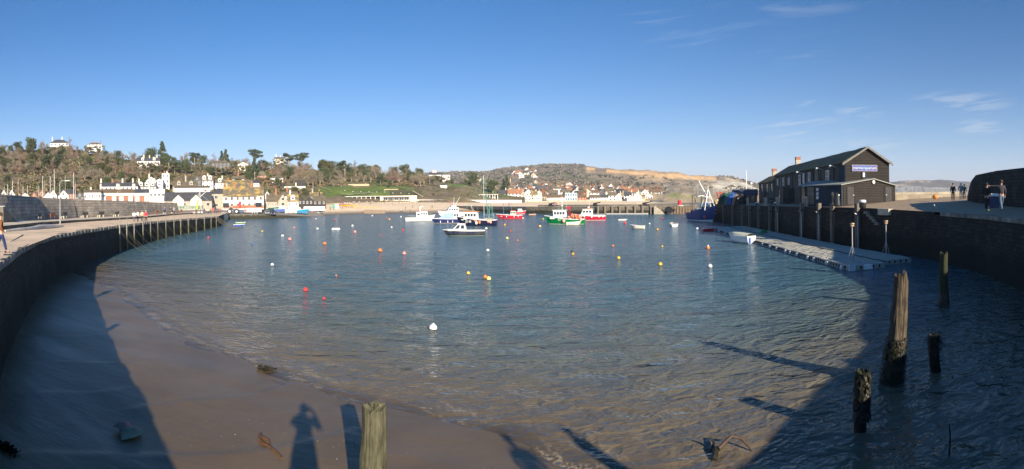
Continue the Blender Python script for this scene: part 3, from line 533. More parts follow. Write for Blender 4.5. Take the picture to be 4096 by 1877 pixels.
def house(name, x0, x1, yt, yb, D, wall='w', roof='s', kind='side', win=(3, 2), chim=(), eave=.62, dep=None, label='', group=None, cat='house', rot=0., base=None, detail=True, dorm=0, wsz=None, gap=1.5, emb=3., door=False, side=True):
    p = PD((x0+x1)/2, yb, D); a = (((x0+x1)/2)-2048)/F; wid = (x1-x0)/F*D; top = zy((x0+x1)/2, yt, D)-p.z; eh = top*eave if kind != 'flat' else top
    dep = dep or min(max(5., wid*.7), 11.); t = thing(name, p, -a+rot, label, cat, group); w2 = wid/2; y0 = 0.
    ov = .35; wm = WM[wall]; rm = RM[roof]; b = -emb; wl = MB()
    if kind in ('side', 'hip', 'flat'): wl.box((0, dep/2, (eh+b)/2), (wid, dep, eh-b))
    if kind == 'side': wl.slab([(0.01, eh), (dep-.01, eh), (dep/2, top-.1)], 'x', -w2, -w2+.3); wl.slab([(0.01, eh), (dep-.01, eh), (dep/2, top-.1)], 'x', w2-.3, w2)
    if kind == 'gable': wl.slab([(-w2, b), (w2, b), (w2, eh), (0, top-.1), (-w2, eh)], 'y', 0, dep)
    wl.build('wall', wm, t); r = MB(); th = .18
    if kind == 'side':
        sl = (top-eh)/(dep/2)
        for s in (0, 1):
            e = -ov if s == 0 else dep+ov; ez = eh-ov*sl
            r.slab([(e, ez), (dep/2, top), (dep/2, top+th), (e, ez+th)], 'x', -w2-.2, w2+.2)
    elif kind == 'gable':
        sl = (top-eh)/w2
        for s in (-1, 1): r.slab([(s*(w2+ov), eh-ov*sl), (0, top), (0, top+th), (s*(w2+ov), eh-ov*sl+th)], 'y', -.25, dep+.2)
    elif kind == 'hip':
        k = min(w2*.6, dep*.5); r.add([(-w2-ov, -ov, eh), (w2+ov, -ov, eh), (w2+ov, dep+ov, eh), (-w2-ov, dep+ov, eh), (-w2+k, dep/2, top), (w2-k, dep/2, top)], [(0,1,5,4), (1,2,5), (2,3,4,5), (3,0,4), (0,3,2,1)])
    else: r.box((0, dep/2, top+.12), (wid+.3, dep+.3, .24))
    rf = r.build('roof', rm, t)
    for (cx, ch) in chim:
        c = MB(); yy = dep/2 if kind in ('side', 'hip', 'gable') else dep*.4; cw = .75
        z0 = eh + (top-eh)*(.2 if kind == 'gable' else .5); hh = top+ch-z0
        c.box((cx*w2, yy, z0+hh/2), (cw, .8, hh)); c.box((cx*w2, yy, top+ch+.05), (cw+.15, .95, .14))
        for q in (-.22, .22): c.tube([(cx*w2+q, yy, top+ch+.1), (cx*w2+q, yy, top+ch+.55)], .13, 6)
        c.build('chimney', M_brick if int(abs(cx)*10+D) % 5 == 0 else (M_cream if wall == 'w' else wm), rf)
    if win and detail is not None:
        nc, nr = win; hw = eh if kind != 'gable' else eh
        ww, wh = wsz or (min(1.5, wid/nc*.42), min(1.5, hw/nr*.5))
        for i in range(nc):
            for j in range(nr):
                if door and j == 0 and i == nc//2: continue
                window(t, -w2+wid*(i+.5)/nc, -.03, hw*(j+.55)/nr, ww, wh, 'y', detail)
        if kind == 'gable' and top-eh > 2: window(t, 0, -.03, eh+(top-eh)*.3, ww*.9, wh*.9, 'y', detail)
        if side and detail:
            for j in range(nr): window(t, w2+.03, dep*.5, hw*(j+.55)/nr, ww, wh, 'x', detail)
    if door: MB().box((0, -.04, 1.05), (1.1, .12, 2.1)).build('door', paint((.12,.14,.2)) if not isinstance(door, tuple) else paint(door), t)
    for i in range(dorm):
        cx = -w2+wid*(i+.5)/dorm; dz = eh+(top-eh)*.15; d = MB(); d.box((cx, dep*.18, dz+.8), (1.9, dep*.3, 1.6)); d.slab([(cx-1.2, dz+1.6), (cx+1.2, dz+1.6), (cx, dz+2.4)], 'y', -.1+dep*.02, dep*.34); dd = d.build('dormer', wm, t)
        window(dd, cx, dep*.03-.04, dz+.85, 1.2, 1.0, 'y', detail)
    return t
h = house
# -- hillside villas and crest houses
h('villa',200,275,556,596,455,'w','s','hip',(5,2),((-.75,2.2),(.3,2.2)),.6,10,'large white villa with two tall chimneys on the crest at the far left','houses on the wooded hill')
h('villa',350,408,568,593,452,'w','g','hip',(4,2),((-.3,1.6),(.8,1.2)),.6,9,'white crest house under a low grey roof right of the twin-chimneyed villa','houses on the wooded hill')
h('house',548,640,630,660,380,'w','s','side',(7,1),((-.4,1.8),(.1,1.6),(.75,1.6)),.55,8,'long white hillside house with three chimneys half hidden by trees','houses on the wooded hill',dorm=2)
h('house',672,702,642,660,385,'c','s','side',(3,1),(),.55,6,'small cream house with dark blue roof beside the long white hillside house','houses on the wooded hill')
h('villa',845,921,641,676,385,'g','g','hip',(5,2),((-.2,1.6),(.4,1.6)),.66,10,'grey and white villa with bay fronts and hipped roof high on the hill','houses on the wooded hill')
h('bungalow',951,994,648,670,395,'c','g','gable',(2,1),(),.55,8,'cream gabled bungalow on the hill above the bend of the lane','houses on the wooded hill')
h('house',1028,1066,683,719,350,'b','g','hip',(3,2),(),.45,7,'red house with a steep pyramid roof among the hillside gardens','houses on the wooded hill')
h('house',1082,1133,702,728,345,'w','g','hip',(4,1),(),.6,7,'white hipped house right of the pyramid roofed house','houses on the wooded hill')
h('villa',1098,1142,627,646,470,'c','g','side',(3,1),((-.7,2.2),(.1,1.2)),.55,8,'pinkish house with white chimney on the crest between pines','houses on the wooded hill')
h('house',1137,1222,746,762,318,'w','f','flat',(8,1),((.1,2.),),1,7,'long low flat-roofed white house on the slope above the boat yard','houses on the wooded hill')
h('house',930,976,703,729,310,'w','g','side',(3,1),((.0,2.2),),.5,7,'white house with one tall white chimney behind the inn','houses on the wooded hill')
h('house',853,905,716,746,292,'w','g','side',(4,1),((.4,1.6),),.5,8,'white cottage with wide grey roof above the stone inn yard','houses on the wooded hill',dorm=1)
h('shed',1180,1222,716,727,350,'k','g','side',None,(),.6,6,'long dark timber shed on the bank above the gardens','houses on the wooded hill',cat='shed')
h('house',1716,1765,690,712,520,'w','s','side',(4,1),((-.5,1.6),),.6,8,'pale crest house with grey roof where the wooded hill ends','houses on the wooded hill')
h('house',1770,1800,700,716,505,'w','f','flat',(3,1),(),1,8,'small white flat-roofed house just below the end of the wooded ridge','houses on the wooded hill')
h('house',1727,1748,678,700,530,'w','g','gable',(1,1),(),.6,8,'white gabled house peeping over the right end of the ridge','houses on the wooded hill')
h('house',1860,1925,708,722,535,'c','g','side',(5,1),((.6,1.2),),.5,8,'low stone cottage on the green saddle between hill and town','houses on the wooded hill')
h('shelter',1760,1788,736,748,440,'w','s','hip',(4,1),(),.6,5,'small white garden shelter with grey roof in the terraced gardens',cat='shelter',door=False)
# -- behind the long back wall
R1 = 'buildings behind the back wall'
h('terrace',400,552,730,805,262,'w','s','side',(9,3),((-.95,1.8),(-.35,1.8),(.2,1.8),(.75,1.8)),.8,9,'long slate roofed white terrace rising behind the brick terrace',R1)
for i,(a,b,col) in enumerate(((402,470,'red brick and white terrace house with brown roof at the left end of the row'),(474,534,'red brick and white terrace house with brown roof in the middle of the row'),(537,598,'brick terrace house with dark roof beside the flat-topped white block'))):
    t = h('terrace_house',a,b,757,806,240,'w',('b','b','s')[i],'side',(3,1),((-.98,2.2),(.98,2.2)),.72,8,col,R1,wsz=(2.,1.2),detail=True)
    w_ = (b-a)/F*240; MB().box((0,-.06,1.2),(w_*.98,.16,2.9)).build('brick_front',M_brick,t)
    for q in (-.3,.3): MB().box((q*w_,-.28,1.15),(1.9,.5,2.2)).build('bay_window',M_white,t)
h('house',336,405,759,806,236,'w','g','side',(5,1),((-.2,.9),),.78,9,'broad white block with low lichened roof left of the brick terrace',R1)
h('house',552,622,731,760,268,'w','g','side',(5,1),((-.9,2),(.9,2)),.45,9,'white house with three roof dormers between terrace and ornate tower house',R1,dorm=3)
h('house',585,625,707,745,288,'w','s','gable',(2,2),((-.4,1.4),),.6,9,'white gabled house with round-topped window behind the dormered house',R1)
h('tower_house',624,652,714,755,276,'w','s','gable',(1,3),(),.8,8,'slim white gabled house joined to the ornate tower house',R1)
h('tower_house',648,678,694,758,282,'w','f','flat',(2,3),((-.3,1.2),(.4,1.)),1,8,'ornate white and pink tower house rising above the roofs',R1)
h('house',598,660,757,808,234,'w','f','flat',(4,1),(),1,8,'flat-topped white block with brick panels beside the slate hall',R1,wsz=(1.2,1.))
t = h('hall',658,848,769,838,222,'s','s','side',(6,1),(),.52,11,'long stone hall with dark slate roof and two gabled dormers',R1,cat='hall',detail=True)
for cx in (-4.2,3.4): MB().slab([(cx-2.4,1.),(cx+2.4,1.),(cx+2.4,4.),(cx,6.2),(cx-2.4,4.)],'y',-.5,2).build('dormer',M_cream,t)
t = h('boathouse',698,840,744,768,262,'w','g','side',None,(),.7,9,'long white boathouse with a red emblem behind the slate hall',R1,cat='boathouse')
MB().box((6.6,-.12,.6),(.5,.08,1.3)).box((6.6,-.12,.7),(2.2,.06,.35)).build('emblem',paint((.6,.03,.04)),t)
h('house',691,790,725,762,272,'s','g','side',(3,1),((.05,2.8),),.5,9,'stone house with tall white chimney and two dormers behind the boathouse',R1,dorm=2)
t = h('house',773,806,700,752,285,'g','s','gable',(2,2),(),.55,9,'tall dark gabled house with turquoise bargeboards',R1)
t = h('house',806,853,702,750,287,'w','g','side',(3,2),((.1,.8),),.6,8,'white balconied house joined to the dark gabled house',R1,dorm=2)
h('stone_house',848,917,753,838,232,'s','s','hip',(2,2),((.75,2.),),.74,9,'rubble stone house with blue-grey hipped roof left of the inn',R1)
h('house',895,1013,720,775,258,'s','l','side',None,((-.72,1.),),.5,12,'old stone building with orange lichened roof behind the inn',R1,side=False)
pub = h('inn',893,1055,749,834,226,'w','l','side',(7,2),((-.42,1.8),(.42,2.2)),.6,10,'cream roadside inn with golden lichened roof and arched red door','harbourside buildings',cat='inn',wsz=(1.1,1.5))
MB().box((0,-.09,.7),(17.4,.16,1.4)).build('brick_plinth',M_brick,pub); MB().box((0,-.08,4.1),(17.4,.12,.18)).build('string_course',M_brick,pub)
for cx in (-4.4,-.4,3.4): MB().add([(cx-2.6,-.42,5.1),(cx+2.6,-.42,5.1),(cx,3.4,8.9)],[(0,1,2)]).add([(cx-2.6,-.42,5.1),(cx,3.4,8.9),(cx-2.6,.6,5.6)],[(0,1,2)]).add([(cx+2.6,-.42,5.1),(cx+2.6,.6,5.6),(cx,3.4,8.9)],[(0,1,2)]).build('roof_gablet',M_gtile,pub)
MB().slab([(-2.1,0),(-.9,0),(-.9,2.6),(-1.1,3.),(-1.5,3.2),(-1.9,3.),(-2.1,2.6)],'y',-.2,-.04).build('door',paint((.45,.03,.03)),pub)
for cx in (-7.6,6.6): MB().box((cx,-.13,1.5),(2.6,.14,1.9)).build('shopfront',M_pane,pub)
h('house',999,1037,721,748,300,'w','s','side',(3,1),(),.6,8,'plain white house with slate roof above the inn chimneys',R1)
R2 = 'buildings round the boat yard'
h('house',1057,1082,765,832,240,'w','s','gable',(1,2),(),.72,9,'narrow white gabled house right of the inn',R2)
h('house',1066,1126,779,832,232,'s','g','side',(4,1),((.3,2.6),),.5,9,'stone cottage with grey roof behind the laid-up boats',R2)
h('stone_house',1112,1152,777,832,228,'s','g','gable',(1,1),(),.5,9,'rubble stone gabled house behind the laid-up boats',R2)
h('chapel',1150,1194,778,832,229,'w','l','side',(3,1),((-.5,1.6),),.5,9,'white fronted cottage with lichened roof and tall gabled windows',R2,dorm=1)
h('house',1126,1190,767,800,262,'w','g','side',(3,1),((-.3,2.),),.5,8,'house with white gable end behind the lichened cottage',R2)
h('boathouse',1194,1222,786,822,252,'k','g','gable',(2,1),(),.6,9,'left one of the two black gabled sheds',R2,cat='shed')
h('boathouse',1222,1252,786,822,252,'k','g','gable',(2,1),(),.6,9,'right one of the two black gabled sheds',R2,cat='shed')
h('house',1252,1304,784,822,258,'k','g','side',(3,1),((.0,2.),(.8,1.5)),.5,9,'black-walled cottage with white chimney at the end of the yard',R2)
h('house',1240,1290,770,800,285,'s','l','side',(3,1),((-.6,2.),(.5,1.5)),.45,8,'stone cottage with ochre roof above the black sheds',R2)
h('house',1010,1062,758,800,268,'w','s','side',(3,1),((.2,1.8),),.5,8,'white walled cottage peeping over the inn roof at its right end',R2)
# huts of the boat park: red and white gables showing over the wall
for i,(a,b,y,w_,txt) in enumerate(((0,30,758,'w','pale green-roofed'),(30,62,758,'w','wide white'),(62,92,770,'b','low red'),(78,122,770,'c','cream gabled'),(122,150,766,'b','red gabled'),(146,186,757,'b','tall red'),(172,212,768,'w','white fronted'),(196,228,758,'w','tall white'),(226,258,768,'b','dark red'),(232,276,760,'w','white and blue'),(300,338,766,'g','green painted'))):
    h('chalet',a,b,y,808,205+(i%3)*9,w_,('s','g','b')[i%3],'gable',(2,1),(),.5,7,txt+' chalet '+('beyond the stone steps at the far left','left of the tall red chalet','between the masts behind the lamp post','nearest the broad white block')[min(3,i//3)],'chalets behind the back wall',cat='chalet')
h('house',245,300,757,800,245,'b','s','side',(5,1),((.9,1.4),),.6,8,'long low brick house behind the right-hand chalets',R1)
# -- seafront pavilions
R3 = 'seafront pavilions'
def pavilion(x0,x1,yt,yb,D,label,cols,solid=False,base=.0):
    p = PD((x0+x1)/2,yb,D); a = ((x0+x1)/2-2048)/F; wid = (x1-x0)/F*D; hh = zy((x0+x1)/2,yt,D)-p.z; t = thing('pavilion',p,-a,label,'pavilion',R3)
    MB().box((0,4.6,hh/2-1.5),(wid,4,hh+3)).build('wall',M_cream,t); MB().box((0,2.4,hh+.12),(wid+.6,8.6,.3)).build('roof',M_cream if solid else M_white,t)
    if solid:
        MB().box((-wid*.46,.3,hh/2-1.5),(wid*.08,4.6,hh+2.9)).build('end_wall',M_cream,t); MB().box((wid*.40,.3,hh/2-1.5),(wid*.2,4.6,hh+2.9)).build('end_wall',M_cream,t)
        MB().box((-wid*.06,.4,hh*.1),(wid*.72,4.4,hh*.5)).build('parapet',M_cream,t)
        for i in range(5): window(t,-wid*.35+wid*.72*i/5.,-.9+.4,hh*.62,wid*.12,hh*.5,'y',True)
        MB().box((-wid*.06,-.4,hh*.93),(wid*.72,4.,hh*.12)).build('lintel',M_cream,t)
    else:
        for i in range(cols): MB().box((-wid/2+.3+(wid-.6)*i/(cols-1),-1.4,hh/2-.7),(.42,.42,hh+1.3)).build('column',M_white,t)
        for i in range(cols-1):
            if i % 3 != 2: MB().box((-wid/2+.3+(wid-.6)*(i+.5)/(cols-1),2.5,hh*.5),((wid-.6)/(cols-1)*.8,.1,hh*.72)).build('glazed_door',M_pane,t)
pavilion(1334,1521,787,811,352,'long white colonnaded pavilion below the left half of the lawn',11)
pavilion(1521,1667,785,811,350,'sandstone cafe with five wide windows below the right half of the lawn',5,True)
pavilion(1738,1833,779,798,425,'white glazed pavilion left of the cream block',9)
h('pavilion',1833,1886,777,798,425,'c','f','flat',(3,1),(),1,9,'cream central block with arched entrance between two glazed colonnades',R3,cat='pavilion',wsz=(1.6,2.2))
pavilion(1886,1992,779,798,428,'white glazed pavilion right of the cream block',11)
bh = None
for i in range(50):
    x = 1672+i*8.4; D = 352+i*1.4
    if bh is None:
        bh = thing('beach_hut',(0,0,0),0,'white beach hut in the long unbroken row above the sand','beach hut','white beach huts in a row')
        MB().box((0,1.2,.6),(1.36,2.4,3.2)).build('wall',M_white,bh); MB().slab([(-.2,2.2),(2.6,2.2),(2.6,2.35),(-.2,2.5)],'x',-.7,.7).build('roof',M_white,bh); MB().box((0,-.04,1.05),(.8,.06,1.8)).build('door',mat('hut_door',(.68,.68,.66),.6),bh); b_ = bh
    else: b_ = dup(bh)
    b_['label'] = 'white beach hut in the long row '+('just right of the sandstone cafe','below the left glazed pavilion','below the cream central block','below the right glazed pavilion','nearest the orange-roofed house')[i//10]; b_.location = PD(x,813.5-(i*.015),D); b_.rotation_euler = (0,0,-(x-2048)/F)
# -- the town: front rows by hand, the slope behind filled in
TF = 'town houses along the seafront'
FR = [(1995,2031,760,800,470,'w','s','side',(3,3),'white house with slate roof at the left end of the seafront'),(2031,2088,757,800,468,'w','o','side',(4,3),'big white seafront house with bright orange roof'),(2080,2096,759,798,474,'t','f','flat',(2,3),'narrow tan tower joined to the orange-roofed house'),
 (2098,2123,768,804,480,'w','b','gable',(2,2),'white cottage with brown roof right of the tan tower'),(2123,2150,765,800,520,'c','l','side',(2,2),'cream house behind the cottage with brown roof'),(2141,2168,783,805,480,'w','f','flat',(3,1),'low white seafront house next to the green bushes'),
 (2170,2188,774,804,500,'t','b','side',(2,1),'small tan cottage left of the long white building'),(2187,2260,779,806,485,'w','b','side',(9,2),'very long low white building with brown roof on the seafront'),(2260,2309,772,806,487,'l','s','flat',(5,2),'pale blue and white seafront house'),
 (2309,2344,779,805,492,'p','b','side',(3,2),'salmon coloured seafront house'),(2344,2360,790,805,500,'s','g','side',(2,1),'small stone lean-to right of the salmon house'),(2360,2401,780,806,498,'w','g','side',(4,2),'white seafront house with grey roof right of the salmon house'),
 (2401,2434,780,804,503,'w','s','side',(5,2),'white seafront house with many small windows'),(2434,2467,768,803,506,'w','g','side',(2,2),'tall plain white seafront house'),(2466,2486,772,798,512,'w','b','gable',(2,2),'white house with brown gable on the seafront'),
 (2496,2535,769,804,515,'w','s','side',(3,3),'large white seafront house left of the tall white gable'),(2508,2535,780,804,505,'w','g','gable',(2,2),'white gabled house standing forward on the seafront'),(2535,2567,774,800,520,'w','g','gable',(3,2),'white house in the middle of the eastern seafront'),
 (2567,2581,779,798,522,'t','l','side',(3,1),'tan house with ochre roof between white ones'),(2580,2611,775,797,530,'w','s','gable',(3,1),'white gabled house with slate roof near the breakwater'),(2626,2653,773,792,560,'w','s','gable',(2,2),'white gabled house at the eastern end of the town'),
 (2653,2681,774,790,575,'b','s','side',(2,1),'brick house with dark slate roof at the very end of town'),
 (2133,2148,735,760,640,'w','s','side',(1,3),'narrow white tower-like house above the seafront'),(2148,2180,744,764,630,'g','s','flat',(4,2),'broad dark grey house above the seafront'),(2180,2196,746,764,632,'g','s','flat',(2,1),'small dark grey house next to the broad one'),
 (2202,2244,756,772,600,'w','f','flat',(5,1),'flat-roofed white house above the long white building'),(2190,2227,762,782,560,'w','s','side',(4,2),'white house with slate roof behind the long white building'),(2242,2275,752,770,605,'c','s','hip',(4,2),'cream hipped house in the middle of the town'),
 (2296,2314,753,772,600,'w','s','gable',(2,2),'tall white gabled house above the pale blue one'),(2313,2329,752,770,602,'k','s','gable',(1,2),'black gabled house above the salmon one'),(2327,2372,753,786,570,'c','l','hip',(4,2),'large cream house with ochre hipped roof'),
 (2374,2407,762,780,575,'g','g','side',(4,2),'grey house behind the white seafront row'),(2428,2456,765,782,580,'w','s','flat',(3,1),'white flat-roofed house behind the tall plain one'),
 (2530,2562,764,778,640,'c','l','side',(4,1),'long cream house with ochre roof right of the church tower'),(2562,2586,757,772,650,'c','l','side',(3,1),'second long cream house with ochre roof near the church'),(2588,2604,754,772,655,'w','g','gable',(2,1),'white gabled house above the eastern seafront'),
 (2604,2628,760,776,640,'w','b','side',(2,1),'white house with brown roof above the eastern seafront'),(2620,2644,757,773,650,'w','g','gable',(2,1),'white gabled house highest above the breakwater'),(2480,2496,770,795,530,'t','o','gable',(1,2),'orange-roofed cottage left of the large white seafront house')]
for a,b,y0,y1,D,wl_,rf_,kd,wn_,lb in FR:
    h('house',a,b,y0,y1,D,wl_,rf_,kd,wn_,((.6,1.5),) if kd != 'flat' else (),.6,9,lb,TF,detail=False,emb=8)
t = thing('church_tower', PD(2520.5,772,660), -(2520-2048)/F, 'square stone church tower above the town roofs', 'church')
MB().box((0,2.4,4),(4.9,4.9,8.)).build('tower',M_tan,t); [MB().box((-2.2+i*1.1,.15,8.3),(.6,.35,.7)).build('battlement',M_tan,t) for i in range(5)]; MB().box((0,-.06,5.6),(.8,.12,1.6)).build('belfry_opening',M_pane,t)
MB().box((9,3,0),(12,7,5)).build('nave',M_tan,t); MB().slab([(-.9,2.4),(3,5),(6.9,2.4)],'x',2.6,15.4).build('nave_roof',M_lichen,t)
rt = random.Random(5); spots = []
def tryspot(x, y0, y1, minw):
    D = rt.uniform(y0, y1); 
    for (a, b, c) in spots:
        if abs(a-x) < minw and abs(b-D) < 25: return None
    spots.append((x, D, 0)); return D
cand = []
for k in range(2000):
    if len(cand) >= 165: break
    x = rt.uniform(1935, 2640) if rt.random() < .8 else rt.uniform(1960, 2240); lo, hi = 545, 760+260*max(0, 1-abs(x-2120)/260.)
    if x > 2500: hi = 690
    D = tryspot(x, lo, hi, 9)
    if D: cand.append((x, D))
for k in range(26):
    x = rt.uniform(2045, 2145); D = rt.uniform(1100, 1500); cand.append((x, D))
cand.sort(); protos = {}
pos_words = ['behind the left-hand pavilion end', 'above the orange-roofed seafront house', 'above the long white building', 'above the salmon seafront house', 'behind the tall plain white house', 'near the church tower']
cw = {'w': 'white', 'c': 'cream', 't': 'tan stone', 'b': 'red brick', 'g': 'grey'}; rw = {'g': 'grey', 's': 'slate', 'b': 'brown', 'o': 'orange'}
for x, D in cand:
    wl_ = rt.choice('wwwwwcctbg'); rf_ = rt.choice('ggggsssbbbgo'); kd = rt.choice(['side', 'gable', 'side']); key = (wl_, rf_, kd)
    if key not in protos:
        t = thing('cottage', (0,0,0), 0); W_, Dp, eh, tp = (9, 7, 4.6, 7.4) if kd == 'side' else (7, 8, 4.6, 7.6)
        wl = MB()
        if kd == 'side':
            wl.box((0, Dp/2, eh/2-2), (W_, Dp, eh+4)); wl.slab([(0, eh), (Dp, eh), (Dp/2, tp-.1)], 'x', -W_/2, -W_/2+.3); wl.slab([(0, eh), (Dp, eh), (Dp/2, tp-.1)], 'x', W_/2-.3, W_/2)
        else: wl.slab([(-W_/2, -4), (W_/2, -4), (W_/2, eh), (0, tp-.1), (-W_/2, eh)], 'y', 0, Dp)
        wl.build('wall', WM[wl_], t); r = MB()
        if kd == 'side':
            for s in (0, 1): r.slab([(-.4 if s == 0 else Dp+.4, eh-.3), (Dp/2, tp), (Dp/2, tp+.2), (-.4 if s == 0 else Dp+.4, eh-.1)], 'x', -W_/2-.2, W_/2+.2)
        else:
            for s in (-1, 1): r.slab([(s*(W_/2+.35), eh-.3), (0, tp), (0, tp+.2), (s*(W_/2+.35), eh-.1)], 'y', -.3, Dp+.2)
        rf = r.build('roof', RM[rf_], t); MB().box((W_*.3, Dp/2, tp+.2), (.9, .8, 2.4)).build('chimney', M_brick, rf)
        for i in (-1, 1):
            for j in (1.3, 3.5): MB().box((i*W_*.24, -.04, j), (1.1, .1, 1.2)).build('window', M_pane, t)
        protos[key] = t; o = t
    else: o = dup(protos[key])
    z_ = zT(x, D) if D > 540 else 5; p = XD(x, D, z_+.3); s = rt.uniform(.8, 1.25)
    if D > 1000: s *= 1.7
    o.location = p; o.scale = (s, s, s); o.rotation_euler = (0, 0, -(x-2048)/F+rt.uniform(-.5, .5))
    zone = pos_words[min(5, int((x-1935)/120))] if D < 1000 else 'high on the far hillside under the wood'
    o['label'] = f"{cw[wl_]} {'gabled ' if kd == 'gable' else ''}cottage with {rw[rf_]} roof {zone}"; o['category'] = 'house'; o['group'] = f"{cw[wl_]} {rw[rf_]}-roofed {kd} cottages {zone}"
# ================================================================== trees
M_bark = mat('grey_bark', (.34,.29,.22), .9, .25, 2); M_twig = mat('bare_twigs', (.27,.225,.16), .9, .25, 1.5); M_twig2 = mat('reddish_twigs', (.26,.17,.13), .9, .25, 1.5); M_ivy = mat('olive_twigs', (.20,.19,.09), .9, .3, 1.5)
M_leafd = mat('evergreen_leaf', (.085,.105,.045), .7, .4, .9); M_leafp = mat('pine_needles', (.07,.095,.05), .7, .35, .9); M_leafo = mat('olive_leaf', (.085,.085,.03), .7, .4, .9); M_leafy = mat('golden_leaf', (.25,.2,.04), .7, .3, .9)
def bare_tree(seed, h_, spread, twig, dens=1., dead=False):
    r = random.Random(seed); tr = MB(); tw = MB(); trips = []
    def grow(p, d, l, rad, lev):
        q = p; pts = [q.copy()]; rr = [rad]; n = 3
        for i in range(n):
            d = (d+Vector((r.uniform(-.16, .16), r.uniform(-.16, .16), r.uniform(-.02, .13)))).normalized(); q = q+d*l/n; pts.append(q.copy()); rr.append(rad*(1-.45*(i+1)/n))
        (tr if lev < 2 else tw).tube(pts, rr, 5 if lev < 2 else 3, False)
        if lev < 3:
            for k in range((4, 5, 5)[lev] if lev else 5):
                a = r.uniform(0, 2*PI); el = r.uniform(.35, .95)*spread; u = d.orthogonal().normalized(); v = d.cross(u); nd = (d*math.cos(el)+(u*math.cos(a)+v*math.sin(a))*math.sin(el)).normalized(); i = r.randint(1, n); grow(pts[i], nd, l*r.uniform(.55, .8), rr[i]*.62, lev+1)
        else:
            for k in range(int(9*dens)):
                i = r.randint(0, n); u = Vector((r.gauss(0, 1), r.gauss(0, 1), r.gauss(.35, .8))).normalized(); e = pts[i]+u*l*r.uniform(.4, 1.); s = u.orthogonal().normalized()*.035*h_/10; trips.append((pts[i]-s, pts[i]+s, e)); m_ = pts[i].lerp(e, .5); u2 = (u+Vector((r.uniform(-.7,.7),r.uniform(-.7,.7),r.uniform(-.5,.7)))).normalized(); trips.append((m_-s*.7, m_+s*.7, m_+u2*l*.5))
    grow(Vector((0, 0, -.5)), Vector((0, 0, 1)), h_*.36, h_*.022, 0)
    for a, b, c in trips: tw.add([a, b, c], [(0, 1, 2)])
    t = thing('bare_tree', (0,0,0)); tr.build('trunk', M_bark, t, fix=False); tw.build('crown', twig, t, fix=False); return t
def leaf_tree(seed, h_, wid, lobes, leaf, kind='dome', n=2600, ls=.35, trunk=True):
    r = random.Random(seed); tr = MB(); cr = MB(); t = thing({'dome': 'evergreen_tree', 'pine': 'pine_tree', 'cone': 'conifer_tree'}[kind], (0,0,0)); L_ = []
    tr.tube([(0,0,-.6), (r.uniform(-.2,.2), 0, h_*.35), (r.uniform(-.4,.4), r.uniform(-.3,.3), h_*(.8 if kind != 'dome' else .6))], [h_*.028, h_*.022, h_*.01], 6)
    for i in range(lobes):
        if kind == 'dome': a = r.uniform(0, 2*PI); q = r.uniform(.1, .62)*wid/2; zz_ = h_*r.uniform(.32, .82); R = wid*r.uniform(.16, .28); L_.append((q*math.cos(a), q*math.sin(a), zz_, R, R*.8))
        elif kind == 'pine': a = r.uniform(0, 2*PI); q = r.uniform(.15, .8)*wid/2; zz_ = h_*r.uniform(.62, .93)-q*.12; R = wid*r.uniform(.12, .22); L_.append((q*math.cos(a), q*math.sin(a), zz_, R, R*.42))
        else: f = i/lobes; a = r.uniform(0, 2*PI); q = (1-f)*wid/2*.55; R = (1-f)*wid*.2+.5; L_.append((q*math.cos(a), q*math.sin(a), h_*(.15+.82*f), R, R*.6))
        x_, y_, z_, R, _ = L_[-1]; tr.tube([(0, 0, z_*.72), (x_*.6, y_*.6, z_*.9), (x_, y_, z_)], [h_*.009, h_*.006, h_*.003], 4)
    for i in range(n):
        x_, y_, z_, R, Rz = r.choice(L_); u = Vector((r.gauss(0,1), r.gauss(0,1), r.gauss(0,1))).normalized()*r.uniform(.55, 1.08); p = Vector((x_+u.x*R, y_+u.y*R, z_+u.z*Rz)); s = ls*r.uniform(.6, 1.3); a = Vector((r.gauss(0,1), r.gauss(0,1), r.gauss(0,.7))).normalized()*s; b = a.cross(Vector((r.gauss(0,1), r.gauss(0,1), r.gauss(0,1)))).normalized()*s*.8
        cr.add([p-a, p+b, p+a, p-b*.6], [(0, 1, 2, 3)])
    tr.build('trunk', M_bark, t, fix=False); cr.build('crown', leaf, t, fix=False); return t
BT = [bare_tree(11,12,1.,M_twig), bare_tree(12,12,.8,M_twig), bare_tree(13,12,1.15,M_twig2), bare_tree(14,12,.6,M_twig), bare_tree(15,12,.9,M_ivy), bare_tree(16,12,1.2,M_twig)]
ET = [leaf_tree(21,11,10,14,M_leafd,'dome'), leaf_tree(22,11,11,12,M_leafd,'dome'), leaf_tree(23,11,9,14,M_leafo,'dome')]
PT = [leaf_tree(31,14,11,16,M_leafp,'pine',2200), leaf_tree(32,14,12,13,M_leafp,'pine',2000)]
CT = [leaf_tree(41,14,8,26,M_leafp,'cone',2400)]; YT = [leaf_tree(51,8,6,9,M_leafy,'dome',1400)]
used = set()
def zone(x):
    return ('above the far left chalets' if x < 220 else 'above the brick terrace' if x < 620 else 'above the slate hall and boathouse' if x < 880 else 'above the inn' if x < 1100 else 'above the boat yard' if x < 1330 else 'above the green lawn' if x < 1640 else 'at the right end of the wooded hill' if x < 1850 else 'on the saddle towards the town')
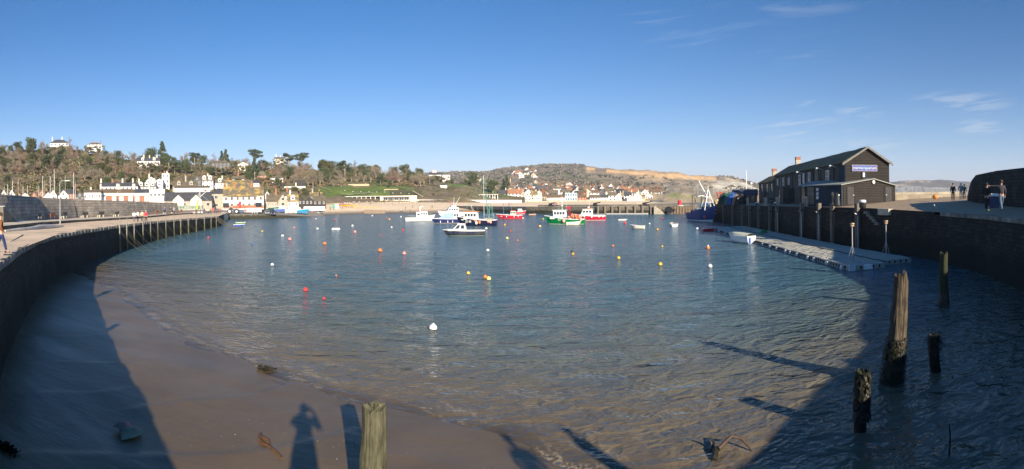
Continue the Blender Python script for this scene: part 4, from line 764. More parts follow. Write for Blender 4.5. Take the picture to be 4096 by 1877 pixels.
def tree(lst, i, x, D, hh, z_=None, kind=None, special=None):
    o = lst[i % len(lst)]
    if id(o) in used: o = dup(o)
    else: used.add(id(o))
    p = XD(x, D, zL(x, D) if z_ is None else z_); bh_ = 14 if lst in (PT, CT) else 12 if lst is BT else 8 if lst is YT else 11
    s = hh/bh_; o.location = p; o.scale = (s*random.uniform(.85, 1.15), s*random.uniform(.85, 1.15), s); o.rotation_euler = (0, 0, random.uniform(0, 6.28))
    k = {id(BT): 'bare winter tree', id(ET): 'dark evergreen tree', id(PT): 'spreading pine', id(CT): 'pointed dark conifer', id(YT): 'yellow-leaved small tree'}[id(lst)]
    z0 = zone(x); o['label'] = special or f"{k} {'low on' if D < 345 else 'half way up' if D < 410 else 'high on'} the hill {z0}"; o['category'] = 'tree'; o['group'] = 'trees picked out on the hill' if special else f"{k}s {z0} {'low' if D < 345 else 'mid' if D < 410 else 'high'}"
# the trees one can pick out
for (lst, i, x, D, hh, sp_) in [(ET,0,128,440,15,'big dark evergreen breaking the skyline left of the twin-chimneyed villa'),(BT,2,287,440,15,'round bare purple-grey tree right of the twin-chimneyed villa'),(ET,1,605,440,15,'round dark evergreen on the skyline left of the tall conifer'),(CT,0,650,440,21,'tallest pointed conifer on the skyline'),
    (ET,2,165,400,11,None),(ET,0,185,350,12,None),(PT,0,780,440,13,'lone small pine on the skyline right of the tall conifer'),(CT,0,905,440,17,'dark conifer behind the grey villa'),(CT,0,888,445,15,None),(PT,0,1022,430,20,'umbrella pine standing clear above the ridge over the inn'),(PT,1,1155,455,17,'left one of the two broad pines on the skyline'),(PT,0,1207,455,19,'right one of the two broad pines on the skyline'),
    (ET,2,1290,455,17,None),(ET,2,1310,440,15,'olive-green round evergreen at the left above the lawn'),(ET,0,1365,460,16,None),(PT,1,1380,455,17,None),(BT,5,1505,480,21,'great bare spreading tree on the skyline above the lawn'),(BT,2,1425,478,18,None),(ET,0,1620,500,15,'dark evergreen on the skyline right of the great bare tree'),(ET,0,1680,505,13,None),
    (ET,1,1890,505,16,'broad dark evergreen alone on the saddle'),(ET,0,1972,470,14,'broad dark evergreen above the pavilions'),(CT,0,2028,480,19,'tall dark cypress-like tree left of the orange-roofed house'),(CT,0,2015,482,15,'shorter dark conifer beside the tall cypress-like tree'),(BT,5,340,312,14,'pale wide bare tree in front of the wood above the chalets'),(BT,0,400,312,12,None),(BT,5,375,318,12,None),
    (CT,0,1020,352,17,'dark tree with bare stem left of the pyramid roofed house'),(CT,0,1040,356,15,None),(ET,0,1008,360,12,None),(ET,0,700,380,11,None),(ET,1,745,378,12,None),(ET,0,660,388,13,None),(YT,0,580,396,8,'small yellow tree behind the long white hillside house'),(ET,0,840,375,8,None),(BT,5,1335,392,9,'pale bare tree at the left edge of the lawn'),
    (BT,1,1365,408,12,'bare leaning tree on the lawn edge'),(ET,0,1560,412,7,'dark round bush on the bank above the lawn')]:
    tree(lst, i, x, D, hh, special=sp_)
rt = random.Random(9); n_ = 0; pts_ = []
def place(x0, x1, D0, D1, num, weights, hr):
    k = 0; tries = 0
    while k < num and tries < num*30:
        tries += 1; x = rt.uniform(x0, x1); D = rt.uniform(D0, D1)
        if any(abs(x-a) < 13 and abs(D-b) < 14 for a, b in pts_): continue
        bad = any(a-8 < x < b+8 and d0-26 < D < d0+6 for a, b, d0 in ((200,275,455),(350,408,452),(548,640,380),(672,702,385),(845,921,385),(951,994,395),(1028,1066,350),(1082,1133,345),(1098,1142,470),(1137,1222,318),(930,976,310)))
        if bad: continue
        pts_.append((x, D)); c = rt.random(); acc = 0
        for lst, wt in weights:
            acc += wt
            if c < acc: break
        tree(lst, rt.randint(0, 5), x, D, rt.uniform(*hr)*(.8 if lst is ET else 1)); k += 1
W1 = [(BT, .9), (ET, .1)]
place(-60, 640, 440, 475, 42, W1, (8, 13)); place(-60, 640, 385, 440, 50, W1, (8, 13)); place(-60, 640, 320, 385, 46, [(BT,.88),(ET,.12)], (8, 12)); place(-60, 560, 272, 320, 22, [(BT,.9),(ET,.1)], (7, 10))
place(640, 1260, 425, 480, 42, [(BT,.88),(ET,.10),(PT,.02)], (9, 14)); place(700, 1000, 400, 425, 10, W1, (7, 9)); place(1120, 1300, 370, 425, 20, [(BT,.92),(ET,.08)], (12, 16)); place(1300, 1700, 432, 480, 34, [(BT,.88),(ET,.12)], (12, 16)); place(1300, 1700, 480, 520, 14, [(BT,.6),(ET,.4)], (12, 16)); place(1700, 1770, 470, 520, 5, W1, (8,12)); place(1780, 2080, 480, 560, 12, [(BT,.6),(ET,.4)], (5,9))
# undergrowth and far woods nobody could count
def clumps(name, pts, m, label, cat, tri=10, flat=.6):
    V = []; Fq = []; cols = []; r = random.Random(3)
    for (p, s, c) in pts:
        for k in range(tri):
            u = Vector((r.gauss(0,1), r.gauss(0,1), abs(r.gauss(0,.8)))).normalized()*s*r.uniform(.5, 1.); u.z *= flat; a = Vector((r.gauss(0,1), r.gauss(0,1), r.gauss(0,.8))).normalized()*s*.42; b = a.cross(Vector((r.gauss(0,1), r.gauss(0,1), r.gauss(0,1)))).normalized()*s*.36
            o = len(V); q = p+u; V += [q-a, q+b, q+a*.9, q-b]; Fq.append((o, o+1, o+2, o+3)); f = r.uniform(.7, 1.3); cols += [tuple(x*f for x in c)]*4
    return npmesh(name, [tuple(v) for v in V], Fq, m, cols=cols, kind='stuff', label=label, category=cat)
M_scrub = attrmat('scrub_leaf', scale=.6, var=.25)
pts = []; COL = [(.20,.155,.10), (.24,.165,.105), (.16,.14,.07), (.085,.10,.04), (.26,.19,.11), (.07,.085,.03)]
for k in range(14000):
    x = rt.uniform(-100, 2080); t = rt.random()
    d0 = np.interp(x, HT[0], HT[1][:, 1]); d1 = np.interp(x, HT[0], HT[1][:, -2]); D = d0+(d1-d0)*t+rt.uniform(-3, 12)
    if 1255 < x < 1700 and D < np.interp(x, HT[0], HT[1][:, 3])+2: continue
    if x > 1700 and rt.random() < .75: continue
    if 1080 < x < 1255 and D < 370 and rt.random() < .6: continue
    if any(a-4 < x < b+4 and dd-3 < D < dd+9 for a, b, dd in ((200,275,455),(350,408,452),(548,640,380),(672,702,385),(845,921,385),(951,994,395),(1028,1066,350),(1082,1133,345),(1098,1142,470),(1137,1222,318))): continue
    s = rt.uniform(.7, 1.6)*(1 if x < 1700 else .6); cc = COL[int(min(5, abs(noise.noise(Vector((x*.02, D*.03, 1))))*9+rt.random()*3))]
    pts.append((XD(x, D, zL(x, D)+s*.2), s, cc))
for (a_, b_, yb_, dd) in ((200,275,596,455),(350,408,593,452),(548,640,660,380),(672,702,660,385),(845,921,676,385),(951,994,670,395),(1028,1066,719,350),(1082,1133,728,345),(1098,1142,646,470),(1137,1222,762,318),(930,976,729,310),(1716,1765,712,520),(1770,1800,716,505),(1860,1925,722,535)):
    for k in range(int((b_-a_)*1.3)):
        x = rt.uniform(a_-10, b_+10); D = dd-rt.uniform(1.5, 9); t0 = zL(x, D); t1 = zy(x, yb_-2, dd); s = rt.uniform(.7, 1.5)
        pts.append((XD(x, D, t0+(max(t1-t0, 0)+.4)*rt.random()**.7), s, rt.choice(COL)))
    if b_-a_ > 45:
        for k in range(3): tree(ET if rt.random() < .6 else BT, rt.randint(0, 2), rt.uniform(a_, b_), dd-8, rt.uniform(5, 7))
clumps('undergrowth', pts, M_scrub, 'brown and olive winter scrub covering the wooded hill', 'undergrowth', 12)
pts = []
y0_ = lambda x, D: YC-(zT(x, D)-EYE)/D*F-np.sin((x-2048)/F)*29
for k in range(15000):
    x = rt.uniform(1640, 3120); D = 560+(1800-560)*rt.random()**.8
    a = noise.noise(Vector((x*.02, D*.006, 4))); crest = D > 1690
    if x > 2560 and rt.random() < .9 and not crest: continue
    if x > 2345 and y0_(x, D) < 735 and rt.random() < .8: continue
    if a < -.05 and not crest: continue
    if 2340 < x < 2870 and D > 1450: continue
    z_ = zT(x, D)
    if z_ < 2: continue
    s = rt.uniform(2.5, 5.5)*(.6+D/1800); cc = [(.20,.175,.14), (.17,.15,.12), (.10,.11,.08), (.22,.18,.135)][int(rt.random()*3.99) if a < .3 else rt.choice((0,2,2))]
    pts.append((XD(x, D, z_+s*.25), s, cc))
clumps('far_woods', pts, M_scrub, 'hazy bare woods and hedges over the hill behind the town', 'woods', 9, .7)
# ================================================================== the far harbour arm
ARM = [(-30,272,2.7),(-14,242,2.7),(6,207,2.7),(31.7,181,2.7),(52,169,2.7),(60,164,2.7)]
wallstrip('harbour_arm_wall', ARM, -1.6, 3, M_arm, rough=.08, seg=1.6, batter=.3)
def offset(line, w_): 
    out = []
    for i, p in enumerate(line):
        a = line[max(i-1, 0)]; b = line[min(i+1, len(line)-1)]; dx, dy = b[0]-a[0], b[1]-a[1]; l = math.hypot(dx, dy); out.append((p[0]-(-dy/l)*-w_, p[1]-(dx/l)*-w_)+tuple(p[2:]))
    return out
# normals of a left-to-right line point away from the camera here, so build the wall on the reversed line
bpy.data.objects.remove(bpy.data.objects['harbour_arm_wall'])
wallstrip('harbour_arm_wall', ARM[::-1], -1.6, 3, M_arm, rough=.08, seg=1.6, batter=.3)
back = offset(ARM, 7.); mb = MB(); mb.prism([p[:2] for p in [(a, b+.3) for a, b, c in ARM]]+[p[:2] for p in back][::-1], -1.6, 2.69); mb.build('harbour_arm', M_tier, kind='structure')
wallstrip('harbour_arm_end_wall', [(back[-1][0], back[-1][1], 2.7), (60.05, 164, 2.7)], -1.6, 3, M_arm, rough=.05)
inn_ = offset(ARM, 5.6)
t = wallstrip('parapet_wall', [(a, b, 3.35) for a, b, c in inn_[2:]][::-1], 2.7, 3.3, M_arm, thick=.7, seg=2, kind=None, label='low stone parapet running along the far harbour arm', category='wall')
def armpt(x, off=0.):      # point on the arm's near face at a picture column
    d = ray(x, 800)
    for a, b in zip(ARM[:-1], ARM[1:]):
        dx, dy = b[0]-a[0], b[1]-a[1]; den = d.x*dy-d.y*dx
        if abs(den) < 1e-9: continue
        s = (a[0]*dy-a[1]*dx)/den; u = (a[0]*d.y-a[1]*d.x)/den
        if -.001 <= u <= 1.001: l = math.hypot(dx, dy); return Vector((d.x*s+(dy/l)*off, d.y*s-(dx/l)*off, 0)), math.atan2(dy, dx)
    p = XD(x, 178); return p, -.4
M_pile = mat('timber_fender', (.26,.2,.14), .85, .3, 1.5, stretch=(6,6,1)); M_rust = mat('rusted_sheet_piling', (.30,.21,.14), .8, .3, 1.5, stretch=(3,3,.6)); M_white_m = mat('white_paint', (.78,.78,.75), .5, .06, 2); M_steel = mat('galvanised_steel', (.5,.5,.5), .4, .1, 4, metal=.6)
M_rope = mat('mooring_rope', (.13,.12,.08), .9, .3, 20)
fp = None
for k, x in enumerate([2357, 2393, 2421, 2450, 2480, 2510, 2541, 2571, 2605]):
    p, a = armpt(x, .35)
    if fp is None: fp = thing('fender_post', p, a, '', 'fender post'); MB().box((0, 0, .8), (.5, .45, 4)).build('post', M_pile, fp); MB().box((0, 0, 2.95), (.6, .55, .18)).build('cap', M_pile, fp); o = fp
    else: o = dup(fp, loc=p, rz=a)
    o['label'] = f"timber fender post on the far arm, {['first','second','third','fourth','fifth','sixth','seventh','eighth','last'][k]} from the left before the steps"; o['group'] = 'fender posts on the far harbour arm'
p0, a0 = armpt(2668); p1 = Vector((60, 164, 0)); p1 = Vector((60.1,163.9,0)); L_ = (p1-p0).length; mb = MB(); n = int(L_/.5)
for i in range(n):
    q = p0.lerp(p1, (i+.5)/n); off = .35 if i % 2 else .12; mb.box((q.x+math.sin(a0)*off, q.y-math.cos(a0)*off, .35), (.42, .3, 3.9 if i % 2 else 3.6), rz=a0)
mb.build('sheet_piling', M_rust, label='rusty corrugated sheet piling at the end of the far arm', category='sheet piling')
p, a = armpt(2640, 1.0); t = thing('stone_steps', p, a, 'sunlit stone steps coming down the far arm to the water', 'steps')
mb = MB()
for i in range(8): mb.box((-1.6+i*.45, .3, 1.2-i*.36), (.5, 1.3, 3.0-.1))
mb.build('flight', mat('worn_step_stone', (.5,.44,.33), .9, .2, 2), t)
mb = MB(); cz = 0
pp, a = armpt(2435, 2.2); pq, _ = armpt(2597, 2.2); n = 22
for i in range(n): q = pp.lerp(pq, (i+.5)/n); mb.box((q.x, q.y, .15), ((pq-pp).length/n*.94, 1.4, .5), rz=a, taper=.94)
mb.build('floating_walkway', mat('grey_float', (.5,.5,.48), .6), label='low grey floating walkway along the foot of the far arm', category='pontoon')
# cannons, beacon
def cannon(x, label, off=-4.0, rz=.25):
    p, a = armpt(x, off); t = thing('cannon', (p.x, p.y, 2.7), a, label, 'cannon', 'old cannons on the far arm')
    mb = MB(); mb.box((0, 0, .35), (2.4, .9, .5)); mb.box((-.5, 0, .75), (1.2, .85, .4)); mb.build('carriage', M_black, t)
    b = Vector((-1.1, 0, .95)); e = Vector((1.9, 0, 1.5)); MB().tube([b-Vector((.25,0,.05)), b, b.lerp(e, .1), b.lerp(e, .5), b.lerp(e, .92), e], [.1, .3, .27, .22, .16, .2], 10).build('barrel', M_black, t); return t
cannon(2178, 'black cannon beside the figure in red on the far arm'); cannon(2358, 'black cannon on the middle of the far arm pointing right'); cannon(2571, 'black cannon on the parapet near the steps of the far arm')
p = PD(2718.5, 816.5, 172); t = thing('harbour_beacon', (p.x, p.y, 2.7), 0, 'bright red drum-shaped beacon on the end of the far arm', 'beacon')
MB().lathe([(1.3,0),(1.3,.35),(.9,.4)], 14).build('plinth', M_tan, t); MB().lathe([(.62,.4),(.62,1.7),(.45,1.8),(.45,2.0)], 14).build('drum', paint((.6,.02,.05)), t)
# rock armour and groyne on the beaches
mb = MB(); r = random.Random(4)
for k in range(420):
    x = r.uniform(2605, 2745); D = 470+(x-2605)*.9+r.uniform(0, 26); p = XD(x, D, 0); s = r.uniform(1.2, 2.4); mb.box((p.x, p.y, r.uniform(-.2, 2.6)), (s, s*.8, s*.7), rz=r.uniform(0, 3), rx=r.uniform(-.6, .6), ry=r.uniform(-.5, .5), taper=.7)
mb.build('rock_armour', mat('dark_rock', (.12,.12,.12), .9, .3, .3), kind='stuff', label='dark boulders heaped along the far sea wall', category='boulders')
wallstrip('sea_wall', [tuple(XD(x, D, z_)) for x, D, z_ in ((2640,545,4.0),(2700,600,4.0),(2800,700,3.6),(2900,900,3.2),(3050,1050,3))][::-1], -1, 4, M_tan, thick=2, seg=12)
wallstrip('promenade_wall', [tuple(XD(x, D, z_)) for x, D, z_ in ((1236,262,3.9),(1330,318,4.9),(1520,336,5.1),(1668,348,5.2),(1730,410,5.7),(2000,432,5.6),(2090,455,4.2),(2640,545,4.0))][::-1], 1, 4, M_tan, thick=3, seg=6)
p = XD(1505, 243, 0); t = thing('groyne', (p.x, p.y, 0), .1, 'low dark timber groyne at the edge of the sandy beach', 'groyne')
MB().slab([(-6,.2),(-6,1.9),(1,1.6),(4.2,1.5),(4.2,-.4),(0,-.4)], 'y', -.2, .2).build('boarding', M_pile, t); [MB().box((-5.5+i*1.6, -.33, .5), (.25, .25, 2.4)).build('post', M_pile, t) for i in range(7)]
# stone sheets for the slipway front, shingle heap
wallstrip('slipway_wall', [tuple(XD(x, D, z_)) for x, D, z_ in ((905,184,1.72),(980,185.5,1.7),(1055,187,1.45),(1150,192,.85),(1245,200,.15))][::-1], -1.2, 2, M_arm, thick=1.2, seg=1.5, rough=.04)
# ================================================================== the aquarium building on the right quay
def ycl(wpx): return wpx
M_board = brickmat('black_weatherboard', (.045,.038,.033), (.036,.031,.027), (.012,.011,.01), 4.2, .2, ms=.03, bump=.03, stain=.3); M_bluebd = brickmat('blue_weatherboard', (.035,.055,.08), (.03,.048,.07), (.015,.02,.03), 4.2, .2, ms=.03, bump=.03, stain=.25)
M_rend = mat('old_dark_render', (.085,.075,.06), .9, .35, .35, bump=.02, bscale=3); M_mroof = mat('mossy_slate_roof', (.10,.095,.075), .85, .35, .5, col2=(.15,.15,.05), bump=.05, bscale=5)
def quadwall(name, pts, m, parent, n_in=.3):
    """flat polygon wall in local coordinates with thickness and UVs in metres"""
    a = Vector(pts[0]); u = (Vector(pts[1])-a).normalized(); nn = Vector((u.y, -u.x, 0)); k = len(pts); mb = MB(); V = [Vector(p) for p in pts]+[Vector(p)-nn*n_in for p in pts]; mb.add(V, [tuple(range(k)), tuple(range(2*k-1, k-1, -1))]+[(i, k+i, k+(i+1) % k, (i+1) % k) for i in range(k)])
    mb.uv = [((p-a).dot(u), p.z) for p in V]; return mb.build(name, m, parent)
A0 = Vector((37.7, 50.4, 4.5)); ud = Vector((.296, .955, 0)).normalized(); ang = math.atan2(-ud.x, ud.y)     # local +y runs along the building, local x across it
aq = thing('aquarium_building', A0, ang, 'long two-storey quayside building with black boarded gable and mossy roof', 'building')
Wd, Ln, EH, RH = 5.9, 41.5, 5.2, 6.95
quadwall('side_wall', [(0,Ln,-1),(0,2.2,-1),(0,2.2,EH),(0,Ln,EH)], M_rend, aq)
quadwall('boarded_corner', [(-.02,2.2,-1),(-.02,0,-1),(-.02,0,EH),(-.02,2.2,EH)], M_bluebd, aq, .2)
quadwall('gable_wall', [(0,0,-1),(Wd,0,-1),(Wd,0,EH),(Wd/2,0,RH-.05),(0,0,EH)], M_board, aq, .25)
quadwall('far_side_wall', [(Wd,0.3,-1),(Wd,Ln,-1),(Wd,Ln,EH),(Wd,0.3,EH)], M_rend, aq); quadwall('far_gable_wall', [(Wd,Ln,-1),(0,Ln,-1),(0,Ln,EH),(Wd/2,Ln,RH-.05),(Wd,Ln,EH)], M_rend, aq, .25)
def pitched(parent, w_, y0, y1, eh, rh, m, ov=.35, th=.12, x0=0.):
    r = MB(); sl = (rh-eh)/(w_/2)
    nseg = max(1, int((y1-y0)/1.4)); rr_ = random.Random(2); sag = [0]+[rr_.uniform(-.05, .03) for _ in range(nseg-1)]+[0]
    for s in (0, 1):
        for i in range(nseg):
            ya = y0+(y1-y0)*i/nseg; yb = y0+(y1-y0)*(i+1)/nseg; e = x0-ov if s == 0 else x0+w_+ov; ez = eh-ov*sl; q = []
            for yy, sg in ((ya, sag[i]), (yb, sag[i+1])): q += [(e, yy, ez+sg), (x0+w_/2, yy, rh+sg), (x0+w_/2, yy, rh+th+sg), (e, yy, ez+th+sg)]
            r.add(q, [(0,1,2,3), (4,7,6,5), (3,2,6,7), (0,4,5,1), (0,3,7,4)])
    return r.build('roof', m, parent)
rf = pitched(aq, Wd, -.25, Ln+.1, EH, RH, M_mroof)
for s in (0, 1): MB().slab([(-.4 if s == 0 else Wd+.4, EH-.48), (Wd/2, RH-.1), (Wd/2, RH+.16), (-.4 if s == 0 else Wd+.4, EH-.22)], 'y', -.36, -.27).build('bargeboard', mat('bleached_board', (.2,.19,.17), .8), aq)
M_mroof2 = M_mroof
def stack(parent, x, y, zt, w_=.9):
    c = MB().box((x, y, zt-1.4), (w_, w_*.9, 2.2)).build('chimney', M_stonew, parent); MB().box((x, y, zt-.05), (w_*1.08, w_*.98, .55)).build('brick_top', M_brick, c)
stack(rf, Wd/2+.3, 35.5, RH+1.25, .85)
def sash(y, z_, w_, h_, x=-.02):
    f = MB(); [f.box((x, y+s*w_/2, z_), (.12, .09, h_)) for s in (-1, 1)]; [f.box((x, y, z_+s*h_/2), (.12, w_+.09, .1)) for s in (-1, 0, 1)]; f.box((x, y, z_), (.08, .05, h_)); fo = f.build('window', M_white_m, aq); MB().box((x+.02, y, z_), (.05, w_, h_-.1)).build('pane', M_pane, fo)
for y, z_, w_, h_ in ((6.9,3.65,1.3,1.5),(15.9,3.5,1.0,2.1),(21.6,3.7,1.2,1.5),(29.3,3.7,.9,1.15),(33.6,3.75,1.1,1.3),(38.6,3.8,.9,1.1)): sash(y, z_, w_, h_)
for y, z_, w_, h_ in ((11.9,3.7,1.5,2.4),(16.9,3.5,.5,2.3)): MB().box((-.06, y, z_), (.1, w_, h_)).build('loading_door', M_wood, aq)
for s in (-1, 1): MB().box((-.1, 33.6+s*1.5, 3.5), (.14, .8, 2.5)).build('shutter', M_wood, aq)
for y in (4.1, 9.8, 13.5, 20.5, 26.5): MB().tube([(-.1, y, EH-.2), (-.1, y, -.1)], .06, 6).build('drainpipe', M_black, aq)
MB().tube([(-.2, 0, EH-.18), (-.2, Ln, EH-.18)], .08, 6).build('gutter', M_black, aq)
for y in (3.2, 9.2, 20.2): MB().tube([(-.05, y, EH-.5), (-.6, y-.1, EH-.35), (-1.0, y-.2, EH-.4)], [.05, .06, .16], 8).build('floodlight', M_white_m, aq)
for y, w_, h_ in ((19,2.2,2.7),(27.0,3.0,2.4),(36.5,1.5,2.3)): MB().box((.03, y, h_/2), (.2, w_, h_)).build('doorway', M_pane, aq)
MB().box((-.6, 30.2, 1.3), (1.2, 2.6, 2.8)).build('porch', M_rend, aq)
for y, z_, w_, h_, cc, nm in ((18.9,2.35,1.1,4.6,(.5,.52,.5),'notice_board'),(16.8,1.8,1.2,1.9,(.2,.25,.4),'poster')): MB().box((-.12, y, z_), (.08, w_, h_)).build(nm, mat(nm+'_print', cc, .6, .5, 5, lo=.45, hi=.55), aq)
MB().box((-.2,18.9,.05),(.1,1.1,.12)).build('notice_board_foot', paint((.05,.25,.5)), aq)
# gable: sign, small window
sg = MB().box((2.55, -.06, 4.42), (3.3, .08, .74)).build('sign', paint((.10,.11,.36), .4), aq)
mb = MB(); [mb.box((2.55, -.12, 4.42+s*.36), (3.3, .04, .025)) for s in (-1, 1)]; [mb.box((2.55+s*1.64, -.12, 4.42), (.025, .04, .7)) for s in (-1, 1)]; mb.build('sign_border', M_white_m, sg)
def text(name, body, m, parent, loc, size, rot=(PI/2, 0, 0), ext=.01, align='CENTER', sx=1.):
    cu = bpy.data.curves.new(name, 'FONT'); cu.body = body; cu.size = size; cu.extrude = ext; cu.align_x = align; cu.align_y = 'CENTER'; cu.resolution_u = 3; o = bpy.data.objects.new(name, cu); C.objects.link(o); cu.materials.append(m); o.parent = parent; o.location = loc; o.rotation_euler = rot; o.scale = (sx, 1, 1); dg = bpy.context.evaluated_depsgraph_get(); dg.update(); me = bpy.data.meshes.new_from_object(o.evaluated_get(dg)); o2 = bpy.data.objects.new(name, me); C.objects.link(o2); o2.parent = parent; o2.location = loc; o2.rotation_euler = rot; bpy.data.objects.remove(o); return o2
text('lettering', 'marine', M_white_m, sg, (1.68, -.125, 4.43), .47, align='CENTER'); text('lettering', 'A', paint((.05,.6,.9)), sg, (2.46, -.125, 4.43), .50); text('lettering', 'quarium', M_white_m, sg, (3.33, -.125, 4.43), .47)
f = MB(); [f.box((2.6+s*.33, -.03, 3.5), (.08, .14, .95)) for s in (-1, 1)]; [f.box((2.6, -.03, 3.5+s*.47), (.7, .14, .08)) for s in (-1, 1)]; fo = f.build('window', M_black, aq); MB().box((2.42, 0, 3.6), (.34, .06, .55)).build('pane', M_white_m, fo); MB().box((2.78, 0, 3.5), (.3, .05, .9)).build('pane', M_pane, fo)
MB().box((2.58,-.04,5.75),(.1,.06,.1)).build('finial_block',M_board,aq)
# single storey extension in front of the gable
E0 = Vector((35.6, 48.3, 4.45)); ex = thing('boarded_shed', E0, math.atan2(.5, 8.8), 'low black boarded extension with two doors in front of the aquarium gable', 'shed')
EW = 8.8
quadwall('front_wall', [(0,0,-1),(EW,0,-1),(EW,0,2.25),(EW*.56,0,3.05),(0,0,2.35)], M_board, ex, .2)
quadwall('side_wall', [(.9,9.6,-1),(0,0,-1),(0,0,2.35),(.9,9.6,2.35)], M_bluebd, ex, .2); quadwall('right_wall', [(EW,.2,-1),(EW,3.2,-1),(EW,3.2,2.25),(EW,.2,2.25)], M_board, ex, .2)
mb = MB(); mb.add([(-.25,-.3,2.33),(EW*.56,-.3,3.07),(EW+.2,-.3,2.24),(EW+.2,3.4,2.3),(EW*.56,3.4,3.1),(.6,9.8,2.4),(-.25,-.3,2.43),(EW*.56,-.3,3.17),(EW+.2,-.3,2.34),(EW+.2,3.4,2.4),(EW*.56,3.4,3.2),(.6,9.8,2.5),(3.2,9.8,3.0),(3.2,9.8,3.1)],[(6,7,10,13,11),(7,8,9,10),(0,1,7,6),(1,2,8,7),(0,6,11,5),(2,3,9,8),(0,5,12,4,1),(1,4,3,2),(5,11,13,12)]); mb.build('roof', mat('pale_felt_roof', (.30,.31,.27), .8), ex, fix=False)
for x, w_ in ((1.35,1.05),(7.6,1.1)):
    d = MB().box((x, -.04, 1.1), (w_, .08, 2.1)).build('door', mat('black_door', (.035,.033,.032), .6, .2, 1), ex); MB().box((x+(.42 if x > 3 else -.42)*-1, -.1, 1.15), (.28, .05, .06)).box((x+(.42 if x > 3 else -.42)*-1, -.1, 1.15), (.05, .06, .16)).build('handle', M_steel, d)
MB().ball((5.0, -.12, 2.72), .24, 12, 7, (1, .5, 1)).build('round_lamp', M_white_m, ex)
for x, w_ in ((.35,.1),(2.1,.1),(6.9,.1),(8.3,.1),(EW-.06,.14)): MB().box((x, -.03, 1.1), (w_, .05, 2.2)).build('cover_strip', M_board, ex)
for y, w_ in ((6.8,1.5),(8.6,.8)): MB().box((y*.0937-.03, y, 1.15), (.1, w_, 2.2), rz=-.093).build('plank_door', M_wood if y < 7 else M_pane, ex)
for z_ in (.9, 1.35, 1.9): MB().box((5.2*.0937-.05, 5.2, z_), (.06, .55, .38), rz=-.093).build('notice', mat('shed_notice', (.55,.55,.55), .6, .5, 9, lo=.48, hi=.52), ex)
# lower far end of the row, with orange-mossed roof
B0 = A0+ud*(Ln+.15); lo_ = thing('quay_cottage', B0, ang, 'lower end cottage of the quay row with orange mossed roof and brick-topped chimney', 'building')
W2, L2, EH2, RH2 = 5.2, 18, 4.2, 5.6
quadwall('side_wall', [(.0,L2,-1),(.0,0,-1),(.0,0,EH2),(.0,L2,EH2)], M_rend, lo_); quadwall('gable_wall', [(W2,L2,-1),(0,L2,-1),(0,L2,EH2),(W2/2,L2,RH2-.05),(W2,L2,EH2)], M_rend, lo_)
rf2 = pitched(lo_, W2, .05, L2+.2, EH2, RH2, mat('orange_moss_roof', (.13,.11,.07), .9, .3, .5, col2=(.30,.21,.06), bump=.05, bscale=5)); stack(rf2, W2/2, 12.5, RH2+1.4, .95)
for y, z_ in ((2.5,2.9),(7.5,2.9),(13.5,3.)):
    f = MB().box((-.02, y, z_), (.1, 1.1, 1.5)).build('window', M_white_m, lo_); MB().box((-.06, y, z_), (.06, .85, 1.25)).build('pane', M_pane, f)
MB().box((-.04, 5, 2.6), (.12, .9, 1.8)).build('loading_door', M_wood, lo_); MB().box((-.02, 9.5, 1.1), (.12, 2.4, 2.2)).build('doorway', M_pane, lo_)
# cafe with dark awning beyond
p = PD(2985, 812, 122); t = thing('quay_cafe', (p.x, p.y, 4.05), -.46, 'low quayside cafe under a dark blue awning beyond the mossed cottage', 'cafe')
MB().box((0, 2.5, 1.2), (5.2, 4, 2.6)).build('wall', M_wood, t); MB().slab([(-.9,1.9),(2.6,3.3),(4.4,2.8),(4.4,2.6),(2.6,3.1),(-.9,1.75)], 'x', -3.4, 2.8).build('awning', paint((.035,.05,.085), .8), t)
for x in (-1.9, -.9, .4, 1.6): MB().box((x, .45, 1.25), (.8, .1, 1.4)).build('window', M_pane, t)
p = PD(2986, 812, 126); t = thing('flagpole', (p.x, p.y, 4.05), 0, 'tall thin white flagpole rising behind the cafe awning', 'flagpole'); MB().tube([(0,0,0),(0,0,3),(0,0,7.7)], [.13,.12,.09], 8).build('pole', M_white_m, t); MB().ball((0,0,7.75), .14, 8, 5).build('finial', M_white_m, t)
p = PD(3005, 812, 128); t = thing('mast_light', (p.x, p.y, 4.05), 0, 'short white post with lantern left of the mossed cottage', 'lamp'); MB().tube([(0,0,0),(0,0,4.6)], .08, 6).build('pole', M_white_m, t); MB().lathe([(.1,4.5),(.35,4.6),(.3,5.0),(.4,5.05)], 8).build('lantern', M_white_m, t)
# low parapet, cobbles end, big orange buoy ashore
wallstrip('low_parapet', [(54.5,45.5,5.95),(50.8,48.3,5.95),(46.5,52,5.9)], 4.4, 5.9, brickmat('sunlit_parapet', (.58,.50,.36), (.5,.42,.3), (.3,.26,.2), 1.6, .7, bump=.05, stain=.3), thick=.8, seg=1, rough=.05, kind=None, label='low sunlit stone parapet right of the boarded shed', category='wall')
p = PD(3741, 783, 60); t = thing('stored_buoy', (p.x, p.y, 5.15), 0, 'large orange buoy lying on the quay behind the walkers', 'buoy'); MB().ball((0,0,.15), .34, 14, 8, (1,1,.85)).build('ball', paint((.8,.28,.05)), t); MB().tube([(-.08,0,.42),(0,0,.5),(.08,0,.42)], .03, 6).build('eye', M_steel, t)
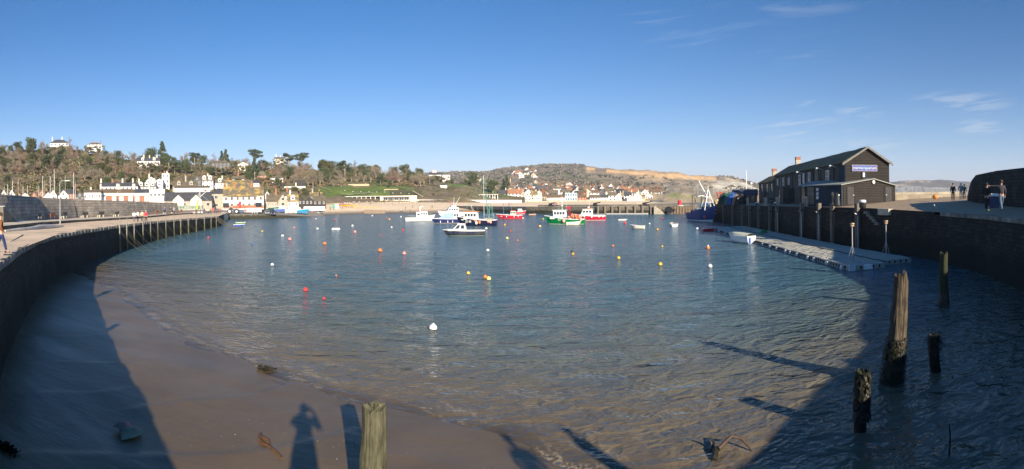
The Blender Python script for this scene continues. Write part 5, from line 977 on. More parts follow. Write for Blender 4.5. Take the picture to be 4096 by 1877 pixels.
# high wall of the outer cobb at the right
HW = [(42.9,34.5,7.6),(39.8,29.4,7.8),(35.8,22.7,7.8),(31.6,17.1,7.8),(27.2,5.3,7.8),(20.5,-1,7.6),(17.5,-8,7.5),(15,-14,7.5)]
HWq = [(44.7,37.2,5.2),(44.2,36.5,6.3),(43.6,35.6,7.05)]+HW
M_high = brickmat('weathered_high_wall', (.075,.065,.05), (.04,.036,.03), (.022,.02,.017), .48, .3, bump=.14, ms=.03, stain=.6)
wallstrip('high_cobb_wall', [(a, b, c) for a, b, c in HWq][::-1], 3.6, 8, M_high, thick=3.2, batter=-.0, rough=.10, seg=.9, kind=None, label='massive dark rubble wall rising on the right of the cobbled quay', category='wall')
# ---- fender posts, ladders and hoops on the right quay wall
def wallpt(x, off=.2, line=None):
    d = ray(x, 800)
    for a, b in zip((line or EDGE_R)[:-1], (line or EDGE_R)[1:]):
        dx, dy = b[0]-a[0], b[1]-a[1]; den = d.x*dy-d.y*dx
        if abs(den) < 1e-9: continue
        s = (a[0]*dy-a[1]*dx)/den; u = (a[0]*d.y-a[1]*d.x)/den
        if -.001 <= u <= 1.001 and s > 0: l = math.hypot(dx, dy); return Vector((d.x*s-(dy/l)*off, d.y*s+(dx/l)*off, a[2]+(b[2]-a[2])*u)), math.atan2(dy, dx)
ordn = ['farthest', 'second farthest', 'third farthest', 'fourth farthest', 'fifth farthest', 'middle', 'fifth nearest', 'fourth nearest', 'third nearest', 'second nearest', 'nearest']
M_fp = mat('dark_fender_timber', (.17,.14,.11), .85, .3, 1.2, stretch=(5,5,.8), bump=.02); fpp = None
for k, x in enumerate([2898, 2936, 2975, 3005, 3042, 3087, 3115, 3214, 3284, 3338, 3437]):
    p, a = wallpt(x, .28)
    if fpp is None: fpp = thing('fender_post', (p.x, p.y, 0), a, '', 'fender post'); MB().box((0, 0, 1.3), (.5, .42, 5.8), taper=.96).build('post', M_fp, fpp); MB().box((0, 0, 3.3), (.56, .48, .12)).build('strap', M_black, fpp); o = fpp
    else: o = dup(fpp, loc=(p.x, p.y, 0), rz=a)
    o.location.z = p.z+.02-4.0+(.25 if k > 6 else -.1); o['label'] = f'dark timber fender post on the right quay wall, {ordn[k]} from the camera'; o['group'] = 'fender posts on the right quay wall'
M_hoop = mat('bleached_hoop_timber', (.42,.37,.29), .8, .2, 3); hp = None
for k, x in enumerate([2909, 2945, 2985, 3056, 3104, 3214]):
    p, a = wallpt(x, -.25)
    if hp is None:
        hp = thing('ladder_hoop', p, a, '', 'ladder rail'); 
        for s in (-.55, 0.02, .55): MB().box((s, 0, .35), (.16, .16, 1.7)).build('post', M_hoop, hp)
        MB().box((0, 0, 1.22), (1.3, .19, .17)).build('top_rail', M_hoop, hp); o = hp
    else: o = dup(hp, loc=p, rz=a)
    o['label'] = f"pale timber ladder rail on the right quay edge, {['farthest of six','second farthest of six','third farthest of six','fourth farthest of six','second nearest of six','nearest and standing by the boarded extension'][k]}"; o['group'] = 'ladder rails on the right quay'
lp = None
for k, x in enumerate([3122, 3219, 3290, 3446]):
    p, a = wallpt(x, .5); o = MB().tube([(0,0,.0),(0,0,3.3),(.03,.1,3.6),(.1,.35,3.7)], .05, 8).build('mooring_riser', M_steel, label=f"thin grey steel riser pipe on the right quay wall, {['farthest','second farthest','second nearest','nearest'][k]} of four", category='pipe', group='steel riser pipes'); o.location = (p.x, p.y, 0); o.rotation_euler = (0, 0, a)
for k, (x, z_) in enumerate(((3015, .0), (3088, .0))):
    p, a = wallpt(x, -.5); t = thing('bollard', p, a, ['white-topped small bollard farther along the right quay', 'white-topped small bollard nearer along the right quay'][k], 'bollard'); MB().lathe([(.14,0),(.11,.3),(.2,.36),(.2,.42)], 10).build('post', M_black, t); MB().lathe([(.2,.42),(.18,.6),(.05,.62)], 10).build('cap', M_white_m, t)
# quay stairs recess
p, a = wallpt(3500, .2); t = thing('quay_steps', (p.x, p.y, p.z), a, 'worn stone steps let into the right quay wall near the last fender post', 'steps'); mb = MB()
for i in range(5): mb.box((1.3-i*.5, -.1, -.42-i*.27), (.62, .55, .28))
mb.build('flight', mat('pale_step_stone', (.22,.2,.16), .9, .25, 2, bump=.05, bscale=5), t); MB().box((-1.9, -.15, -.3), (1.9, .55, .62)).build('newel_block', mat('sunlit_block', (.55,.48,.36), .9, .2, 2, bump=.05, bscale=6), t)
# bins
p = PD(3347, 825, 57); p = XD(3347, 57.5, 4.42); t = thing('litter_bin', p, 0, 'tall black dome-topped litter bin beside the blue boarded wall', 'litter bin'); MB().lathe([(.42,0),(.44,.1),(.34,1.0),(.30,1.1)], 14).build('body', paint((.02,.02,.02), .35), t); MB().lathe([(.32,1.1),(.3,1.3),(.2,1.45),(.03,1.5)], 14).build('dome', paint((.02,.02,.02), .35), t); MB().ball((.1,-.28,1.2), .1, 8, 5, (1,.4,1)).build('opening', M_white_m, t)
p = XD(3328, 58.5, 4.42); t = thing('life_ring_housing', p, .5, 'black round housing on a post next to the dome-topped bin', 'life ring'); MB().box((0,0,.6), (.1,.1,1.2)).build('post', M_black, t); MB().ball((0,-.1,1.25), .36, 14, 7, (1,.35,1)).build('housing', paint((.02,.02,.02), .35), t)
p = XD(3450, 51, 4.35); t = thing('litter_bin', p, 0, 'squat black bin with a white lid near the quay edge', 'litter bin'); MB().lathe([(.30,0),(.36,.1),(.36,.45),(.34,.55)], 14).build('body', paint((.02,.02,.02), .35), t); MB().lathe([(.37,.55),(.36,.7),(.28,.78),(.03,.8)], 14).build('lid', M_white_m, t)
p = XD(3972, 37, 4.6); t = thing('grit_bin', p, -.9, 'dark blue bin with white lid behind the two standing men', 'bin'); MB().box((0,0,.42), (.8,.6,.85), taper=.95).build('body', paint((.03,.05,.12), .5), t); MB().box((0,0,.93), (.86,.66,.2), taper=.85).build('lid', M_white_m, t)
# nets and gear heaped on the quay beyond the hoops
r = random.Random(8)
for (x, D, w_, hh, cc, lb) in ((2897,108,2.6,2.5,(.03,.07,.05),'tall heap of dark green trawl net on the right quay'),(2918,106,2.2,2.6,(.04,.16,.11),'bright green trawl net heap between dark and blue ones'),(2930,104,2.2,2.5,(.03,.09,.32),'royal blue trawl net heap on the right quay'),(2946,102,1.6,2.1,(.3,.22,.12),'tan rope heap at the right end of the nets'),(2966,101,2.6,2.2,(.03,.03,.03),'black tarpaulin-covered gear in front of the cafe'),(2868,117,1.4,1.2,(.5,.38,.22),'small stack of tan fish boxes by the trawler')):
    p = XD(x, D, 4.0); mb = MB(); k = 9
    V = []; n1_ = 16
    for i in range(n1_):
        for j in range(7):
            a = 2*PI*i/n1_; f = j/6; rr_ = w_/2*(1-f**2.4)**.6*(1+.12*math.sin(a*5+j)+r.uniform(-.06, .06)) if j < 6 else .05; V.append((rr_*math.cos(a), rr_*math.sin(a), hh*f))
    mb.add(V, [(i*7+j, ((i+1) % n1_)*7+j, ((i+1) % n1_)*7+j+1, i*7+j+1) for i in range(n1_) for j in range(6)])
    o = mb.build('net_heap' if w_ > 1.5 else 'box_stack', mat('net_fibre', cc, .95, .5, 5, bump=.08, bscale=9), label=lb, category='fishing net' if 'net' in lb else 'gear', group='fishing gear heaped on the quay', smooth=False); o.location = p
for k, (x, D, lb) in enumerate(((2873,122,'orange-red crane arm standing behind the trawler'),(2888,121,'shorter red crane arm left of the net heaps'))):
    p = XD(x, D, 4.0); t = thing('hoist', p, 0, lb, 'crane'); MB().tube([(0,0,0),(0,0,1.5),(-.4,0,2.7)], [.16,.14,.1], 6).build('column', paint((.55,.07,.03)), t); MB().tube([(-.4,0,2.7),(.5,0,2.3),(.9,0,1.2)], [.1,.09,.06], 6).build('arm', paint((.55,.07,.03)), t)
# ================================================================== the pontoon
M_float = mat('pontoon_float', (.38,.37,.31), .6, .12, 4, bump=.006, bscale=60); M_seamrope = mat('dark_rope', (.05,.05,.05), .9)
pd_ = Vector((.19, .982, 0)); pw = Vector((.982, -.19, 0)); pang = math.atan2(-pd_.x, pd_.y)
for q, (sx_, sy_, n_l, lb) in enumerate(((0, 0, 106, 'sunlit outer grey cube pontoon below the right quay'), (3.3, 1.4, 103, 'shaded inner grey cube pontoon against the right quay wall'))):
    o0 = Vector((23.1, 30.6, 0))+pw*sx_+pd_*sy_; t = thing('pontoon', o0, pang, lb, 'pontoon'); mb = MB(); r = random.Random(q)
    for i in range(6):
        for j in range(n_l):
            x_, y_ = (i+.5)*.53, (j+.5)*.51; zt = .40+r.uniform(-.012, .012)+.015*math.sin(j*.7); a = .24; c_ = .05; V = []
            for (ex_, z_) in ((a, -.3), (a+.005, zt-.07), (a-c_, zt)):
                for sx, sy in ((-1,-1),(1,-1),(1,1),(-1,1)): V.append((x_+sx*ex_, y_+sy*ex_, z_))
            mb.add(V, [(0,1,5,4),(1,2,6,5),(2,3,7,6),(3,0,4,7),(4,5,9,8),(5,6,10,9),(6,7,11,10),(7,4,8,11),(8,9,10,11)])
    mb.build('deck', M_float, t, fix=False); mb = MB()
    for j in range(1, n_l, 1):
        if q == 0: mb.box((-.02, j*.51, .22), (.1, .1, .22))
    for i in range(1, 6): mb.box((i*.53, -.02, .2), (.1, .1, .22))
    mb.build('coupling_pins', M_black, t, kind='stuff')
    if q == 0:
        for j in (0.5, 3.5, 6.5, 8, 11, 13, 14.5, 17.5, 20, 23.0, 27, 31, 35, 39, 44, 49): MB().box((-.10, (j+.5)*.51*1.8, .17), (.18, .34, .30), taper=.9).build('fender', mat('pontoon_fender', (.62,.62,.6), .6), t)
        MB().box((1.6, -.12, .2), (.7, .24, .36), taper=.9).build('fender', M_white, t); MB().box((.27,-.1,.1), (.5,.2,.7)).build('corner_block', mat('corner_float', (.6,.6,.58), .6), t)
        mb = MB(); pts = [(3.22+.05*math.sin(k*1.3), k*.9, .46+.03*math.sin(k*2.1)) for k in range(60)]; mb.tube(pts, .04, 5); mb.build('seam_rope', M_seamrope, t)
def stanchion(x, y, label):
    p = P(x, y, .4); t = thing('light_post', p, .3, label, 'post', 'tripod light posts on the pontoon'); MB().tube([(0,0,0),(0,0,2.75)], .045, 8).build('pole', M_steel, t)
    for k in range(3): a = k*2.094+.4; MB().tube([(0,0,1.35),(.42*math.cos(a),.42*math.sin(a),.02)], .014, 5).build('stay', M_steel, t)
    MB().lathe([(.06,2.7),(.17,2.78),(.12,2.86),(.18,2.95),(.18,3.02),(.05,3.05)], 12).build('head', mat('weathered_cap', (.5,.36,.22), .7, .5, 9, lo=.45, hi=.55), t); return t
stanchion(3410, 1048, 'nearer steel tripod light post at the sunlit pontoon end'); stanchion(3545, 1026, 'farther steel tripod light post on the shaded pontoon corner')
# ================================================================== foreground timbers
M_oldwood = mat('eroded_oak', (.085,.08,.045), .9, .4, 3, bump=.02, bscale=18, stretch=(5,5,.9), col2=(.145,.14,.085)); M_oldwood2 = mat('eroded_oak_brown', (.05,.04,.027), .9, .4, 3, bump=.02, bscale=18, stretch=(5,5,.8), col2=(.15,.115,.075)); M_greenw = mat('algae_green_timber', (.065,.08,.02), .9, .4, 4, bump=.02, bscale=20, stretch=(4,4,1), col2=(.04,.04,.025)); M_weed = mat('bladder_wrack', (.02,.02,.011), .5, .5, 6)
def pile(name, label, base, top, r0, r1, m, mg=None, gz=0., seed=1, rag=.1, grooves=9, depth=.10, weed=0, wz=(0, .5), flare=0, n=44, rows=46):
    r = random.Random(seed); base = Vector(base); top = Vector(top); t = thing(name, base, 0, label, 'timber pile', 'old timber piles'); H_ = (top-base); V = []
    gph = [r.uniform(0, 6.28) for _ in range(6)]
    topr = [r.uniform(-rag, rag) for _ in range(n)]; topr = [(topr[i]+topr[(i+1) % n]+topr[i-1])/3 for i in range(n)]
    for i in range(rows+1):
        f = i/rows
        for j in range(n):
            a = 2*PI*j/n; R = r0*(1-f)+r1*f+flare*math.exp(-f*7)
            g = sum(math.sin(a*(grooves+k*4)+gph[k]+.8*math.sin(f*5+k))/(1+k*.6) for k in range(4))/3
            R *= 1-depth*abs(g)-.05*noise.noise(Vector((a*1.5, f*9, seed)))
            R *= 1-depth*.5*max(0, math.sin(a*3+gph[5]+f*3))
            z_ = H_.z*f+(topr[j]*f**6)
            V.append((H_.x*f+math.cos(a)*R+.04*math.sin(f*5+seed), H_.y*f+math.sin(a)*R, z_))
    mb = MB(); mb.add(V, [(i*n+j, i*n+(j+1) % n, (i+1)*n+(j+1) % n, (i+1)*n+j) for i in range(rows) for j in range(n)])
    o = len(mb.v); ring = V[rows*n:]; cx = sum(v[0] for v in ring)/n; cy = sum(v[1] for v in ring)/n
    mb.add([((v[0]-cx)*.55+cx, (v[1]-cy)*.55+cy, v[2]-rag*.6+r.uniform(-rag, rag)*.5) for v in ring]+[(cx, cy, ring[0][2]-rag*.9)], [])
    mb.f += [(rows*n+j, rows*n+(j+1) % n, o+(j+1) % n, o+j) for j in range(n)]+[(o+j, o+(j+1) % n, o+n) for j in range(n)]
    b = mb.build('timber', m, t, fix=False)
    if mg:
        b.data.materials.append(mg)
        for pl in b.data.polygons:
            c = pl.center
            if c.z < gz+.25*noise.noise(Vector((c.x*6, c.y*6, c.z*2))): pl.material_index = 1
    if weed:
        wd = MB()
        for k in range(weed):
            f = r.uniform(*wz); a = r.uniform(0, 2*PI); R = (r0*(1-f)+r1*f+flare*math.exp(-f*7))*1.0; p = Vector((H_.x*f+math.cos(a)*R, H_.y*f+math.sin(a)*R, H_.z*f)); out = Vector((math.cos(a), math.sin(a), 0)); s = Vector((-out.y, out.x, 0)); l = r.uniform(.05, .15); w_ = r.uniform(.012, .035); tip = p+out*r.uniform(.02, .08)+Vector((0,0,-l))+s*r.uniform(-.04, .04); mid = p+out*.05+Vector((0,0,-l*.3))
            wd.add([p-s*w_*.5, p+s*w_*.5, mid+s*w_, mid-s*w_, tip+s*w_*.6, tip-s*w_*.6], [(0,1,2,3),(3,2,4,5)])
        wd.build('seaweed', M_weed, t, fix=False, kind='stuff')
    return t
P0 = P(1490, 1877, 0); a = ray(1487, 1622); D0 = 8.7; bt = Vector((a.x*D0/math.hypot(a.x, a.y), a.y*D0/math.hypot(a.x, a.y), 0)); ztop = zy(1487, 1626, D0)
pile('timber_pile', 'stout grey-green timber stump standing in the wet sand at the bottom', (bt.x+.03, bt.y, -.5), (bt.x, bt.y, ztop), .285, .205, M_oldwood, M_greenw, .9, 3, rag=.09, depth=.08)
def pl(label, bx, by, tx, ty, w0, w1, **k):
    b = P(bx, by, 0); D = math.hypot(b.x, b.y); tp = PD(tx, ty, D*(.985)); return pile('timber_pile', label, (b.x, b.y, -.6), tp, w0/F*D/2, w1/F*D/2, **k)
pl('tall leaning timber pile with ragged pale top and green weedy foot', 3560, 1526, 3607, 1102, 100, 56, m=M_oldwood2, mg=M_greenw, gz=1.7, seed=5, rag=.22, depth=.17, grooves=7, weed=600, wz=(.18, .52), flare=.04)
pl('distant timber pile with mossy top against the shaded quay wall', 3774, 1225, 3777, 1011, 46, 32, m=M_greenw, mg=M_oldwood2, gz=1.2, seed=7, rag=.14, depth=.15, grooves=6, weed=60, wz=(.1, .3))
pl('short dark round-topped timber pile right of the tall leaning one', 3745, 1482, 3737, 1338, 46, 44, m=M_weed, seed=8, rag=.06, weed=200, wz=(.7, 1.05))
pl('weed-covered timber pile left of the tall leaning one', 3443, 1718, 3450, 1488, 52, 52, m=M_greenw, mg=M_weed, gz=1.3, seed=9, rag=.08, weed=900, wz=(.45, 1.02))
pl('thin dark broken stake in the shaded water at lower right', 3800, 1812, 3794, 1700, 14, 5, m=M_weed, seed=10, rag=.04, n=16, rows=16)
# driftwood, leaf-like litter and weed on the sand and shallows
M_drift = mat('driftwood', (.07,.045,.03), .7, .3, 8)
p = P2(1832, 1140, .02); t = thing('driftwood', p, 0, 'forked black driftwood sticking out of the shallows near the quay shadow', 'driftwood'); MB().tube([(-.28,.25,.0),(-.22,.28,.16),(-.3,.35,.27)], [.05,.035,.015], 7).tube([(-.38,-.1,-.05),(-.25,.1,.08),(-.05,.25,.03)], [.08,.07,.04], 8).build('root', M_weed, t); MB().tube([(-.2,.05,.12),(.12,.1,.3),(.35,.05,.22),(.55,-.15,-.05)], [.05,.04,.035,.02], 7).build('branch', M_drift, t)
def sandz(x, y):
    i = int(round((x-gx[0])/(gx[1]-gx[0]))); j = int(round((y-gy[0])/(gy[1]-gy[0]))); return float(SZ[i*480+j])
p = P2(665, 1105, .25); tt = [P2(a, b, .25) for a, b in ((655,1078),(652,1092),(662,1102),(675,1108),(690,1122),(705,1135),(709,1142))]; tt2 = [P2(a, b, .25) for a, b in ((655,1083),(668,1090),(676,1093),(681,1104))]; zb = sandz(p.x, p.y)
t = thing('driftwood_branch', (p.x, p.y, zb), 0, 'forked brown branch lying on the wet sand', 'branch'); loc_ = lambda L_: [(q.x-p.x, q.y-p.y, sandz(q.x, q.y)-zb+.03) for q in L_]; MB().tube(loc_(tt), [.04,.035,.03,.03,.022,.018,.02], 7).build('stem', mat('wet_branch', (.12,.055,.025), .5), t); MB().tube(loc_(tt2), [.03,.025,.022,.01], 6).build('fork', mat('wet_branch', (.12,.055,.025), .5), t)
p = P2(314, 1087, .25); t = thing('shell_float', (p.x, p.y, sandz(p.x, p.y)), .6, 'broken pink and green shell-shaped float lying in the shadow on the sand', 'broken float')
def shell(m, sc, off, rz):
    V = []; n_, k_ = 10, 8
    for i in range(n_+1):
        for j in range(k_+1): u = (i/n_-.5)*2; v = j/k_; V.append((u*.26*(1-.75*v*v), v*.46-.1, .16*math.cos(u*1.4)*math.sin(.4+v*2.2)))
    M_ = Matrix.Rotation(rz, 3, 'Z'); V = [tuple(M_ @ (Vector(v)*sc)+Vector(off)) for v in V]; mb = MB(); mb.add(V, [(i*(k_+1)+j, (i+1)*(k_+1)+j, (i+1)*(k_+1)+j+1, i*(k_+1)+j+1) for i in range(n_) for j in range(k_)]); o = mb.build('half_shell', m, t, fix=False, smooth=True); return o
shell(mat('faded_pink', (.36,.2,.15), .6, .3, 3, col2=(.30,.33,.2)), 1.15, (.0,.0,.02), -1.3); shell(mat('faded_green', (.26,.29,.2), .6, .3, 3, col2=(.45,.12,.12)), .9, (-.15,.16,.08), -.6)
V = []; Fq = []; cc = []; r = random.Random(31)
for k in range(420):
    px = r.uniform(60, 1250); py = r.uniform(900, 1178)
    if r.random() < .5: px = r.gauss(760, 160); py = r.gauss(1070, 40)
    q = P2(px, py, .2)
    if float(shore_dist(np.array([q.x]), np.array([q.y]))[0]) > -.3 or py > 1179 or not (-40 < q.x < 30 and 0 < q.y < 60): continue
    s = r.uniform(.004, .012)*(1.6 if r.random() < .1 else 1); o = len(V); z_ = sandz(q.x, q.y); c_ = r.choice([(.45,.41,.35),(.05,.045,.04),(.2,.17,.13),(.35,.31,.26)])
    for a_ in range(5): V.append((q.x+s*1.3*math.cos(a_*1.257+k), q.y+s*math.sin(a_*1.257+k), z_-.003))
    V.append((q.x, q.y, z_+s*.7)); cc += [c_]*6; Fq += [(o+i, o+(i+1) % 5, o+5) for i in range(5)]
npmesh('pebbles', V, Fq, attrmat('pebble_stone', scale=20), cols=cc, kind='stuff', label='pale shell chips and small dark pebbles scattered over the wet sand', category='pebbles')
for (x, y, s, lb) in ((668,920,.35,'small clump of dark weed at the water edge'),(12,1145,.45,'black weed clump on the shaded sand at the lower left'),(345,920,.0,'')):
    if not s: continue
    p = P2(x, y, .15); mb = MB(); r = random.Random(int(x))
    for k in range(110): q = Vector((r.gauss(0,s*.4), r.gauss(0,s*.14), r.uniform(0,.06))); d = Vector((r.uniform(-1,1), r.uniform(-1,1), .2)).normalized()*.12; sd_ = d.orthogonal().normalized()*.03; mb.add([q-sd_, q+sd_, q+d+sd_, q+d-sd_], [(0,1,2,3)])
    o = mb.build('seaweed_clump', M_weed, label=lb, category='seaweed', fix=False); o.location = (p.x, p.y, max(0, sandz(p.x, p.y))+.01)
# ================================================================== boats
M_glass = mat('boat_window', (.04,.05,.06), .1, .2, 1, spec=.8); M_gel = mat('white_gelcoat', (.80,.80,.77), .35, .06, 1.2); M_deckc = mat('boat_deck', (.62,.60,.55), .7, .1, 2); M_orangeb = mat('orange_float', (.80,.24,.10), .5, .15, 3); M_pinkb = mat('faded_pink_float', (.85,.42,.34), .5, .1, 3); M_inner = mat('boat_interior', (.38,.34,.27), .8, .2, 3)
M_alu = mat('boat_rail', (.6,.62,.62), .35, .05, 4, metal=.4); M_nrope = mat('green_netting_rope', (.12,.32,.27), .8, .2, 6)
def hull(t, L, B, fb, rise, m, strip=(.5,.5,.48), fine=.5, open_=False, trans=.82, band=None, draft=.25, rub=None):
    """lofted hull, bow towards +x; topsides, boot stripe and rubbing strake are parts"""
    N = 18
    def hb(f): return B/2*((1-max(0, (f-fine)/(1-fine))**2.3))*(trans+(1-trans)*min(1, f/.35))
    def zs(f): return fb+rise*f**2.3+.06*fb*(1-f)**2
    sec = []; st = []
    for i in range(N+1):
        f = i/N; x = -L/2+L*f; b = max(hb(f), .015); zz_ = zs(f); fl = .82 if f < .7 else .82-.35*(f-.7)/.3; xo = .0
        row = []
        for (k, zf) in ((0, -draft), (.62*fl, -draft*.55), (fl*.93, .02), (fl+(1-fl)*.45, .35), (.97, .75), (1., 1.)):
            z_ = zf if zf < .03 else zf*zz_
            rx = (zf if zf > .02 else 0)*.10*L*(max(0, f-.8)/.2)**1.5 - (.04*L*(max(0, f-.85)/.15) if zf < .03 else 0)
            row.append((x+rx-.02*L, b*k, z_))
        sec.append([(p[0], -p[1], p[2]) for p in row][::-1]+row[1:])
    mb = MB(); mb.loft(sec, cap=False); mb.add(sec[0], [tuple(range(11))]); o = mb.build('hull', m, t, smooth=False)
    mb = MB(); V = [[(r[-1][0], s*(r[-1][1]-.0), r[-1][2]) for s in (-1, 1)] for r in sec]
    if not open_:
        mb.loft([[(a[0]-.01, a[1]*.96, a[2]-.09), (b[0]-.01, b[1]*.96, b[2]-.09)] for a, b in V], cap=False); mb.build('deck', M_deckc, t)
    else:
        inn = []
        for i, r in enumerate(sec): 
            b = r[-1][1]; z_ = r[-1][2]; inn.append([(r[-1][0]*.97, -b*.88, z_), (r[-1][0]*.95, -b*.62, .12), (r[-1][0]*.95, b*.62, .12), (r[-1][0]*.97, b*.88, z_)])
        mb.loft(inn, cap=False); mb.add(inn[0], [(0,1,2,3)]); mb.build('inside', M_inner if open_ is True else open_, t)
        [MB().box((x_*L, 0, fb*.62), (.22, B*.8, .04)).build('thwart', M_inner, t) for x_ in (-.28, .08)]
    g = MB(); 
    for s in (0, 10): g.tube([(r[s][0], r[s][1]*1.01, r[s][2]) for r in sec], .035+.004*L, 5)
    g.tube([sec[0][0], sec[0][10]], .03+.004*L, 5); g.build('gunwale', rub or M_gel, t)
    if strip:
        mb = MB()
        for sgn in (-1, 1):
            rows_ = []
            for r in sec:
                p = r[7] if sgn > 0 else r[3]; q_ = r[8] if sgn > 0 else r[2]; d = Vector(p); e = d.lerp(Vector(q_), .28); n_ = Vector((0, sgn*.012, 0)); rows_.append([tuple(d+n_), tuple(e+n_)])
            mb.loft(rows_, cap=False)
        mb.build('boot_stripe', paint(strip), t)
    t['hullrows'] = 0
    return sec
def boat(name, x, wl, L, B, fb, rise, m, yaw, label, group='boats moored in the harbour', cat='boat', **k):
    p = P(x, wl, 0); a = (x-2048)/F; t = thing(name, p, -a+yaw, label, cat, group); t.scale = (1, 1, 1 if 'open_' in k else 1.22); sec = hull(t, L, B, fb, rise, m, **k); del t['hullrows']; return t, sec
def cabin(t, x0, x1, w_, z0, h_, m=None, rake=.25, wins=3, roof=None, front=True, back=.05, ro=.12, name='cabin', wz=.58, wh=.38):
    """wheelhouse with raked front; side and front windows are parts of it"""
    tw = w_*.82; mb = MB(); V = [(x0, -w_/2, z0), (x1, -w_/2, z0), (x1, w_/2, z0), (x0, w_/2, z0), (x0+back, -tw/2, z0+h_), (x1-rake, -tw/2, z0+h_), (x1-rake, tw/2, z0+h_), (x0+back, tw/2, z0+h_)]
    mb.add(V, [(3,2,1,0),(4,5,6,7),(0,1,5,4),(1,2,6,5),(2,3,7,6),(3,0,4,7)]); c = mb.build(name, m or M_gel, t)
    MB().box(((x0+back+x1-rake)/2, 0, z0+h_+.03), (x1-rake-x0-back+2*ro, tw+2*ro*.8, .08)).build('cabin_roof', roof or M_gel, t)
    f0 = wz-wh/2; f1 = wz+wh/2; n_ = wins
    for s in (-1, 1):
        for i in range(n_):
            a0 = (i+.12)/n_; a1 = (i+.88)/n_; q = []
            for (aa, ff) in ((a0, f0), (a1, f0), (a1, f1), (a0, f1)):
                xa = x0+back*ff; xb = x1-rake*ff; q.append((xa+(xb-xa)*(.04+.92*aa), s*(w_/2*(1-ff)+tw/2*ff+.012), z0+h_*ff))
            MB().add(q, [(0,1,2,3)]).build('side_window', M_glass, c)
    if front:
        for i in range(2):
            q = []
            for (yy, ff) in ((i-1+.08, f0), (i-.08, f0), (i-.08, f1), (i-1+.08, f1)): q.append((x1-rake*ff+.015, yy*(w_*(1-ff)+tw*ff)/2*.92, z0+h_*ff))
            MB().add(q, [(0,1,2,3)]).build('windscreen', M_glass, c)
    return c
def rail(t, pts, z_, n=6, h_=.5, m=None, name='rail'):
    mb = MB(); P_ = [Vector(p) for p in pts]; mb.tube([p+Vector((0,0,h_)) for p in P_], .022, 5); 
    for p in P_: mb.tube([p, p+Vector((0,0,h_))], .018, 4)
    return mb.build(name, m or M_alu, t)
def fend(t, pts, m, r_=.16, l=.0):
    for p in pts:
        (MB().ball(p, r_, 10, 6, (1, 1, 1.1)) if not l else MB().lathe([(.02,-l/2),(r_,-l/2+.06),(r_,l/2-.06),(.02,l/2)], 8, p)).build('fender', m, t)
def lettering(t, s, pos, size, yaw_sign=-1, m=None, lean=0):
    # written on the side that faces the camera: local -y
    text('registration', s, m or M_white_m, t, pos, size, (PI/2+lean, 0, 0 if yaw_sign < 0 else PI))
BS = PI   # bow to the left of the picture
# white fishing boat, bow right
t, s = boat('fishing_boat', 1678, 885, 7.6, 2.6, .75, .65, M_gel, .12, 'white fishing boat with its bow to the right, leftmost of the moored boats', strip=(.45,.4,.3), rub=paint((.5,.48,.42)))
cabin(t, .2, 2.4, 1.7, .95, 1.25, rake=.35, wins=3); cabin(t, -.9, .2, 1.6, .85, 1.2, rake=.02, wins=1, front=False, name='shelter'); rail(t, [(-3.4,-1.1,.8),(-2.4,-1.25,.78),(-1.4,-1.3,.78)], 0); rail(t, [(3.5,-.4,1.35),(3.0,-.75,1.25),(2.5,-.95,1.2)], 0)
MB().tube([(.2,0,2.1),(.2,0,3.6)], .06, 6).box((.2,0,2.85), (.25,.2,.75)).build('mast', M_gel, t); MB().ball((.75,0,3.3), .28, 10, 6, (1,1,.5)).build('radar', M_gel, t); MB().box((-.3,0,2.6),(.12,.3,.7)).build('red_flag', paint((.7,.08,.05)), t); lettering(t, 'BONITO', (-2.5,-1.36,.42), .28, m=M_black)
# white catamaran
t, s = boat('motor_cruiser', 1812, 866, 9.4, 3.4, 1.1, .5, M_gel, BS+.25, 'large white twin-hulled cruiser behind the blue boat with canvas cover', strip=(.1,.1,.12))
cabin(t, -1.8, 2.6, 2.6, 1.2, 1.35, rake=1.1, wins=4, back=.1); cabin(t, -1.0, 1.0, 2.0, 2.6, .5, rake=.4, wins=2, name='flybridge', wh=.5); rail(t, [(4.2,.5,1.5),(3.4,1.2,1.4),(2.6,1.5,1.35)], 0, h_=.8); rail(t, [(4.2,-.5,1.5),(3.4,-1.2,1.4),(2.6,-1.5,1.35)], 0, h_=.8); MB().tube([(-.2,0,3.1),(-.5,0,5.6)], .05, 5).build('aerial', M_gel, t); MB().tube([(-.6,.3,3.1),(-2.6,.3,5.6)], .05, 5).build('outrigger', M_gel, t); MB().add([(2.7,1.72,.6),(1.6,1.76,1.0),(1.2,1.76,.75),(2.4,1.72,.35)],[(0,1,2,3)]).build('red_flash', paint((.6,.05,.1)), t)
MB().box((.3,0,3.35),(.4,.4,.45)).build('searchlight', paint((.65,.08,.06)), t)
# blue launch with canvas cover
t, s = boat('launch', 1797, 893.5, 7.6, 2.4, .85, .15, paint((.025,.035,.14), .25), BS-.12, 'navy blue launch with pale blue canvas cover left of the orange-roofed fishing boat', strip=(.55,.5,.45), fine=.62)
mb = MB(); mb.add([(2.6,-.95,1.0),(-1.0,-1.05,1.0),(-1.0,1.05,1.0),(2.6,.95,1.0),(1.0,-.1,1.95),(-1.0,-.12,2.15),(-1.0,.12,2.15),(1.0,.1,1.95)], [(0,1,5,4),(1,2,6,5),(2,3,7,6),(3,0,4,7),(4,5,6,7)]); mb.build('canvas_cover', mat('pale_blue_canvas', (.30,.44,.62), .8, .1, 2), t); cabin(t, -2.6, -1.0, 1.9, 1.0, 1.15, rake=.3, wins=2, back=.2)
fend(t, [(2.,1.3,.35),(.2,1.35,.35),(-1.,1.35,.35)], M_gel, .1, .5); rail(t, [(3.4,0,1.1),(2.9,.7,1.05),(2.3,1.,1.0)], 0, h_=.2)
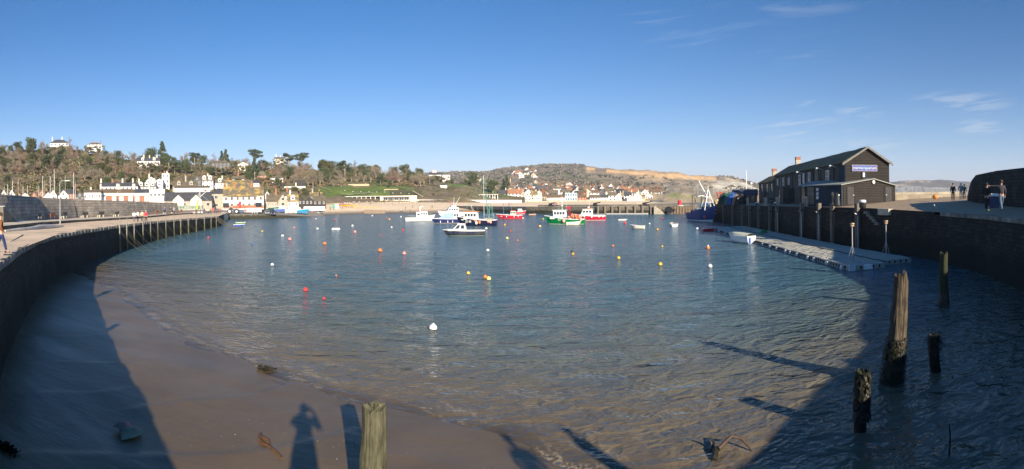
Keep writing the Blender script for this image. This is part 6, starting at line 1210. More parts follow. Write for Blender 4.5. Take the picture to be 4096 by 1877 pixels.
# E145 with the orange roof
t, s = boat('fishing_boat', 1910, 903, 8.2, 2.9, .95, .75, paint((.012,.016,.05), .3), BS-.22, 'navy fishing boat lettered E145 with an orange wheelhouse roof and green rigging', strip=None)
cabin(t, -.1, 2.9, 2.2, 1.15, 1.35, rake=.15, wins=4, roof=paint((.72,.25,.06), .5), back=.1, ro=.22); lettering(t, 'E145', (1.7,1.42,.78), .66, 1); MB().add([(3.6,.72,1.2),(3.1,1.02,1.25),(2.75,1.08,1.02),(3.3,.9,1.0)], [(0,1,2,3)]).build('bird_emblem', M_white_m, t)
for (bx, hh, sp_) in ((1.6,2.3,.8), (-1.9,3.6,1.0)):
    for sg_ in (-1, 1): MB().tube([(bx-.8, sg_*sp_, 1.0 if bx < 0 else 2.5), (bx, 0, hh+1.6)], .045, 5).build('gantry_leg', M_nrope if bx < 0 else M_alu, t)
MB().tube([(-1.5,0,1.1),(-1.5,0,9.0)], .05, 6).build('mast', mat('pale_pole', (.6,.62,.55), .7), t)
for e in ((-3.6,0,1.2),(2.8,0,2.5),(-.2,1.0,2.6),(-2.4,-1,1.4)): MB().tube([(-1.5,0,8.9), e], .022, 4).build('rigging_line', M_nrope, t)
MB().tube([(-2.9,-.9,1.1),(-2.9,-.9,3.4),(-2.9,.9,3.4),(-2.9,.9,1.1)], .06, 6).build('stern_gantry', M_nrope, t); MB().tube([(-1.5,0,5.2),(-3.4,0,3.3),(-3.5,0,1.4)], .05, 5).build('derrick', M_nrope, t); MB().tube([(4.1,0,1.7),(1.2,0,4.4)], .022, 4).build('forestay', M_nrope, t)
rail(t, [(-4.0,1.0,.95),(-3.4,1.25,.95),(-2.8,1.3,.95),(-2.3,1.3,.95),(-1.8,1.35,.95)], 0, h_=1.0); rail(t, [(-4.0,-1.0,.95),(-3.4,-1.25,.95),(-2.8,-1.3,.95)], 0, h_=1.2)
fend(t, [(-.1,1.55,.55)], M_gel, .28); fend(t, [(-.8,1.6,.65)], M_orangeb, .27); fend(t, [(-2.7,1.5,.85),(-3.2,1.45,.7)], M_pinkb, .27); MB().box((.1,1.42,1.0),(.7,.3,.28)).build('life_float', M_orangeb, t); MB().box((-2.6,.1,1.15),(1.6,1.6,.4)).build('net_bin', M_inner, t)
# dark launch in front
t, s = boat('launch', 1860, 944, 6.0, 2.2, .80, .22, mat('dark_grey_hull', (.025,.027,.034), .35, .3, .8, col2=(.06,.066,.07)), BS-.1, 'small launch with dark grey hull and white cabin nearest the camera among the moored boats', strip=(.28,.36,.33), fine=.6)
t.scale = (1,1,.97); MB().box((1.3,0,.98),(2.6,1.75,.22)).build('foredeck', M_gel, t); cabin(t, -.25, 1.95, 1.65, 1.0, .95, rake=.95, wins=2, back=.25, wh=.62, wz=.52); cabin(t, -2.5, -.3, 1.5, .62, .28, rake=.2, wins=1, back=.0, name='engine_box', front=False, wh=.1)
fend(t, [(2.1-.62*i,1.02+.06*min(i,2)-.02*max(0,i-4),.55) for i in range(7)], paint((.02,.04,.25)), .1); rail(t, [(2.9,0,.95),(2.5,.55,.9),(1.9,.85,.9)], 0, h_=.3)
MB().box((-1.6,0,.7),(2.4,1.7,.14)).build('side_deck', M_gel, t)
# red fishing boat with two blue masts, and the small red and white one behind it
t, s = boat('fishing_boat', 2041, 875.5, 6.9, 2.3, .8, .35, paint((.50,.02,.03), .35), BS-.05, 'red fishing boat with two blue masts in the middle of the harbour', strip=(.6,.1,.1))
cabin(t, -1.6, -.1, 1.4, .9, 1.0, m=M_cream, rake=.1, wins=3, roof=paint((.5,.05,.05))); MB().tube([(1.9,0,.9),(1.95,0,4.4)], .055, 6).build('mast', paint((.1,.22,.45)), t); MB().tube([(-.4,0,1.9),(-.45,0,3.7)], .05, 6).build('mast', paint((.1,.22,.45)), t); fend(t, [(1.7,1.2,.5),(.6,1.25,.5),(-1.7,1.2,.5)], paint((.03,.04,.3)), .16); rail(t, [(1.3,1.05,.85),(.6,1.1,.85),(-.1,1.1,.85)], 0, h_=.25); lettering(t, 'E56', (2.5,1.02,.62), .35, 1)
fend(t, [(1.,1.22,.55),(-1.2,1.22,.5),(-2.4,1.18,.6)], M_gel, .09, .5)
t, s = boat('motorboat', 2082, 856, 3.9, 1.6, .62, .4, paint((.6,.04,.06), .35), .2, 'tiny red-hulled motorboat with white cabin behind the red fishing boat', strip=(.7,.7,.68)); cabin(t, -1.1, .9, 1.3, .7, .85, rake=.6, wins=2)
t, s = boat('rowing_boat', 2129, 862, 2.3, 1.0, .38, .1, mat('varnished_hull', (.36,.15,.08), .5), .1, 'small varnished rowing boat left of the green fishing boat', open_=True, strip=None)
# green fishing boat with its heap of orange floats
t, s = boat('fishing_boat', 2262, 897.5, 8.2, 2.8, .85, .75, paint((.0,.19,.045), .3), BS-.18, 'bright green fishing boat with white wheelhouse and a heap of orange floats', strip=(.5,.6,.5))
MB().box((1.9,0,1.22),(2.9,2.0,.4),taper=.85).build('foredeck', M_gel, t); cabin(t, -.2, 2.5, 2.0, 1.3, 1.25, rake=-.12, wins=4, back=.05, ro=.22); MB().tube([(.7,0,2.6),(.7,0,5.0)], .05, 6).box((.7,0,4.4),(.3,.2,.6)).build('mast', M_gel, t); MB().box((.7,0,3.4),(.25,1.2,.14)).build('radar', M_gel, t); MB().tube([(-.2,.3,2.6),(-.3,.3,4.2)], .02, 4).build('aerial', M_gel, t); MB().tube([(1.5,-.3,2.6),(1.55,-.3,4.4)], .02, 4).build('aerial', M_gel, t)
MB().add([(3.5,.68,1.25),(2.6,1.1,1.22),(2.9,1.06,1.05),(2.7,1.08,.95),(3.3,.84,.98)], [(0,1,2,3,4)]).build('bow_flash', M_white_m, t); lettering(t, 'E17', (1.05,1.42,.85), .5, 1); lettering(t, '19', (-3.3,1.3,.72), .42, 1)
r = random.Random(3)
for k in range(38): f = r.uniform(0, 1); MB().ball((-.7-2.9*f, r.uniform(-.9, 1.0), .95+r.uniform(0, 1.0)*(1-abs(f-.45))), r.uniform(.17, .24), 8, 5).build('float', [M_orangeb, M_pinkb, M_orangeb, paint((.75,.10,.07))][k % 4], t)
fend(t, [(.1,1.6,.7)], M_pinkb, .36); fend(t, [(-3.6,1.4,.85)], M_pinkb, .3)
for k in range(5): q = MB().tube([(-1.3+k*.16, -.6+.1*k, 1.2),(-1.3+k*.18, -.6+.1*k, 3.1)], .02, 4); q.box((-1.3+k*.18+.1,-.6+.1*k,3.0),(.26,.02,.36)); q.build('flag_pole', paint((.55,.02,.06)) if k else M_black, t)
t, s = boat('dinghy', 2292, 899.5, 2.9, 1.3, .5, .2, mat('dirty_white_hull', (.66,.60,.50), .6, .2, 3), .15, 'grubby white dinghy tied alongside the green fishing boat', open_=True, strip=None)
# red and white cruiser
t, s = boat('motor_cruiser', 2363, 882, 7.4, 2.6, .85, .45, paint((.52,.02,.045), .3), BS-.12, 'red-hulled cruiser with white topsides and cabin, rightmost of the large moored boats', strip=(.75,.72,.7))
MB().box((1.3,0,1.08),(3.6,2.1,.32),taper=.88).build('foredeck', M_gel, t); cabin(t, -.5, 2.5, 2.0, 1.2, 1.15, rake=.7, wins=3, ro=.25); MB().box((-2.0,0,1.0),(3.2,2.35,.35)).build('bulwark', M_gel, t); rail(t, [(-3.5,1.1,1.15),(-2.6,1.15,1.15),(-1.6,1.15,1.15),(-.7,1.1,1.15)], 0, h_=.3); MB().ball((.6,0,2.75), .25, 10, 6, (1,1,.7)).build('radar', M_gel, t); MB().tube([(.3,0,2.5),(.3,0,4.6)], .03, 5).build('aerial', M_gel, t); fend(t, [(1.5,1.35,.85),(-.4,1.4,.75),(-2.2,1.35,.8),(-3.2,1.3,.85)], M_gel, .2)
for k in range(4): MB().ball((1.0-.4*k, .3, 2.55), .13, 8, 5).build('float', M_orangeb, t)
# small dinghies
t, s = boat('inflatable_dinghy', 2490, 883, 2.0, 1.1, .3, .05, mat('grey_white_tube', (.6,.6,.57), .6), .1, 'tiny grey-white inflatable beyond the cream dinghy', open_=True, strip=None, fine=.8)
t, s = boat('dinghy', 2550, 915, 2.5, 1.25, .48, .22, mat('cream_hull', (.70,.66,.56), .5, .12, 2), BS-.3, 'cream dinghy on open water left of the end-on white dinghy', open_=True, strip=(.3,.28,.22))
t, s = boat('dinghy', 2695, 906, 2.8, 1.55, .5, .2, mat('chalky_white_hull', (.78,.76,.70), .5, .1, 2), PI/2+.15, 'white dinghy seen end-on in front of the far arm', open_=mat('olive_inside', (.35,.34,.22), .8), strip=(.25,.42,.4))
t, s = boat('dinghy', 2840, 924, 2.4, 1.25, .42, .15, paint((.72,.02,.02), .45), .35, 'bright red dinghy tied at the far tip of the pontoon', open_=paint((.6,.02,.02), .6), strip=None); fend(t, [(.6,-.62,.15)], M_gel, .13)
t, s = boat('covered_boat', 2963, 970, 4.1, 1.75, .66, .18, M_gel, PI/2+.65, 'white boat with pale cover tied beside the pontoon', strip=(.03,.22,.18), trans=.72)
mb = MB(); V = [[(r_[-1][0]*.98, r_[-1][1]*math.cos(a_)*1.0, r_[-1][2]+.30*math.sin(a_)*(r_[-1][1]/.85)**.5) for a_ in [PI*j/8 for j in range(9)]] for r_ in s]; mb.loft(V, cap=False); mb.build('cover', mat('boat_cover', (.62,.62,.46), .7, .12, 2), t, smooth=True); MB().box((-2.1,.3,.3),(.2,.3,.55)).build('outboard', paint((.03,.1,.4)), t)
q0 = P(3044, 930, .42); t = thing('upturned_dinghy', (q0.x, q0.y, .42), pang+PI/2, 'green dinghy lying upside down on the inner pontoon', 'boat'); mb = MB(); secs = []
for i in range(9): f = i/8; b = .62*(1-max(0, (f-.5)/.5)**2.2)*(.85+.15*min(1, f*4)); secs.append([(-1.5+3*f, b*math.cos(a_), .02+(.42-.1*f)*math.sin(a_)) for a_ in [PI*j/7 for j in range(8)]])
mb.loft(secs, cap=True); mb.build('hull', paint((.02,.22,.07), .5), t); MB().tube([(-1.4,0,.44),(1.3,0,.36)], .03, 5).build('keel', paint((.02,.15,.05)), t)
for (x, y, c_, lb) in ((962,894,(.25,.42,.12),'small green skiff moored behind the tip of the left quay'),(955,903,(.05,.12,.55),'small bright blue skiff in front of the green one')):
    t, s = boat('skiff', x, y, 2.6, .9, .25, .08, paint(c_, .5), .02, lb, open_=True, strip=None)
# the trawler
TP = P(2811, 884, 0); t = thing('trawler', TP, math.atan2(-.985, .10), 'royal blue steel trawler with white mast gantry tied up at the right quay', 'boat', 'boats moored in the harbour')
s = hull(t, 11.2, 4.0, 1.75, 1.45, paint((.004,.045,.20), .4), strip=None, fine=.55, draft=.5, rub=paint((.02,.04,.2))); del t['hullrows']
mb = MB()
for sgn in (-1, 1): mb.loft([[tuple(Vector(r_[6 if sgn > 0 else 4])+Vector((0, sgn*.02, 0))), tuple(Vector(r_[7 if sgn > 0 else 3])+Vector((.02, sgn*.03, .02))), tuple(Vector(r_[7 if sgn > 0 else 3]).lerp(Vector(r_[8 if sgn > 0 else 2]), .4)+Vector((.02, sgn*.03, 0)))] for r_ in s], cap=False)
mb.build('boot_top', M_white_m, t, fix=False)
mb = MB()
for sgn in (-1, 1): mb.loft([[tuple(Vector(r_[10 if sgn > 0 else 0])), tuple(Vector(r_[10 if sgn > 0 else 0])+Vector((0, 0, .45)))] for r_ in s[8:]], cap=False)
mb.build('bulwark', paint((.004,.045,.20), .4), t, fix=False)
cabin(t, 1.0, 2.9, 1.9, 2.2, 1.5, m=M_cream, rake=.05, wins=2, ro=.15); MB().tube([(1.5,.5,3.8),(1.5,.5,4.4)], .35, 12).build('blue_drum', paint((.05,.2,.55)), t); MB().tube([(.2,-.6,3.4),(.2,.6,3.4)], .5, 14).build('net_drum', M_nrope, t)
for sy in (-1, 1):
    MB().tube([(3.9,sy*1.45,2.6),(3.0,sy*.35,6.3),(2.9,sy*.12,7.2)], .1, 8).build('gantry_leg', M_white_m, t); MB().tube([(.9,sy*1.5,1.9),(2.2,sy*.8,5.0),(2.9,sy*.12,7.2)], .09, 8).build('gantry_leg', M_white_m, t); MB().tube([(-.8,sy*1.5,1.7),(-.8,sy*1.5,5.6)], .1, 8).build('gallows_post', M_white_m if sy > 0 else M_rust, t)
for zz_, w_ in ((4.4,.9),(5.6,.55)): MB().tube([(3.35-(zz_-4.4)*.25,-w_,zz_),(3.35-(zz_-4.4)*.25,w_,zz_)], .06, 6).build('crossbar', M_white_m, t)
MB().tube([(-.8,-1.5,5.6),(-.5,0,5.95),(-.8,1.5,5.6)], .13, 8).build('gallows_arch', M_white_m, t); MB().tube([(2.9,0,7.1),(2.9,0,8.2)], .07, 6).build('mast', M_white_m, t)
MB().tube([(2.4,.2,5.2),(1.4,-1.6,9.4)], [.16,.09], 8).build('derrick_boom', M_white_m, t); MB().tube([(1.4,-1.6,9.4),(1.9,-1.6,2.2)], .02, 4).build('wire', M_nrope, t)
MB().tube([(-3.0,-1.2,1.7),(-3.0,-1.2,6.1),(-3.0,1.2,6.1),(-3.0,1.2,1.7)], .11, 8).build('stern_gantry', M_black, t)
for y_ in (-.5, .3): MB().tube([(-3.0,y_,6.1),(-3.0,y_,8.4)], .025, 4).build('aerial', M_white_m, t)
MB().tube([(-1.6,1.5,1.7),(-1.2,1.35,6.2)], .13, 6).build('rusty_boom', paint((.3,.09,.04)), t); MB().box((-2.2,0,2.2),(2.4,2.2,1.1)).build('winch_house', M_gel, t); MB().box((-4.4,.3,2.0),(1.4,2.0,.8)).build('fish_hatch', M_black, t)
fend(t, [(.9,2.15,1.3),(.5,2.15,1.0),(-4.6,1.9,1.4)], paint((.75,.06,.04)), .28); fend(t, [(4.4,-1.7,1.1)], paint((.75,.12,.05)), .3)
def hullface(x, side, zf):
    r_ = min(s, key=lambda q: abs(q[5][0]-x)); i = 8; a_ = Vector(r_[i]) if side > 0 else Vector(r_[2]); return a_
e = hullface(3.9, 1, 0); 
mb = MB()
for k in range(20): a0 = 2*PI*k/20; a1 = 2*PI*(k+1)/20; mb.add([(math.cos(a0)*.42, 0, math.sin(a0)*.42), (math.cos(a1)*.42, 0, math.sin(a1)*.42), (math.cos(a1)*.34, 0, math.sin(a1)*.34), (math.cos(a0)*.34, 0, math.sin(a0)*.34)], [(0,1,2,3)])
mb.add([(-.2,0,-.1),(-.1,0,.16),(.1,0,.2),(.22,0,.05),(.1,0,-.2),(-.1,0,-.22)], [(0,1,2,3,4,5)])
b_ = mb.build('round_emblem', M_white_m, t, fix=False); ra = s[14]; rb = s[15]; pa = (Vector(ra[8])+Vector(ra[9]))/2 ; pb = (Vector(rb[8])+Vector(rb[9]))/2; dxy = pb-pa; b_.location = (pa+pb)/2+Vector((-dxy.y, dxy.x, 0)).normalized()*.12+Vector((0,0,.1)); b_.rotation_euler = (-.35, 0, math.atan2(dxy.y, dxy.x))
text('name_lettering', 'SEA SEEKER', M_white_m, t, (1.9, 2.16, 1.75), .3, (PI/2, 0, PI))
# ================================================================== mooring buoys
BC = {'red': (.72,.04,.04), 'white': (.80,.80,.76), 'orange': (.85,.22,.04), 'yellow': (.80,.52,.05), 'pink': (.80,.30,.26), 'dark': (.05,.05,.05), 'blue': (.04,.12,.5), 'lime': (.75,.78,.25), 'amber': (.75,.38,.04)}
bm_ = {}
def buoy(x, y, r_, c_, label, cone=False):
    p = P(x, y, 0); k = (c_, cone)
    if k not in bm_:
        t = thing('mooring_buoy', (0,0,0), 0); m = mat(c_+'_buoy', BC[c_], .45, .12, 2); MB().ball((0,0,.35), 1, 18, 10).build('ball', m, t); MB().tube([(-.22,0,1.25),(-.16,0,1.5),(.16,0,1.5),(.22,0,1.25)], .09, 6).lathe([(.34,1.22),(.3,1.38)], 10).build('eye', m if c_ != 'white' else M_gel, t); MB().lathe([(.985,-.02),(1.0,.1),(1.01,.16),(1.0,.18)], 18).build('weed_line', M_weed, t)
        if cone: MB().lathe([(.45,1.1),(.35,1.7),(.12,2.0)], 10).build('top', M_gel, t)
        bm_[k] = t; o = t
    else: o = dup(bm_[k])
    r_ *= .88; o.location = p; o.scale = (r_, r_, r_); o.rotation_euler = (random.uniform(-.15, .15), random.uniform(-.15, .15), random.uniform(0, 6)); o['label'] = label; o['category'] = 'buoy'; o['group'] = 'mooring buoys in the harbour'
Q = 1.59006
for (x, y, r_, c_, lb) in [(1089*Q,829*Q,.20,'white','large white buoy with a dark band nearest the camera'),(1178*Q,689*Q,.15,'yellow','yellow buoy left of the touching orange and pale yellow pair'),(1221*Q,699*Q,.17,'orange','orange buoy touching the pale yellow one'),(1230*Q,704*Q,.18,'lime','pale yellow buoy touching the orange one'),
 (769*Q,732*Q,.17,'red','bright red buoy beyond the wet sand'),(815*Q,753*Q,.10,'red','small half-sunk red float right of the bright red buoy'),(846*Q,694*Q,.07,'orange','tiny orange float above the small red one'),(685*Q,668*Q,.17,'white','white buoy alone on the left water'),
 (956*Q,633*Q,.28,'orange','large orange-red buoy left of the pinkish white one'),(1017*Q,640*Q,.24,'pink','pinkish white buoy right of the large orange-red one'),(817*Q,615*Q,.26,'orange','orange buoy on the left water below the white crate float'),(957*Q,593*Q,.13,'red','tiny red float above the large orange-red buoy'),
 (524*Q,599*Q,.20,'red','red buoy nearest the left quay wall'),(635*Q,614*Q,.14,'blue','small blue buoy near the left quay'),(711*Q,595*Q,.26,'white','white buoy left of the pink-topped one'),(729*Q,604*Q,.30,'pink','pink and white buoy just below a white one on the left'),(740*Q,574*Q,.2,'pink','small pink buoy on the far left water'),
 (1095*Q,638*Q,.10,'dark','tiny dark float right of the pinkish white buoy'),(1227*Q,632*Q,.20,'white','white buoy below the lime one in mid harbour'),(1276*Q,601*Q,.22,'lime','lime yellow buoy right of the dark launch'),(1303*Q,606*Q,.12,'orange','tiny orange float beside the lime yellow buoy'),
 (1439*Q,633*Q,.17,'dark','dark buoy just above an amber one'),(1441*Q,641*Q,.17,'amber','amber buoy just below the dark one'),(1542*Q,620*Q,.15,'orange','small orange buoy left of the dinghies'),(1556*Q,651*Q,.18,'yellow','yellow buoy right of the dark and amber pair'),
 (1666*Q,621*Q,.13,'yellow','small yellow float above the larger yellow buoy on the right'),(1661*Q,667*Q,.19,'yellow','larger yellow buoy on the right water'),(1786*Q,672*Q,.20,'white','white buoy nearest the pontoon'),
 (1256,873.5,.2,'red','red far buoy off the slipway foot'),(1264,877,.22,'white','white far buoy off the slipway foot'),(1342,880,.3,'red','red far buoy off the shingle bank'),(1302,895,.18,'dark','dark far float off the shingle bank'),(1270,918,.28,'white','white buoy between slipway and small pink buoy'),(1410,905,.28,'white','white buoy right of the white crate float'),
 (1420,930,.3,'pink','pink buoy below the white one near the crate float'),(1522,945.5,.0,'orange',''),(1489,865,.33,'white','white buoy close to the beach behind the groyne'),(1514,864.5,.2,'red','red float beside the white buoy off the groyne'),(1552,876.5,.26,'red','red buoy paired with a yellow one off the beach'),(1558,878.5,.26,'yellow','yellow buoy paired with a red one off the beach'),
 (1604,869,.3,'white','white buoy left of the white fishing boat'),(1613,921.5,.22,'red','red float below the white fishing boat'),(1945,917,.28,'white','white buoy just right of the dark launch'),(2019,901.5,.27,'amber','amber buoy right of the orange-roofed fishing boat'),(2042,926.5,.17,'red','small red float in mid harbour below the amber buoy'),(2092,875,.27,'white','white buoy off the stern of the red fishing boat'),
 (2172,878,.25,'yellow','yellow buoy left of the green fishing boat'),(2155,907,.25,'red','red buoy paired with a lime one left of the green boat'),(2160.5,907.5,.25,'lime','lime buoy paired with a red one left of the green boat'),(2499,895,.33,'red','red buoy below the tiny inflatable'),(2598,897,.22,'white','white buoy between the cream dinghy and the end-on dinghy'),
 (2630,921,.24,'amber','amber buoy right of the cream dinghy'),(2649,876.5,.28,'red','red buoy in front of the sheet piling'),(2789,918,.28,'white','white buoy left of the red dinghy'),(1115*Q,563*Q,.0,'red',''),(985*Q,573*Q,.2,'white','small white buoy left of the blue launch'),(660*Q,583*Q,.2,'yellow','small yellow buoy far out by the left quay tip'),(863*Q,577*Q,.0,'red','')]:
    if r_: buoy(x, y, r_, c_, lb)
buoy(2832, 995, .24, 'orange', 'orange buoy with a conical top below the red dinghy', True)
p = P(1344, 918, 0); t = thing('float_crate', p, .1, 'low white crate-shaped float on the left water', 'float'); MB().box((0,0,.12),(1.7,.6,.34),taper=.9).build('body', M_gel, t); MB().box((0,-.32,.12),(.4,.02,.12)).build('label_plate', M_steel, t)
# ================================================================== people
def skin(nodes, edges, name, sub=1):
    me = bpy.data.meshes.new(name); me.from_pydata([n[:3] for n in nodes], edges, []); o = bpy.data.objects.new(name, me); C.objects.link(o); md = o.modifiers.new('s', 'SKIN'); md.use_smooth_shade = True
    for i, n in enumerate(nodes): rr_ = n[3]; me.skin_vertices[0].data[i].radius = rr_ if hasattr(rr_, '__len__') else (rr_, rr_)
    me.skin_vertices[0].data[0].use_root = True
    if sub: o.modifiers.new('u', 'SUBSURF').levels = sub; o.modifiers['u'].render_levels = sub
    dg = bpy.context.evaluated_depsgraph_get(); me2 = bpy.data.meshes.new_from_object(o.evaluated_get(dg)); bpy.data.objects.remove(o); bpy.data.meshes.remove(me); return me2
_pose = {}
def pose_meshes(pose):
    """body, jacket, trousers, shoes and hair for a 1.75 m figure facing -y"""
    if pose in _pose: return _pose[pose]
    st = {'stand': (.0, .0), 'walk': (.22, -.22), 'stride': (.34, -.3)}.get(pose.split('_')[0], (0, 0)); arm = pose.split('_')[1] if '_' in pose else 'down'
    hip = .90; legs = []
    for sg_, d in ((-1, st[0]), (1, st[1])):
        legs.append(((sg_*.095, 0, hip-.03), (sg_*.10, -d*.5-.03, .48), (sg_*.10, -d+(.05 if d < 0 else 0), .09), (sg_*.11, -d-.13+(.05 if d < 0 else 0), .045)))
    def armp(sg_, kind):
        if kind == 'down': return ((sg_*.185, 0, 1.42), (sg_*.25, .03, 1.13), (sg_*.25, -.07, .89), (sg_*.245, -.09, .80))
        if kind == 'swing': return ((sg_*.185, 0, 1.42), (sg_*.24, .08*sg_, 1.14), (sg_*.23, -.02+.12*sg_, .93), (sg_*.22, -.04+.15*sg_, .84))
        if kind == 'pocket': return ((sg_*.185, 0, 1.42), (sg_*.30, .06, 1.16), (sg_*.20, -.10, .98), (sg_*.15, -.12, .95))
        if kind == 'point': return ((sg_*.185, 0, 1.43), (sg_*.42, -.06, 1.42), (sg_*.68, -.10, 1.44), (sg_*.77, -.11, 1.45))
        if kind == 'phone': return ((sg_*.185, 0, 1.42), (sg_*.31, -.13, 1.19), (sg_*.13, -.25, 1.49), (sg_*.06, -.27, 1.57))
        if kind == 'up': return ((sg_*.185, 0, 1.42), (sg_*.30, -.10, 1.18), (sg_*.14, -.24, 1.36), (sg_*.08, -.22, 1.46))
    kl = {'down': ('down', 'down'), 'swing': ('swing', 'swing'), 'pocket': ('pocket', 'pocket'), 'point': ('down', 'point'), 'phone': ('phone', 'phone'), 'up': ('down', 'up')}[arm]
    arms = (armp(-1, kl[0]), armp(1, kl[1]))
    nd = [(0,0,hip,.13),(0,0,1.08,.115),(0,.01,1.30,.145),(0,.01,1.45,.08),(0,0,1.52,.052),(0,-.01,1.60,.075),(0,-.015,1.68,.088),(0,-.005,1.745,.05)]; ed = [(0,1),(1,2),(2,3),(3,4),(4,5),(5,6),(6,7)]
    for lg in legs:
        i = len(nd); nd += [(*lg[0], .088), (*lg[1], .055), (*lg[2], .036), (*lg[3], .032)]; ed += [(0,i),(i,i+1),(i+1,i+2),(i+2,i+3)]
    for am in arms:
        i = len(nd); nd += [(*am[0], .052), (*am[1], .038), (*am[2], .027), (*am[3], .032)]; ed += [(2,i),(i,i+1),(i+1,i+2),(i+2,i+3)]
    body = skin(nd, ed, 'body')
    nd = [(0,0,.86,(.165,.125)),(0,0,1.05,(.16,.125)),(0,.01,1.30,(.19,.135)),(0,.01,1.46,(.10,.085))]; ed = [(0,1),(1,2),(2,3)]
    for am in arms: i = len(nd); a2, a3 = Vector(am[1]), Vector(am[2]); nd += [(*am[0], .078), (*am[1], .062), (*(a3+(a2-a3)*.05), .05)]; ed += [(2,i),(i,i+1),(i+1,i+2)]
    jac = skin(nd, ed, 'jacket'); nd = [(0,0,.95,(.15,.115)),(0,0,.88,(.15,.115))]; ed = [(0,1)]
    for lg in legs: i = len(nd); nd += [(*lg[0], .102), (*lg[1], .075), (lg[2][0], lg[2][1], lg[2][2]+.02, .058)]; ed += [(1,i),(i,i+1),(i+1,i+2)]
    tro = skin(nd, ed, 'trousers'); shoes = []
    for lg in legs: q = MB(); x_, y_ = lg[2][0], lg[2][1]; q.loft([[(x_-.045,y_+.07,0),(x_+.045,y_+.07,0),(x_+.04,y_+.06,.1),(x_-.04,y_+.06,.1)],[(x_-.05,y_-.06,0),(x_+.05,y_-.06,0),(x_+.04,y_-.06,.09),(x_-.04,y_-.06,.09)],[(x_-.045,y_-.17,0),(x_+.045,y_-.17,0),(x_+.035,y_-.16,.05),(x_-.035,y_-.16,.05)]]); shoes.append(q)
    _pose[pose] = (body, jac, tro, shoes, arms); return _pose[pose]
M_skin = mat('skin', (.55,.34,.25), .6, .08, 6)
def person(pos, rz, pose, jc, tc, hc, label, h_=1.72, hat=False, group=None, shoe=(.04,.035,.03), lod=False, skirt=False):
    body, jac, tro, shoes, arms = pose_meshes(pose); t = thing('person', pos, rz, label, 'person', group); s_ = h_/1.79; t.scale = (s_, s_, s_)
    def mk(name, me, m):
        o = bpy.data.objects.new(name, me); C.objects.link(o); o.parent = t
        if not me.materials: me.materials.append(m)
        o.material_slots[0].link = 'OBJECT'; o.material_slots[0].material = m
    mk('body', body, M_skin); mk('jacket', jac, paint(jc, .85, .12)); mk('trousers', tro, paint(tc, .85, .12))
    q = MB(); q.ball((0, .012, 1.70), .108, 12, 7, (.95, 1.02, .95)) if not hat else q.ball((0, .005, 1.715), .118, 12, 7, (1, 1, .85)).ball((0, .005, 1.80), .03, 6, 4)
    if not hat: q.v = [(a, b+(.02 if b < -.05 and c < 1.70 else 0)*2.2, c) for a, b, c in q.v]
    q.build('hat' if hat else 'hair', paint(hc, .9), t, smooth=True)
    if not lod:
        f = MB(); f.add([(-.012,-.088,1.665),(.012,-.088,1.665),(0,-.115,1.635),(-.016,-.09,1.625),(.016,-.09,1.625)], [(0,2,3),(1,4,2),(0,1,2),(2,4,3)]); f.build('nose', M_skin, t); 
        for sx in (-1, 1): MB().ball((sx*.03,-.083,1.672), .011, 6, 4).build('eye', M_black, t); MB().ball((sx*.083,.0,1.655), .022, 6, 4, (.4,.8,1.3)).build('ear', M_skin, t)
        MB().box((0,-.087,1.60),(.04,.008,.008)).build('mouth', paint((.35,.12,.1)), t)
        for am in arms:
            a_ = Vector(am[3]); d = (Vector(am[3])-Vector(am[2])).normalized(); side = d.cross(Vector((0,1,0))).normalized() if abs(d.y) < .9 else Vector((1,0,0)); nrm = d.cross(side); q = MB()
            for k in range(4): b_ = a_+side*(k-1.5)*.019; l = (.06,.072,.068,.052)[k]; q.tube([b_, b_+d*l*.55, b_+d*l*.85+nrm*.02], [.009,.008,.007], 6)
            th = a_-side*.03; q.tube([th-d*.02, th-side*.02+d*.015, th-side*.022+d*.04], [.01,.009,.008], 6); q.build('fingers', M_skin, t)
    for sh in shoes: sh.build('shoe', paint(shoe, .7), t)
    return t
def aim(x): return -(x-2048)/F          # rotation that makes a figure face the camera
# four on the left quay
LG = 'people walking on the left quay'
def onq(x, y, z_): return P(x, y, z_)
person(onq(537,888,2.95), aim(537), 'walk_pocket', (.75,.73,.70), (.04,.035,.045), (.15,.07,.04), 'woman in a white jacket at the left of the walking four on the quay', 1.66, group=LG)
person(onq(551,887,2.95), aim(551)+.2, 'walk_swing', (.80,.80,.80), (.03,.05,.11), (.10,.06,.04), 'person in a bright white jacket, second from the left of the walking four', 1.68, group=LG)
person(onq(569,887,2.95), aim(569), 'stand_pocket', (.55,.45,.33), (.03,.028,.028), (.3,.28,.26), 'man in a beige jacket, third of the walking four', 1.76, group=LG)
person(onq(584,889,2.95), aim(584)-.2, 'walk_down', (.65,.03,.07), (.03,.028,.028), (.5,.48,.45), 'man in a bright red jacket at the right of the walking four', 1.74, group=LG)
person(onq(658,856,3.2), aim(658), 'stand_down', (.07,.09,.22), (.12,.13,.2), (.3,.2,.12), 'person in blue by a bench, left of the two men on the raised pavement', 1.7, lod=True)
person(onq(682,857,3.2), aim(682), 'walk_swing', (.05,.05,.06), (.04,.04,.04), (.3,.28,.26), 'man in black on the raised pavement beside the grey-jacketed one', 1.74, lod=True)
person(onq(696,858,3.2), aim(696), 'walk_pocket', (.28,.28,.33), (.04,.04,.05), (.55,.52,.5), 'man in a grey jacket on the raised pavement near the wall end', 1.76, lod=True)
